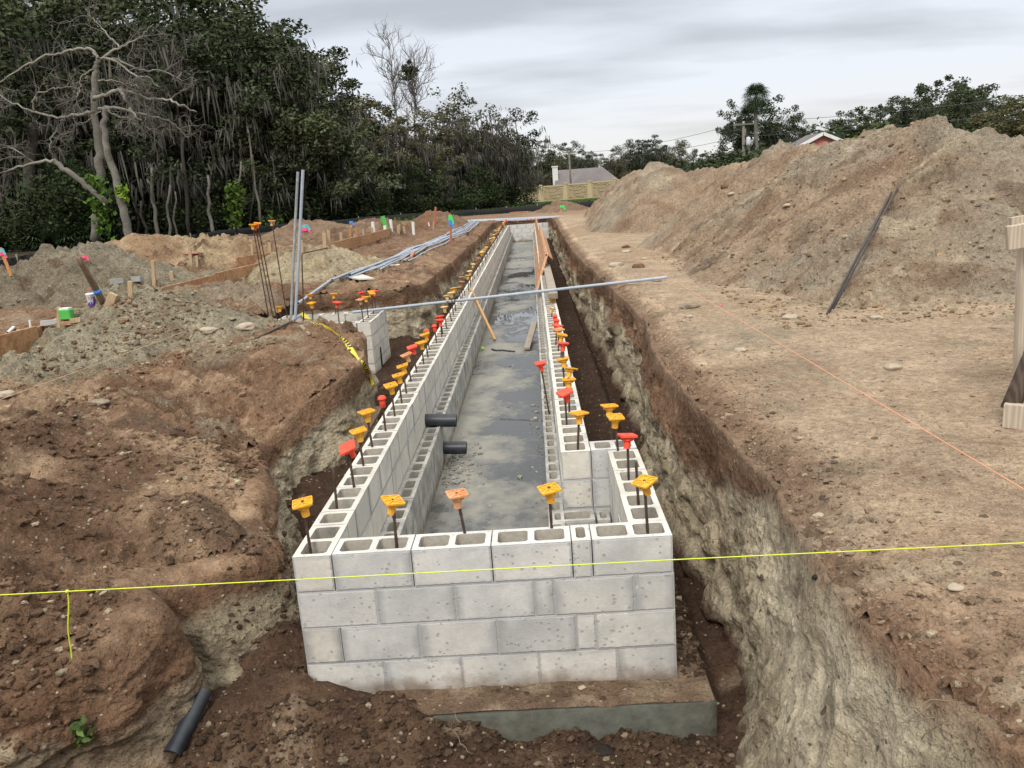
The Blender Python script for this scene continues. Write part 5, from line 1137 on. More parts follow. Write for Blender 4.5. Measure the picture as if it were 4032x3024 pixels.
for i, q in enumerate([(1708, 688, 30, 'flat pale rock at the foot of the biggest heap by the rods'), (1893, 690, 27, 'pale angular rock at the foot of the biggest heap, past the rods'), (1490, 665, 36, 'grey brown boulder shaped lump on the sandy ground', M_ROCKG), (1489, 686, 20, 'small pale rock just before the grey brown lump'), (1416, 607, 26, 'whitish rock under the end of the long pipe'),
       (1380, 578, 26, 'dark brown round clod on the sandy ground', M_ROCKB), (1352, 535, 18, 'dark brown root lump near the cut edge', M_ROCKB), (1600, 758, 24, 'long pale stone on the sandy ground'), (1770, 1115, 24, 'pale stone at the crumbled edge of the cut'), (1763, 1249, 18, 'black lump hanging in the side of the cut', M_CHAR),
       (1930, 797, 34, 'broad pale stone sunk in the sandy ground'), (2065, 1271, 28, 'flat whitish stone beyond the yellow line'), (531, 709, 40, 'flat pale stone on the soil before the vault'), (215, 872, 36, 'dull grey stone among crumbs of pale clay', M_ROCKG), (500, 690, 18, 'grey stone at the heap before the vault', M_ROCKG), (450, 717, 34, 'pale stone at the toe of the crumbly heap'),
       (12, 855, 34, 'pale lump at the toe of the crumbly heap, at its edge'), (1580, 420, 15, 'pale round rock on the shoulder of the biggest heap'), (1567, 405, 22, 'dark lump on the shoulder of the biggest heap', M_ROCKB), (1700, 445, 18, 'white scrap on the slope of the biggest heap'), (1392, 560, 14, 'small pale stone beside the dark brown clod'), (1352, 545, 22, 'pale stone near the root lump'), (1330, 575, 30, 'flat pale stone at the cut edge'),
       (1785, 1045, 13, 'black clod on the sandy ground, larger of two', M_CHAR), (1795, 1041, 9, 'black clod on the sandy ground, smaller of two', M_CHAR), (1258, 1486, 16, 'pale stone lying on the footing against the front wall'), (1300, 1625, 48, 'black torn lump in the dirt before the footing', M_CHAR), (1557, 660, 8, 'small red plastic cap by the pink string', RIB['pink'])]):
    rock(*q, s=i)
cm = hit(1248, 1393)
def scatter(name, n, sampler, smin, smax, colf, seed, mat_, label=None, flat=.75):
    rg = np.random.default_rng(seed); xy = sampler(rg, n); Vs = []; Cs = []; Fs = []; nb = len(IV1)
    pts = [(x, y, drop(x, y)) for x, y in xy]
    P = np.array(pts); sz = smin*(smax/smin)**(rg.random(len(P))**2.2); k = len(P)
    nz = 1+.35*(rg.random((k, nb))-.5)*2; sc = np.stack([.7+.6*rg.random(k), .7+.6*rg.random(k), (.6+.5*rg.random(k))*flat], 1)
    ang = rg.random(k)*6.283; U = IV1[None]*nz[:, :, None]*(sc*sz[:, None])[:, None, :]
    c, s = np.cos(ang)[:, None], np.sin(ang)[:, None]; X = U[:, :, 0]*c-U[:, :, 1]*s; Yv = U[:, :, 0]*s+U[:, :, 1]*c
    V = np.stack([X, Yv, U[:, :, 2]], -1)+P[:, None, :]+np.array([0, 0, 1])*(sz*.2)[:, None, None]
    F = (IF1[None]+(np.arange(k)*nb)[:, None, None]).reshape(-1, 3)
    C = colf(P[:, 0], P[:, 1], rg); C = np.repeat(C, nb, 0)
    o = tag(ob(name, new_mesh(name, V.reshape(-1, 3), F, [mat_], None, False, cols=C)), label, None, None, 'stuff'); return o
M_CLOD = dirt_mat('clods', .97)
def near_lip(rg, n):
    out = []
    while len(out) < n:
        i = int(rg.integers(0, len(rs))); y = rs[i][1]
        if rg.random() < min(1, 3.0/max(2.0, y+3.9)): out.append(rs[i]+nrm[i]*(abs(rg.normal(0, .22))+.04))
    return out
def clodcol(x, y, rg):
    c = ground_col(x, y, np.full(x.shape, .25)); c = c*(.60+.5*rg.random(len(x)))[:, None]; p = rg.random(len(x)) < .05; c[p] = np.array([.45, .37, .25])*(.7+.4*rg.random(p.sum()))[:, None]; return c
scatter('soil_crumbs', 5000, near_lip, .004, .022, clodcol, 31, M_CLOD)
def near_right(rg, n):
    y = -1.6+12*rg.random(n*3)**1.8; x = 2.5+4.5*rg.random(n*3); return list(zip(x, y))[:n]
scatter('soil_crumbs', 2400, near_right, .003, .012, clodcol, 32, M_CLOD, flat=.5)
def left_ground(rg, n):
    y = -1.2+9*rg.random(n*5)**1.4; x = -.8-4.2*rg.random(n*5); k = fbm(x*1.6, y*1.6, o=3, s=88)+.35*rg.normal(size=n*5)*.5 > .16; return list(zip(x[k], y[k]))[:n]
scatter('soil_crumbs', 11000, left_ground, .005, .036, clodcol, 33, M_CLOD)
def floor_pts(rg, n):
    a = [(rg.uniform(-.6, 2.12), rg.uniform(-.9, -.2)) for _ in range(n)]; b = [(rg.uniform(-.5, -.02), rg.uniform(0, 4)) for _ in range(n//3)]; c = [(rg.uniform(1.96, 2.12), rg.uniform(0, 4)) for _ in range(n//3)]; return a+b+c
def fcol(x, y, rg):
    c = np.array([.085, .054, .035])*(.6+.9*rg.random(len(x)))[:, None]; p = rg.random(len(x)) < .05; c[p] = np.array([.36, .29, .20])*(.6+.5*rg.random(p.sum()))[:, None]; return c
scatter('soil_crumbs', 5200, floor_pts, .004, .026, fcol, 34, M_CLOD)
def heap_pts(rg, n):
    out = []
    for (cx, cy, r, k) in ((-3.9, 5.8, 2.2, .30), (-8, 12.3, 2.6, .17), (-8.0, 19, 3, .12), (-3.6, 14, 2, .12)):
        for _ in range(int(n*k)): a = rg.random()*6.283; q = r*math.sqrt(rg.random()); out.append((cx+q*math.cos(a), cy+q*math.sin(a)))
    for _ in range(int(n*.5)): out.append((rg.uniform(3.6, 6.8), 4+9*rg.random()**1.3))
    return out
def hcol(x, y, rg):
    c = np.where((x > 0)[:, None], np.array([.30, .21, .125]), np.array([.30, .245, .165]))*(.6+.7*rg.random(len(x)))[:, None]; p = rg.random(len(x)) < .12; c[p] = np.array([.38, .31, .215]); return c
scatter('soil_crumbs', 5000, heap_pts, .008, .036, hcol, 35, M_CLOD)
def slab_pts(rg, n):
    a = [(.36+abs(rg.normal(0, .16)), 3.4+rg.normal(.25, .35)) for _ in range(n)]; b = [(1.30-abs(rg.normal(0, .06)), rg.uniform(.3, 6)) for _ in range(n//3)]; c = [(rg.uniform(.4, 1.3), rg.uniform(.3, 9)) for _ in range(n//5)]; return [p for p in a+b+c if .35 < p[0] < 1.30]
def scol(x, y, rg): return np.array([.34, .32, .285])*(.7+.6*rg.random(len(x)))[:, None]
scatter('mortar_crumbs', 260, slab_pts, .006, .032, scol, 36, M_CLOD, flat=.6)
# ------------------------------------------------------------------ vegetation
def leaf_mat(name, rough=.75):
    m, t, b = base_mat(name); at = t.new('ShaderNodeVertexColor'); at.layer_name = 'Col'
    oi = t.new('ShaderNodeObjectInfo'); f = t.mapr(oi.outputs['Random'], 0, 1, .85, 1.15); vm = t.new('ShaderNodeVectorMath'); vm.operation = 'SCALE'; t.set(vm.inputs[0], at.outputs['Color']); t.set(vm.inputs['Scale'], f)
    t.set(b.inputs['Base Color'], vm.outputs[0]); b.inputs['Roughness'].default_value = rough; b.inputs['Specular IOR Level'].default_value = .2
    return m
M_LEAF = leaf_mat('foliage'); M_MOSS = leaf_mat('hanging moss', .95)
M_BARK = simple('grey oak bark', (0.085, 0.072, 0.06), .95, .35, 14, .02, c2=(.055, .047, .038)); M_PALEB = simple('pale lichen bark', (0.22, 0.205, 0.17), .95, .35, 10, .012, c2=(0.13, 0.12, 0.10)); M_TWIG = simple('bare twigs', (0.15, 0.13, 0.115), .95, .2, 10)
M_LIMB = simple('pale dead limb bark', (0.30, 0.285, 0.24), .95, .3, 8, .01, c2=(.20, .185, .155))
def leaf_cards(P, size, rg, cols, droop=.3, asp=1.7):
    n = len(P); a = rg.normal(size=(n, 3)); a[:, 2] *= .6; a /= np.linalg.norm(a, axis=1)[:, None]; b = rg.normal(size=(n, 3)); b -= a*(a*b).sum(1)[:, None]; b /= np.linalg.norm(b, axis=1)[:, None]
    s = size*(.55+.9*rg.random(n))[:, None]
    a = a*s*.5*asp; b = b*s*.5; a[:, 2] -= droop*s[:, 0]*.3
    V = np.stack([P-a, P-b*.9+a*.1, P+a, P+b*.9+a*.1], 1).reshape(-1, 3); F = np.arange(4*n).reshape(n, 4); C = np.repeat(cols, 4, 0); return V, F, C
def palette(rg, n, cs, jit=.25):
    cs = np.array(cs); c = cs[rg.integers(0, len(cs), n)]; return c*(1-jit+2*jit*rg.random(n))[:, None]
OAK = [(.038, .053, .022), (.050, .068, .028), (.066, .084, .038), (.030, .042, .019)]
AUT = [(.125, .112, .058), (.145, .12, .058), (.095, .098, .050), (.11, .09, .052)]
MOSSC = [(.100, .094, .080), (.122, .115, .098), (.078, .073, .063)]
class TM:
    """one tree kind: trunk mesh, crown mesh, moss mesh, built once."""
    def __init__(s, seed, H=12.0, wid=4.2, nl=9000, size=.22, pal=OAK, moss=500, bark=None, trunk_r=.22, clear=.22, nclump=46, lean=0.0, moss_len=(.5, 2.2), cl=(.55, 1.15), shape='oak', twig=0):
        rg = np.random.default_rng(seed); b = MB(); s.H = H; moss = int(moss*.6)
        tp = [np.array([0, 0, -.3])]; d = np.array([lean*.6, 0, 1.0])
        nseg = 7
        for k in range(nseg): d = d+rg.normal(0, .13, 3)*[1, 1, .3]; tp.append(tp[-1]+d/np.linalg.norm(d)*H*.62/nseg)
        tp = np.array(tp); b.tube(tp, np.linspace(trunk_r, trunk_r*.35, len(tp)), 8)
        cl_pts = []
        nb = 9
        for k in range(nb):
            t0 = clear+(.95-clear)*k/nb; q = t0*(len(tp)-1)*.98; i = int(q); p = tp[i]+(tp[min(i+1, len(tp)-1)]-tp[i])*(q-i)
            az = k*2.4+rg.normal(0, .4); el = .25+.75*t0+rg.normal(0, .12); L = wid*(1.15-.55*t0)*(.7+.5*rg.random())
            dv = np.array([math.cos(az)*math.cos(el), math.sin(az)*math.cos(el), math.sin(el)]); pts = [p]
            for j in range(5): dv = dv+rg.normal(0, .22, 3); dv[2] += .06; dv /= np.linalg.norm(dv); pts.append(pts[-1]+dv*L/5)
            pts = np.array(pts); b.tube(pts, np.linspace(trunk_r*.42*(1-.5*t0), .03, 6), 6)
            cl_pts += [pts[2], pts[3], pts[4], pts[5]]
            for j in range(2):
                o = pts[2+j]; dv2 = dv+rg.normal(0, .7, 3); dv2 /= np.linalg.norm(dv2); e = o+dv2*L*.45; b.tube(np.array([o, (o+e)/2+rg.normal(0, .1, 3), e]), np.array([.05, .035, .015]), 5); cl_pts.append(e)
        s.trunk = b.build('trunk', [bark or M_BARK], True)
        cl_pts = np.array(cl_pts)
        ex = []
        while len(ex) < nclump:
            u = rg.normal(size=3); u /= np.linalg.norm(u); r = rg.random()**.4; p = np.array([u[0]*wid*r+lean*H*.4, u[1]*wid*r, H*(.58+.40*u[2]*r)])
            ex.append(p)
        C = np.concatenate([cl_pts, np.array(ex)]); C = C[C[:, 2] > H*.18]
        C[:, 2] = np.minimum(C[:, 2], H*.96)
        k = rg.integers(0, len(C), nl); rad = (cl[0]+(cl[1]-cl[0])*rg.random(len(C)))[k]
        u = rg.normal(size=(nl, 3)); u /= np.linalg.norm(u, axis=1)[:, None]; r = rad*rg.random(nl)**.45
        P = C[k]+u*r[:, None]*[1.15, 1.15, .75]
        tone = (.75+.5*rg.random(len(C)))[k]
        V, F, c = leaf_cards(P, size, rg, palette(rg, nl, pal)*tone[:, None]); s.crown = new_mesh('crown', V, F, [M_LEAF], None, False, cols=c)
        s.moss = None
        if moss:
            Cm = C[C[:, 2] < H*.74]; k = rg.integers(0, len(Cm), moss); P = Cm[k]+rg.normal(0, .7, (moss, 3))*[1, 1, .5]; L = moss_len[0]+(moss_len[1]-moss_len[0])*rg.random(moss)**1.6
            Vs = []; Fs = []; n = 0; Cc = []; mc = palette(rg, moss, MOSSC)
            for i in range(moss):
                for q in range(6):
                    a = rg.random()*6.283; w_ = (.018+.035*rg.random()); o = P[i]+rg.normal(0, .20, 3)*[1, 1, .4]; dx = np.array([math.cos(a), math.sin(a), 0])*w_; l = L[i]*(.5+.6*rg.random())
                    sw = rg.normal(0, .06, 3); sw[2] = 0
                    Vs += [o-dx*.5, o+dx*.5, o+dx+sw-[0, 0, l*.35], o-dx+sw-[0, 0, l*.4], o+dx*.45+sw*2-[0, 0, l*.75], o-dx*.4+sw*2-[0, 0, l*.7], o+sw*2.5-[0, 0, l], o+sw*2.5+dx*.06-[0, 0, l]]
                    Fs += [(n, n+1, n+2, n+3), (n+3, n+2, n+4, n+5), (n+5, n+4, n+7, n+6)]; n += 8; Cc += [mc[i]]*8
            s.moss = new_mesh('moss', np.array(Vs), np.array(Fs), [M_MOSS], None, False, cols=np.array(Cc))
    def place(s, x, y, z, sc, wsc, rz, label, group=None, name='oak_tree', cat='tree'):
        r = empty(name, (x, y, z), label, cat, group); r.scale = (sc*wsc, sc*wsc, sc); r.rotation_euler = (0, 0, rz)
        ob('trunk', s.trunk, r); ob('crown', s.crown, r)
        if s.moss: ob('moss_foliage', s.moss, r)
        return r
def gz(x, y): return float(g_ground(np.array([x]), np.array([y]))[0])
OAKS = [TM(11, 13, 4.6, 17000, .14, OAK, 420, moss_len=(.4, 1.6)), TM(12, 13, 4.0, 15000, .14, OAK, 560, moss_len=(.4, 2.0)), TM(13, 13, 5.0, 18000, .145, OAK[1:3]+AUT[2:3], 340, moss_len=(.4, 1.5)), TM(14, 13, 3.6, 13000, .135, OAK, 750, moss_len=(.5, 2.2), cl=(.5, .95))]
AUTS = [TM(21, 11, 3.4, 9500, .13, AUT+OAK[2:3], 260, cl=(.5, .9), nclump=34), TM(22, 11, 3.0, 8500, .13, AUT, 520, cl=(.45, .85), nclump=30)]
MOSSY = TM(23, 11, 3.2, 6500, .13, AUT[:2]+OAK[:2], 1300, moss_len=(.4, 1.5), cl=(.5, .9))
YOUNG = TM(24, 9, 2.4, 7500, .13, OAK[1:3]+[(.055, .085, .025)], 120, trunk_r=.10, cl=(.45, .85), nclump=30, bark=M_PALEB)
def tree_at(tm, u, v, y, wsc, label, group=None, rz=None, name='oak_tree', zb=None):
    p = ony(u, v, y); z0 = gz(p[0], y) if zb is None else zb
    return tm.place(p[0], y, z0-.05, (p[2]-z0)/(tm.H*.99), wsc, random.uniform(0, 6.28) if rz is None else rz, label, group, name)
GW = 'oaks of the dark wood'
LW = 'moss hung oak in the dark wood behind the dirt heaps'
FR = [(-60, -90, 49, 0), (60, -60, 50.5, 1), (185, -100, 53, 2), (300, -40, 50, 3), (420, -70, 53, 0), (520, 8, 51.5, 1), (612, 78, 53, 2), (700, 160, 57, 3),
      (-120, -160, 57, 2), (20, -150, 59, 3), (150, -160, 60, 0), (270, -130, 59, 1), (370, -120, 61, 2), (470, -60, 60, 3), (560, 10, 62, 0), (655, 105, 64, 1), (735, 165, 66, 0),
      (110, -150, 70, 2), (460, -50, 71, 1)]
for u, v, y, k in FR: tree_at(OAKS[k], u, v, y, random.uniform(.95, 1.2), LW, GW)
G2 = 'mixed trees along the grass strip'
for u, v, y, k, lb in [(790, 205, 62, 'A0', 'yellowish tree with a thin crown at the end of the tall oaks'), (835, 215, 66, 'A1', 'brownish tree in front of the bare twiggy tree'), (905, 232, 70, 'A0', 'olive brown tree beside the pale bare trunk'), (965, 185, 74, 'M', 'grey moss laden tree with a wide rounded top, first of the pair'), (1015, 178, 76, 'M', 'grey moss laden tree with a wide rounded top, taller of the pair'),
          (1062, 262, 80, 'A1', 'small brown tree between the mossy pair and the leaning dark oak'), (1130, 305, 95, 'A0', 'low brown green tree at the end of the panel wall'), (750, 300, 60, 'Y', 'young green tree under the end of the tall oaks'), (870, 320, 63, 'Y', 'young green tree before the pale bare trunk'), (930, 330, 66, 'M', 'short grey mossy tree at the wood edge'), (1000, 330, 72, 'Y', 'young dark green tree at the grass edge'), (1085, 335, 86, 'Y', 'young green tree touching the end of the panel wall'), (690, 330, 57, 'Y', 'young green tree at the edge of the oaks')]:
    tm = {'A0': AUTS[0], 'A1': AUTS[1], 'M': MOSSY, 'Y': YOUNG}[k]; tree_at(tm, u, v, y, random.uniform(1.0, 1.25), lb, G2, name='mixed_tree')
LEAN = TM(31, 10, 2.3, 7500, .13, OAK[:2]+[OAK[3]], 620, lean=.45, moss_len=(.6, 2.0), cl=(.45, .8), nclump=20, clear=.45); tree_at(LEAN, 1065, 205, 82, 1.05, 'dark oak leaning out of the wood with moss hanging from its drooping crown', rz=0.0)
# understory
BUSH = []
for sd in (41, 42, 43):
    rg = np.random.default_rng(sd); C = rg.normal(0, 1, (16, 3))*[1.1, .8, .6]+[0, 0, 1.2]; C[:, 2] = np.abs(C[:, 2]); n = 3600; k = rg.integers(0, 16, n); P = C[k]+rg.normal(0, .38, (n, 3)); P[:, 2] = np.abs(P[:, 2])
    V, F, c = leaf_cards(P, .12, rg, palette(rg, n, [(.022, .036, .012), (.034, .054, .017), (.046, .068, .022), (.03, .03, .017)])); BUSH.append(new_mesh('foliage', V, F, [M_LEAF], None, False, cols=c))
for i in range(44):
    u = (300+790*i/43 if i > 6 else -60+40*i)+random.uniform(-12, 12); y = np.interp(u, [-60, 350, 560, 700, 850, 1000, 1100], [43, 45, 50, 54, 60, 68, 80])+random.uniform(-.5, 4.5); x = ony(u, 430, y)[0]
    o = ob('bush', BUSH[i % 3], None, (x, y, gz(x, y)-.1)); s = random.uniform(.7, 1.35); o.scale = (s, s, s*random.uniform(.7, 1.3)); o.rotation_euler = (0, 0, random.uniform(0, 6.28)); tag(o, 'dark leafy bush in the shade along the foot of the wood', 'bush', 'bushes at the foot of the wood')
for i in range(16):
    u = -80+48*i; x = ony(u, 430, 78)[0]; o = ob('bush', BUSH[i % 3], None, (x, 78, -.3)); o.scale = (2.2, 2.2, 1.9); o.rotation_euler = (0, 0, i*1.3); tag(o, 'dark thicket deep inside the wood behind the trunks', 'bush', 'thickets inside the wood')
# thin trunks at the wood edge
for i, (u0, v0, u1, v1, y, r, m, lb) in enumerate([(362, 528, 367, 395, 44, .09, M_PALEB, 'slender grey trunk standing at the wood edge, first of a close pair'), (381, 528, 378, 410, 44.5, .07, M_PALEB, 'slender grey trunk standing at the wood edge, second of a close pair'), (495, 500, 520, 345, 47, .08, M_PALEB, 'thin trunk leaning over a vine clump at the wood edge'), (590, 480, 588, 330, 50, .05, M_PALEB, 'thin pale stem behind the upright grey pipes'),
        (540, 495, 546, 330, 48, .06, M_BARK, 'dark slender trunk behind the tall capped rods'), (300, 520, 285, 395, 47, .10, M_BARK, 'crooked dark trunk beside the pale leaning trunk'), (315, 520, 305, 430, 46, .12, M_BARK, 'broken dark trunk wrapped in moss'), (72, 575, 65, 250, 46, .45, M_BARK, 'thick dark trunk behind the palmettos'), (885, 450, 878, 230, 66, .12, M_LIMB, 'tall pale grey trunk rising through the brown trees'), (1030, 440, 1028, 380, 74, .12, M_PALEB, 'pale trunk at the grass edge by a second one'), (1040, 441, 1046, 385, 75, .09, M_BARK, 'darker trunk at the grass edge by a pale one')]):
    a = ony(u0, v0, y); b_ = ony(u1, v1, y); a[2] = min(a[2], gz(a[0], y)); t = np.linspace(0, 1, 7)[:, None]; P = a*(1-t)+b_*t+np.sin(t*7+i)*np.array([.12, .1, 0])*t*(1-t)*4; V, F = tube(P-[0, 0, .1], np.linspace(r, r*.6, 7), 8); solo('slender_trunk', new_mesh('trunk', V, F, [m]), a, lb, 'tree')
# the pale bare tree
def twigs(b, P, rg, n, L, r, depth=2, up=.1, spread=.8):
    for _ in range(n):
        i = int(rg.integers(max(1, len(P)//4), len(P))); o = P[i]; dv = P[i]-P[i-1]; dv = dv/(np.linalg.norm(dv)+1e-9)+rg.normal(0, spread, 3); dv[2] += up; dv /= np.linalg.norm(dv); l = L*(.5+.8*rg.random()); pts = [o]
        for j in range(5): dv = dv+rg.normal(0, .28, 3); dv[2] += up*.3; dv /= np.linalg.norm(dv); pts.append(pts[-1]+dv*l/5)
        b.tube(np.array(pts), np.linspace(r, r*.35, 6), 4, False)
        if depth > 0: twigs(b, np.array(pts), rg, 4, L*.55, r*.6, depth-1, up, spread)
BT = ony(280, 520, 40); r_ = empty('bare_tree', BT, 'pale leafless tree with long crooked limbs standing before the dark wood', 'tree'); rg = np.random.default_rng(77)
def limb(pts, y0, r0, r1, dy=1.2):
    k = len(pts); off = np.cumsum(rg.normal(0, dy/3, k)); off -= off[0]
    P = np.array([ony(u, v, y0+o) for (u, v), o in zip(pts, off)]); ti = np.linspace(0, k-1, k*4); Q = np.stack([np.interp(ti, range(k), P[:, j]) for j in range(3)], 1)
    for _ in range(2): Q[1:-1] = (Q[:-2]+2*Q[1:-1]+Q[2:])/4
    Q[1:-1] += rg.normal(0, .035, (len(Q)-2, 3)); return Q, np.linspace(r0, r1, len(Q))
b = MB(); P, r = limb([(283, 530), (268, 455), (248, 380), (231, 320), (222, 270), (228, 232)], 40, .22, .13, .3); b.tube(P, r, 10)
P, r = limb([(205, 520), (212, 430), (217, 360), (212, 300), (203, 235), (204, 180), (208, 150), (212, 126)], 41.5, .26, .12, .3); b.tube(P, r, 10)
P, r = limb([(232, 440), (195, 408), (150, 372), (116, 346)], 40.5, .17, .13, .5); b.tube(P, r, 9); part('trunk', b.build('trunk', [M_PALEB], True), r_)
LIMBS = [([(203, 215), (225, 205), (258, 193), (290, 203), (330, 215), (362, 213), (392, 228), (425, 242)], .11), ([(258, 193), (272, 215), (280, 235), (300, 258), (308, 268)], .09), ([(258, 193), (300, 222), (330, 240), (345, 250)], .05), ([(212, 235), (250, 231), (300, 245), (345, 256), (378, 268), (392, 285), (408, 300)], .085),
    ([(212, 126), (240, 125), (272, 148), (300, 168), (318, 165), (345, 188)], .07), ([(240, 125), (300, 150), (350, 150), (395, 175)], .05), ([(212, 126), (200, 106), (170, 104), (130, 115), (95, 120), (60, 138), (10, 172), (-20, 190)], .08), ([(225, 122), (258, 103), (285, 90), (310, 78), (332, 52)], .06), ([(258, 103), (240, 85), (222, 62), (195, 35), (185, 20)], .045), ([(200, 150), (175, 165), (172, 200), (160, 215)], .04),
    ([(203, 240), (170, 246), (135, 256), (90, 246), (55, 236), (10, 212), (-20, 200)], .085), ([(75, 240), (70, 215), (85, 200), (110, 194), (135, 190)], .05), ([(116, 346), (75, 352), (30, 362), (-20, 384)], .09), ([(116, 346), (106, 312), (118, 280), (136, 256)], .05), ([(75, 352), (45, 330), (15, 315)], .04), ([(228, 232), (250, 250), (285, 258), (310, 280), (315, 300)], .05), ([(228, 232), (205, 250), (185, 262), (160, 270)], .04), ([(212, 175), (240, 172), (270, 180), (300, 190)], .05)]
b = MB(); bt = MB()
for pts, r0 in LIMBS:
    P, r = limb(pts, 40.2+rg.normal(0, .5), r0, r0*.3); b.tube(P, r, 7); twigs(bt, P, rg, 6, 1.5, .022, 2, .05)
part('limbs', b.build('limbs', [M_LIMB], True), r_); part('twigs', bt.build('twigs', [simple('pale twigs', (.17, .155, .135), .95, .2, 9)], True), r_)
# tall bare trees beyond
for i_, (u_, y_) in enumerate([(20, 44), (52, 47), (110, 49), (160, 46.5), (182, 49), (330, 45.5), (400, 46), (432, 48), (455, 45.5), (480, 49), (530, 50), (560, 48), (615, 51), (640, 53), (668, 52), (710, 56), (760, 58), (800, 60)]):
    a = ony(u_, 470, y_); a[2] = gz(a[0], y_)-.1; hh_ = random.uniform(3.5, 7); t = np.linspace(0, 1, 8)[:, None]; Pk = a+np.array([random.uniform(-.8, .8), 0, hh_])*t+np.cumsum(rg.normal(0, .07, (8, 3)), 0)*[1, 1, 0]; r_k = random.uniform(.05, .13); V, F = tube(Pk, np.linspace(r_k, r_k*.6, 8), 7); solo('slender_trunk', new_mesh('trunk', V, F, [M_PALEB if i_ % 3 else M_BARK]), a, 'slender trunk in the gloom along the wood edge', 'tree', 'trunks in the gloom')
def bare(u0, v0, u1, v1, y, lb, seed, n=26, L=2.2, mossy=False):
    rg = np.random.default_rng(seed); a = ony(u0, v0, y); a[2] = gz(a[0], y); c = ony(u1, v1, y); r = empty('bare_tree', a, lb, 'tree'); t = np.linspace(0, 1, 12)[:, None]; P = a*(1-t)+c*t+np.cumsum(rg.normal(0, .06, (12, 3)), 0)*[1, 1, 0]; b = MB(); b.tube(P, np.linspace(.15, .03, 12), 7); part('trunk', b.build('trunk', [M_LIMB], True), r)
    b = MB(); twigs(b, P[6:], rg, n, L, .035, 2, .35, .45); part('twigs', b.build('twigs', [M_TWIG], True), r); return r
bare(858, 300, 838, 108, 70, 'bare tree with a fan of fine twigs above the brown trees, taller of two', 81); bare(884, 300, 897, 150, 69, 'bare pale tree with dark clumps in its fine twigs', 82, 34, 2.4)
rg = np.random.default_rng(83); P = np.array([ony(884+rg.normal(0, 8), 158+rg.normal(0, 9), 69) for _ in range(120)]); V, F, c = leaf_cards(P, .35, rg, palette(rg, 120, OAK[:2])); solo('mistletoe_clump', new_mesh('m', V, F, [M_LEAF], None, False, cols=c), P[0], 'dark leafy clump hanging high in the bare pale tree', 'plant')
# fan palms
M_FROND = leaf_mat('palm frond', .6)
def frond_geo(rg, o, az, el, L, fan, cols, nb=13, dead=False):
    d = np.array([math.cos(az)*math.cos(el), math.sin(az)*math.cos(el), math.sin(el)]); side = np.array([-math.sin(az), math.cos(az), 0]); upv = np.cross(side, d)
    V = []; F = []; C = []; e = o+d*L-np.array([0, 0, L*.10]); w_ = .018
    V += [o-side*w_, o+side*w_, e+side*w_, e-side*w_]; F.append((0, 1, 2, 3)); C += [cols*1.3]*4
    for j in range(nb):
        a = (j/(nb-1)-.5)*(3.6 if not dead else 1.1); dv = d*math.cos(a)+side*math.sin(a); dv = dv+upv*(-.10)*abs(math.sin(a)); l = fan*(.75+.3*math.cos(a))*(.9+.2*rg.random()); sd = np.cross(dv, upv); sd /= np.linalg.norm(sd)+1e-9; n = len(V); mid = e+dv*l*.55; tip = e+dv*l-np.array([0, 0, l*(.28+.15*rg.random())])
        V += [e, mid-sd*.035*fan, tip, mid+sd*.035*fan]; F.append((n, n+1, n+2, n+3)); C += [cols*(.8+.4*rg.random())]*4
    return V, F, C
def palm(loc, h, nf, L, fan, label, seed, grp=None, stemr=.17, cols=((.030, .055, .020), (.045, .075, .028)), elmin=-.7, name='fan_palm', sc=None):
    rg = np.random.default_rng(seed); r = empty(name, loc, label, 'palm', grp); loc = np.asarray(loc, float)
    if h > .5:
        P = np.array([loc+[.05*math.sin(k), .05*math.cos(k*1.3), h*k/6] for k in range(7)]); V, F = tube(P, np.linspace(stemr*1.1, stemr, 7), 9); part('trunk', new_mesh('trunk', V, F, [M_PALEB]), r)
    Vs = []; Fs = []; Cs = []
    for k in range(nf):
        el = elmin+(1.35-elmin)*((k+.5)/nf)**.8; V, F, C = frond_geo(rg, loc+[0, 0, h], k*2.4+rg.normal(0, .2), el, L*(.8+.4*rg.random()), fan, np.array(cols[k % 2])*(.8+.4*rg.random())); n = len(Vs); Vs += V; Fs += [tuple(i+n for i in f) for f in F]; Cs += C
    part('fronds', new_mesh('fronds', np.array(Vs), np.array(Fs), [M_FROND], None, False, cols=np.array(Cs)), r); return r
for i, (u, v, y, h, nf, L, fan, lb) in enumerate([(125, 520, 42, .25, 26, 1.1, .95, 'big dark green palmetto clump behind the grey heap'), (168, 528, 43, .2, 22, 1.0, .85, 'dark palmetto clump partly hidden by the tan heap'), (88, 515, 44, .3, 20, 1.1, .9, 'palmetto clump at the foot of the thick dark trunk'), (150, 440, 46, 3.6, 26, 1.0, 1.1, 'cabbage palm under the pale bare limbs'), (70, 440, 47, 3.4, 22, 1.0, 1.0, 'cabbage palm near the edge of the photo under hanging moss'), (235, 430, 47.5, 3.2, 18, .9, .95, 'cabbage palm between the two pale trunks'), (715, 470, 57, .6, 18, .9, .8, 'palmetto clump at the foot of the young green trees'), (985, 448, 68, .5, 18, 1.0, .9, 'palmetto at the edge of the grass strip'), (857, 440, 72, 6.5, 26, 1.1, 1.0, 'dark cabbage palm among the brown trees'), (820, 440, 64, 3.8, 22, 1.0, 1.0, 'cabbage palm below the yellowish tree')]):
    p = ony(u, v, y); palm((p[0], y, gz(p[0], y)-.05), h, nf, L, fan, lb, 900+i, elmin=-.1 if h < .7 else -.9)
rg = np.random.default_rng(950); o = ony(143, 437, 43.5); V, F, C = frond_geo(rg, o+[0, 0, .7], .3, -1.45, .5, .75, np.array([.28, .19, .13]), 9, True); solo('dead_frond', new_mesh('f', np.array(V), np.array(F), [M_FROND], None, False, cols=np.array(C)), o, 'dry tan palm frond hanging in the dark under the palms', 'palm frond')
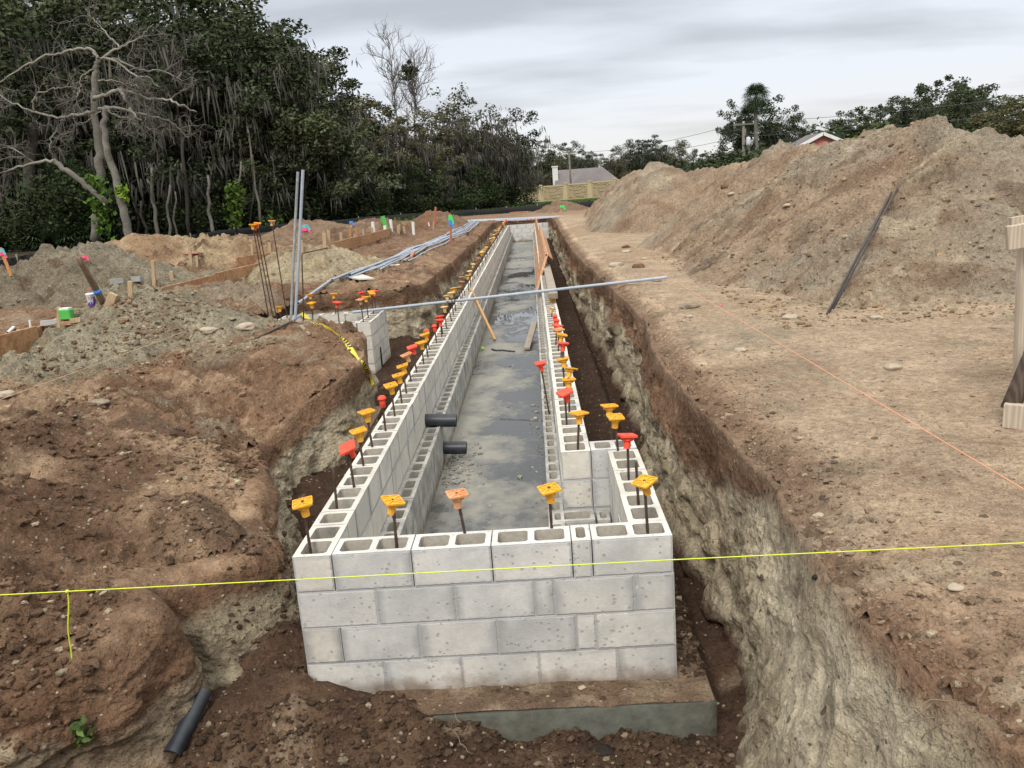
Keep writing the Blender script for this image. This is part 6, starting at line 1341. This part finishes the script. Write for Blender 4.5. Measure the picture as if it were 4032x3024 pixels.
# vines
def vine(pts, y, n, spread, lb, seed, size=.20, cols=((.10, .19, .025), (.14, .25, .035), (.07, .14, .02))):
    rg = np.random.default_rng(seed); t = rg.random(n)*(len(pts)-1); P = np.array([ony(np.interp(q, range(len(pts)), [p[0] for p in pts]), np.interp(q, range(len(pts)), [p[1] for p in pts]), y) for q in t])+rg.normal(0, spread, (n, 3)); V, F, c = leaf_cards(P, size, rg, palette(rg, n, cols), .8, 1.3); solo('leafy_vine', new_mesh('v', V, F, [M_LEAF], None, False, cols=c), P[0], lb, 'vine')
vine([(205, 385), (210, 420), (217, 460), (228, 505)], 40.6, 420, .24, 'bright green vine climbing the trunk below the broken pale limb', 1001); vine([(262, 408), (268, 425)], 39.7, 70, .14, 'tuft of yellow green leaves on the pale leaning trunk', 1002, cols=((.20, .30, .03), (.15, .24, .03)))
vine([(512, 400), (505, 440), (508, 490)], 46.5, 420, .28, 'yellow green vine column at the wood edge behind the tall rods', 1003, cols=((.07, .12, .02), (.11, .17, .028))); vine([(940, 385), (952, 400), (945, 425)], 66, 160, .4, 'yellow green leafy shoots at the edge of the mossy trees', 1004, .3, ((.13, .20, .03), (.08, .13, .02))); vine([(588, 470), (583, 500)], 48, 160, .3, 'low green shrub behind the upright pipes', 1005, .2, ((.05, .09, .02), (.08, .13, .025)))
# far tree line and trees on the sandy side
G3 = 'trees of the far line'
for i, (u, v) in enumerate([(1165, 300), (1195, 312), (1228, 297), (1262, 306), (1300, 330), (1335, 322), (1365, 292), (1400, 278), (1432, 288), (1468, 308), (1505, 315), (1545, 316), (1580, 318), (1615, 312), (1780, 300), (1740, 295)]):
    tm = [OAKS[0], AUTS[0], OAKS[2], OAKS[3]][i % 4]; tree_at(tm, u, v, 140+random.uniform(-8, 25), random.uniform(1.05, 1.4), 'dark tree in the far line beyond the panel wall and heaps', G3, name='far_tree')
for i, u in enumerate(range(1150, 1820, 36)):
    tree_at(OAKS[i % 4], u, 335+random.uniform(-8, 8), 170, 1.6, 'dark tree in the far line beyond the panel wall and heaps', G3, name='far_tree')
HV = 'oaks behind the biggest heap'
SP = TM(51, 12, 5.2, 12000, .17, OAK[:2]+[(.06, .075, .038)], 420, cl=(.5, .95), nclump=30, clear=.35, moss_len=(.3, 1.1), bark=M_PALEB); SP2 = TM(52, 12, 4.0, 11000, .17, OAK, 360, cl=(.55, 1.0), nclump=40, moss_len=(.3, 1.1), clear=.25)
for tm, u, v, y, wsc, lb in [(SP2, 1583, 212, 76, .62, 'mossy oak beside the tall cabbage palm, first of the clump'), (SP2, 1660, 205, 80, .9, 'broad mossy oak directly behind the tall cabbage palm'), (SP2, 1700, 225, 78, .8, 'mossy oak on the far flank of the palm clump'), (SP2, 1736, 250, 82, .6, 'small dark oak at the end of the palm clump'), (SP, 1850, 225, 72, .75, 'thin crowned oak above the dip of the biggest heap'), (SP, 1905, 218, 70, .75, 'open crowned oak behind the top of the biggest heap'),
        (SP, 1985, 172, 66, .8, 'open crowned oak with forked pale trunks behind the biggest heap'), (SP, 2050, 152, 68, .95, 'tallest open oak behind the biggest heap'), (SP2, 2110, 185, 74, .9, 'denser oak behind the end of the biggest heap'), (SP2, 1940, 262, 66, .8, 'low dark oak filling under the open crowns'), (SP2, 2030, 255, 64, .8, 'low dark oak behind the highest crest'), (SP2, 2140, 262, 62, .8, 'low dark oak behind the falling end of the heap'), (SP2, 1820, 268, 74, .8, 'low dark oak beside the pink house')]: tree_at(tm, u, v, y, wsc, lb)
for u_, v_, y_ in [(1835, 236, 84), (1885, 224, 86), (1945, 205, 88), (1990, 190, 84), (2030, 178, 86), (2075, 170, 88), (2120, 182, 84), (2155, 205, 86), (1800, 262, 90)]: tree_at(SP2, u_, v_, y_, 1.05, 'mossy oak in the dense clump behind the biggest heap', HV)
OL = TM(53, 10, 3.6, 14000, .14, AUT[2:]+[(.09, .095, .035), (.065, .08, .03)], 0, cl=(.55, 1.0), nclump=60, clear=.1); tree_at(OL, 2235, 170, 34, 1.5, 'olive brown tree closest behind the end of the biggest heap'); tree_at(OL, 2290, 150, 44, 1.1, 'olive tree at the very edge behind the biggest heap'); tree_at(OL, 2165, 212, 52, 1.2, 'olive green tree between the open oaks and the edge tree')
for i, (u, v, y, lb) in enumerate([(1880, 280, 68, 'round green shrub behind the heap by the pink house'), (1935, 268, 56, 'light green shrub behind the crest of the heap'), (2080, 262, 54, 'green shrub showing in the notch of the crest'), (1590, 330, 62, 'dark shrub at the foot of the palm clump'), (1650, 318, 64, 'dark shrub under the tall palm'), (1550, 345, 66, 'dark shrub beyond the shoulder of the heap'), (1500, 352, 70, 'dark shrub beyond the smaller heap')]):
    p = ony(u, v, y); o = ob('bush', BUSH[i % 3], None, (p[0], y, gz(p[0], y)-.1)); s = max(.8, (p[2]-.1)/2.4); o.scale = (s*1.3, s*1.2, s); o.rotation_euler = (0, 0, i); tag(o, lb, 'bush')
p = ony(1634, 300, 72); t_ = ony(1640, 200, 72); palm((p[0], 72, gz(p[0], 72)), t_[2]-gz(p[0], 72)-.3, 90, .62, .85, 'tall cabbage palm with a slim bare trunk and round head above the sand heap', 970, stemr=.15, elmin=-1.3, cols=((.028, .05, .02), (.045, .07, .03)))
p = ony(1617, 300, 74); t_ = ony(1617, 248, 74); palm((p[0], 74, gz(p[0], 74)), t_[2]-gz(p[0], 74)-.2, 60, .65, .85, 'shorter cabbage palm beside the slim tall one', 971, stemr=.16, elmin=-1.3)
# grass strip
rg = np.random.default_rng(60); n = 15000; gx_ = rg.uniform(-13, 13, n); gy_ = 48.5+0.2*gx_*.4+rg.random(n)**1.7*45; kk = trench_sd(gx_, gy_) > 0; P = np.stack([gx_, gy_, g_ground(gx_, gy_)], 1)[kk & (gy_ > 49.5+.1*gx_)]
n = len(P); a = rg.random(n)*6.283; hh = (.05+.12*rg.random(n)**2)*(1+.8*(P[:, 0] < -4)); ww = .03+.04*rg.random(n); dx = np.stack([np.cos(a)*ww, np.sin(a)*ww, 0*a], 1); tipv = np.stack([rg.normal(0, .05, n), rg.normal(0, .05, n), hh], 1)
V = np.stack([P-dx, P+dx, P+dx*.3+tipv, P-dx*.3+tipv], 1).reshape(-1, 3); tag(ob('grass', new_mesh('grass', V, np.arange(4*n).reshape(n, 4), [M_LEAF], None, False, cols=np.repeat(palette(rg, n, [(.05, .085, .018), (.066, .105, .025), (.08, .115, .032), (.042, .07, .016)]), 4, 0))), kind='stuff')
# weed and roots in the banks
a = hit(172, 1585); rg = np.random.default_rng(61); P = a+rg.normal(0, .022, (70, 3))*[1, .6, 1.8]; V, F, c = leaf_cards(P, .022, rg, palette(rg, 70, [(.10, .15, .04), (.07, .11, .03)]), .3, 2.5); solo('weed_tuft', new_mesh('w', V, F, [M_LEAF], None, False, cols=c), a, 'small green weed clinging to the bank by the black pipe', 'weed')
def roots(u, v, n, L, lb, seed):
    rg = np.random.default_rng(seed); a = hit(u, v); b = MB()
    for _ in range(n):
        o = a+rg.normal(0, .05, 3); dv = np.array([-.6, -.35, -.2])+rg.normal(0, .55, 3); dv /= np.linalg.norm(dv); pts = [o]
        for j in range(5): dv += rg.normal(0, .3, 3); dv /= np.linalg.norm(dv); pts.append(pts[-1]+dv*L/5)
        b.tube(np.array(pts), np.linspace(.0025, .0008, 6), 5, False)
    solo('root_tangle', b.build('r', [simple('pale roots', (.21, .165, .115), .9, .2, 20)], True), a, lb, 'roots')
roots(2030, 1580, 10, .17, 'pale roots sticking out of the bank', 62); roots(1930, 1380, 4, .16, 'few thin roots in the clay bank below the yellow line', 63); roots(1570, 1180, 5, .14, 'thin roots in the bank beside the jogged corner', 64); a = hit(1002, 1597); roots(1002, 1597, 7, .10, 'dry root ball on the dirt before the footing', 65)
# ------------------------------------------------------------------ silt fence, panel wall, houses, poles
M_SILT = simple('black silt fabric', (0.012, 0.012, 0.013), .75, .3, 8, .01, spec=.3)
fp = np.array([(-16.5, 20), (-16.8, 26), (-16.5, 33), (-15.8, 40), (-14.2, 46), (-11, 49), (-7, 50.2), (-3, 49.8), (0, 48.8), (3, 48.4), (6.5, 49), (10, 50), (14, 51)]); q = []
for i in range(len(fp)-1): q += [fp[i]+(fp[i+1]-fp[i])*t for t in np.linspace(0, 1, 14, endpoint=False)]
q = np.array(q); zz_ = g_ground(q[:, 0], q[:, 1]); n = len(q); wob = .05*fbm(q[:, 0]*2, q[:, 1]*2, o=2, s=700); hh = .36+.07*fbm(q[:, 0]*.8, q[:, 1]*.8, o=2, s=702)
ly = [np.stack([q[:, 0]+wob*k, q[:, 1]+wob*k+.02*k, zz_-.05+(hh+.05)*k], 1) for k in (0, .5, 1)]; ly += [p+[0, .025, 0] for p in ly[::-1]]
V = np.concatenate(ly); F = np.array([(j*n+i, j*n+i+1, (j+1)*n+i+1, (j+1)*n+i) for j in range(5) for i in range(n-1)])
sf = empty('silt_fence', (-3, 49.8, 0), 'low black fabric silt fence sagging along the far edge of the site', 'silt fence'); part('fabric', new_mesh('fabric', V, F, [M_SILT]), sf)
for i in range(3, n, 9):
    b = MB(); b.beam((q[i, 0], q[i, 1]+.06, zz_[i]-.1), (q[i, 0]+.01, q[i, 1]+.06, zz_[i]+hh[i]+.10), .045, .03, (0, 1, 0)); part('stake', b.build('stake', [M_OLD]), sf)
def stone_mat():
    m, t, b = base_mat('cast stone panel'); mp = t.new('ShaderNodeMapping'); t.set(mp.inputs['Vector'], obj_co(t)); mp.inputs['Scale'].default_value = (2.0, 1, 6.5); v = t.vor(mp.outputs[0], 1.0); sp_ = t.new('ShaderNodeTexVoronoi'); t.set(sp_.inputs['Vector'], mp.outputs[0]); sp_.inputs['Scale'].default_value = 1.0
    ss_ = t.new('ShaderNodeSeparateColor'); t.set(ss_.inputs[0], sp_.outputs['Color']); ed = t.vor(mp.outputs[0], 1.0, 'DISTANCE_TO_EDGE'); c = t.mix(ss_.outputs[0], (.50, .40, .245, 1), (.40, .31, .185, 1)); c = t.mix(t.mapr(ed, .0, .10, .8, 0.0), c, (.27, .205, .125, 1)); t.set(b.inputs['Base Color'], c); b.inputs['Roughness'].default_value = .9; t.set(b.inputs['Normal'], t.bump(t.math('MULTIPLY', t.mapr(ed, 0, .2, 0, 1), ss_.outputs[1]), .10)); return m
M_STONE = stone_mat(); M_TANP = simple('tan precast', (.52, .42, .26), .85, .08, 6)
pw = empty('panel_wall', (0, 105, -.3), 'sand coloured precast panel wall with cast stone faces and capped posts', 'wall'); xs_ = [-.42+3.12*k for k in range(6)]
for k, x in enumerate(xs_):
    y = 105+.12*k; zb = -.30; z1 = 1.66+.05*k
    b = MB(); b.box((x, y, (zb+z1)/2), (.20, .20, (z1-zb)/2+.02)); po = part('post', b.build('post', [M_TANP]), pw); b = MB(); b.box((x, y, z1+.07), (.26, .26, .05)); b.box((x, y, z1+.145), (.19, .19, .025)); c_ = ob('post_cap', b.build('cap', [M_TANP]), po)
    if k < 5:
        b = MB(); b.box((x+1.56, y+.05, (zb+z1)/2), (1.362, .06, (z1-zb)/2)); b.box((x+1.56, y-.015, z1-.09), (1.362, .05, .09), None, 0); b.box((x+1.56, y-.015, zb+.10), (1.362, .05, .10)); pn = part('panel', b.build('panel', [M_TANP]), pw)
        b = MB(); b.box((0, 0, 0), (1.18, .04, (z1-zb)/2-.24)); fc = ob('stone_face', b.build('face', [M_STONE]), pn); fc.location = (x+1.56, y-.01, (zb+z1)/2)
M_ROOF = simple('grey shingles', (.17, .15, .145), .9, .2, 3, .02); M_STUC = simple('white stucco', (.72, .71, .68), .85, .06, 3); M_PINKW = simple('coral wall', (.72, .24, .20), .8, .08, 3); M_TRIM = simple('white trim', (.78, .78, .77), .6, .05, 3); M_GLASS = simple('dark window', (.03, .035, .04), .2, .1, 3)
hy = 122.0; h0 = ony(1202, 368, hy); h1 = ony(1300, 361, hy+1); eR = ony(1330, 378, hy); zr = (h0[2]+h1[2])/2; ze = zr-2.6
hs = empty('house', (h0[0]+3, hy, -.3), 'house with a grey hipped shingle roof and white chimney behind the panel wall', 'house')
xl, xr = h0[0]-.6, h1[0]+2.6; yf, yb_ = hy-4.6, hy+4.6
b = MB(); b.box(((xl+xr)/2, hy, (ze-.3)/2), ((xr-xl)/2-.5, 4.1, (ze+.3)/2)); part('wall', b.build('wall', [M_STUC]), hs)
V = [(xl, yf, ze), (xr, yf, ze), (xr, yb_, ze), (xl, yb_, ze), (h0[0]+.0, hy, zr), (h1[0], hy, zr)]; b = MB(); b.add(V, [(0, 1, 5, 4), (1, 2, 5), (2, 3, 4, 5), (3, 0, 4), (3, 2, 1, 0)])
a1 = ony(1265, 369, hy-3); b.add([(a1[0]-2.6, yf-1.4, ze), (a1[0]+2.6, yf-1.4, ze), (a1[0], yf+1.2, zr-.35), (a1[0], hy-.4, zr-.35)], [(0, 1, 2), (1, 3, 2), (0, 2, 3)]); rf = part('roof', b.build('roof', [M_ROOF]), hs)
c0 = ony(1199.5, 380, hy-2.2); ct = ony(1199.5, 361, hy-2.2); b = MB(); b.box((c0[0], hy-2.2, (ct[2]-.3)/2), (.38, .38, (ct[2]+.3)/2)); b.box((c0[0], hy-2.2, ct[2]+.06), (.46, .46, .09)); ch = ob('chimney', b.build('chimney', [M_STUC]), rf)
for k in range(3):
    b = MB(); b.box((xl+2+2.6*k, yf+.46, ze-1.1), (.55, .05, .6)); part('window', b.build('window', [M_GLASS]), hs)
py_ = 62.0; ap = ony(1775, 291, py_); lf = ony(1712, 315, py_); ri = ony(1815, 305, py_); ph = empty('house', (ap[0], py_, 0), 'coral pink house gable with white fascia and dark roof showing over the sand heap', 'house'); half = 1.25; dz_ = half*.46
b = MB(); V = [(ap[0]-half, py_, 0), (ap[0]+half, py_, 0), (ap[0]+half, py_, ap[2]-dz_), (ap[0], py_, ap[2]), (ap[0]-half, py_, ap[2]-dz_)]; V2 = [(x, y+3.4, z) for x, y, z in V]; b.add(V+V2, [(0, 1, 2, 3, 4), (9, 8, 7, 6, 5), (1, 6, 7, 2), (5, 0, 4, 9)]); part('wall', b.build('wall', [M_PINKW]), ph)
b = MB(); ov = .35
for sgn in (-1, 1):
    e = np.array([ap[0]+sgn*(half+.5), py_-ov, ap[2]-dz_-.5*.46]); t0 = np.array([ap[0], py_-ov, ap[2]]); D = np.array([0, 4.0, 0]); up_ = np.array([0, 0, .16]); b.add([e+[0, 0, .02], t0+[0, 0, .02], t0+up_, e+up_, e+D+[0, 0, .02], t0+D+[0, 0, .02], t0+up_+D, e+up_+D], [(0, 1, 2, 3), (4, 7, 6, 5), (3, 2, 6, 7), (0, 4, 5, 1), (0, 3, 7, 4)])
part('roof', b.build('roof', [M_ROOF]), ph)
b = MB()
for sgn in (-1, 1):
    e = np.array([ap[0]+sgn*(half+.5), py_-ov-.03, ap[2]-dz_-.5*.46+.07]); b.beam(e, np.array([ap[0], py_-ov-.03, ap[2]+.07]), .05, .24)
part('fascia', b.build('fascia', [M_TRIM]), ph)
M_POLE = simple('grey utility pole wood', (.20, .175, .15), .9, .2, 8); M_TRF = simple('transformer grey', (.60, .62, .63), .5, .05, 8); M_WIRE = simple('power wire', (.10, .10, .105), .6, .05, 8)
def upole(u, vt, y, lb, tr=True):
    t_ = ony(u, vt, y); z0 = gz(t_[0], y); r = empty('utility_pole', (t_[0], y, z0), lb, 'utility pole'); V, F = tube(np.array([(t_[0], y, z0-.2), (t_[0], y, t_[2])]), [.16, .11], 10); part('pole', new_mesh('pole', V, F, [M_POLE]), r)
    b = MB(); b.box((t_[0], y-.12, t_[2]-.25), (.9, .05, .06)); part('crossarm', b.build('crossarm', [M_POLE]), r)
    for k in (-.8, 0, .8): V, F = lathe([(.05, 0), (.05, .12), (.02, .16)], 8); part('insulator', new_mesh('ins', [np.array(q)+[t_[0]+k, y-.12, t_[2]-.19] for q in V], F, [M_TRF]), r)
    if tr: V, F = lathe([(.17, 0), (.19, .04), (.19, .62), (.11, .70), (.01, .72)], 12); part('transformer', new_mesh('tr', [np.array(q)+[t_[0]+.38, y-.05, t_[2]-2.0] for q in V], F, [M_TRF]), r)
    return t_
t1 = upole(1606, 262, 70, 'grey utility pole with crossarm and pale transformer beside the tall palm'); t2 = upole(1229, 325, 112, 'dark utility pole behind the panel wall in front of the grey roof', False)
for i, (v0, v1, du, lb) in enumerate([(206, 262, 0, 'upper power wire strung above the sand heap to the pole'), (240, 292, 0, 'lower power wire strung above the sand heap to the pole')]):
    a = ony(2330, v0-12, 45); c = ony(1606, v1+2, 70); V, F = tube(sagline(a, c, .25, 14), .016, 5); solo('power_wire', new_mesh('wire', V, F, [M_WIRE]), c, lb, 'wire')
    d_ = ony(1229, 330+i*12, 112); V, F = tube(sagline(c, d_, .6, 14), .018, 5); solo('power_wire', new_mesh('wire', V, F, [M_WIRE]), d_, ['upper', 'lower'][i]+' power wire between the palm side pole and the pole by the grey roof', 'wire')
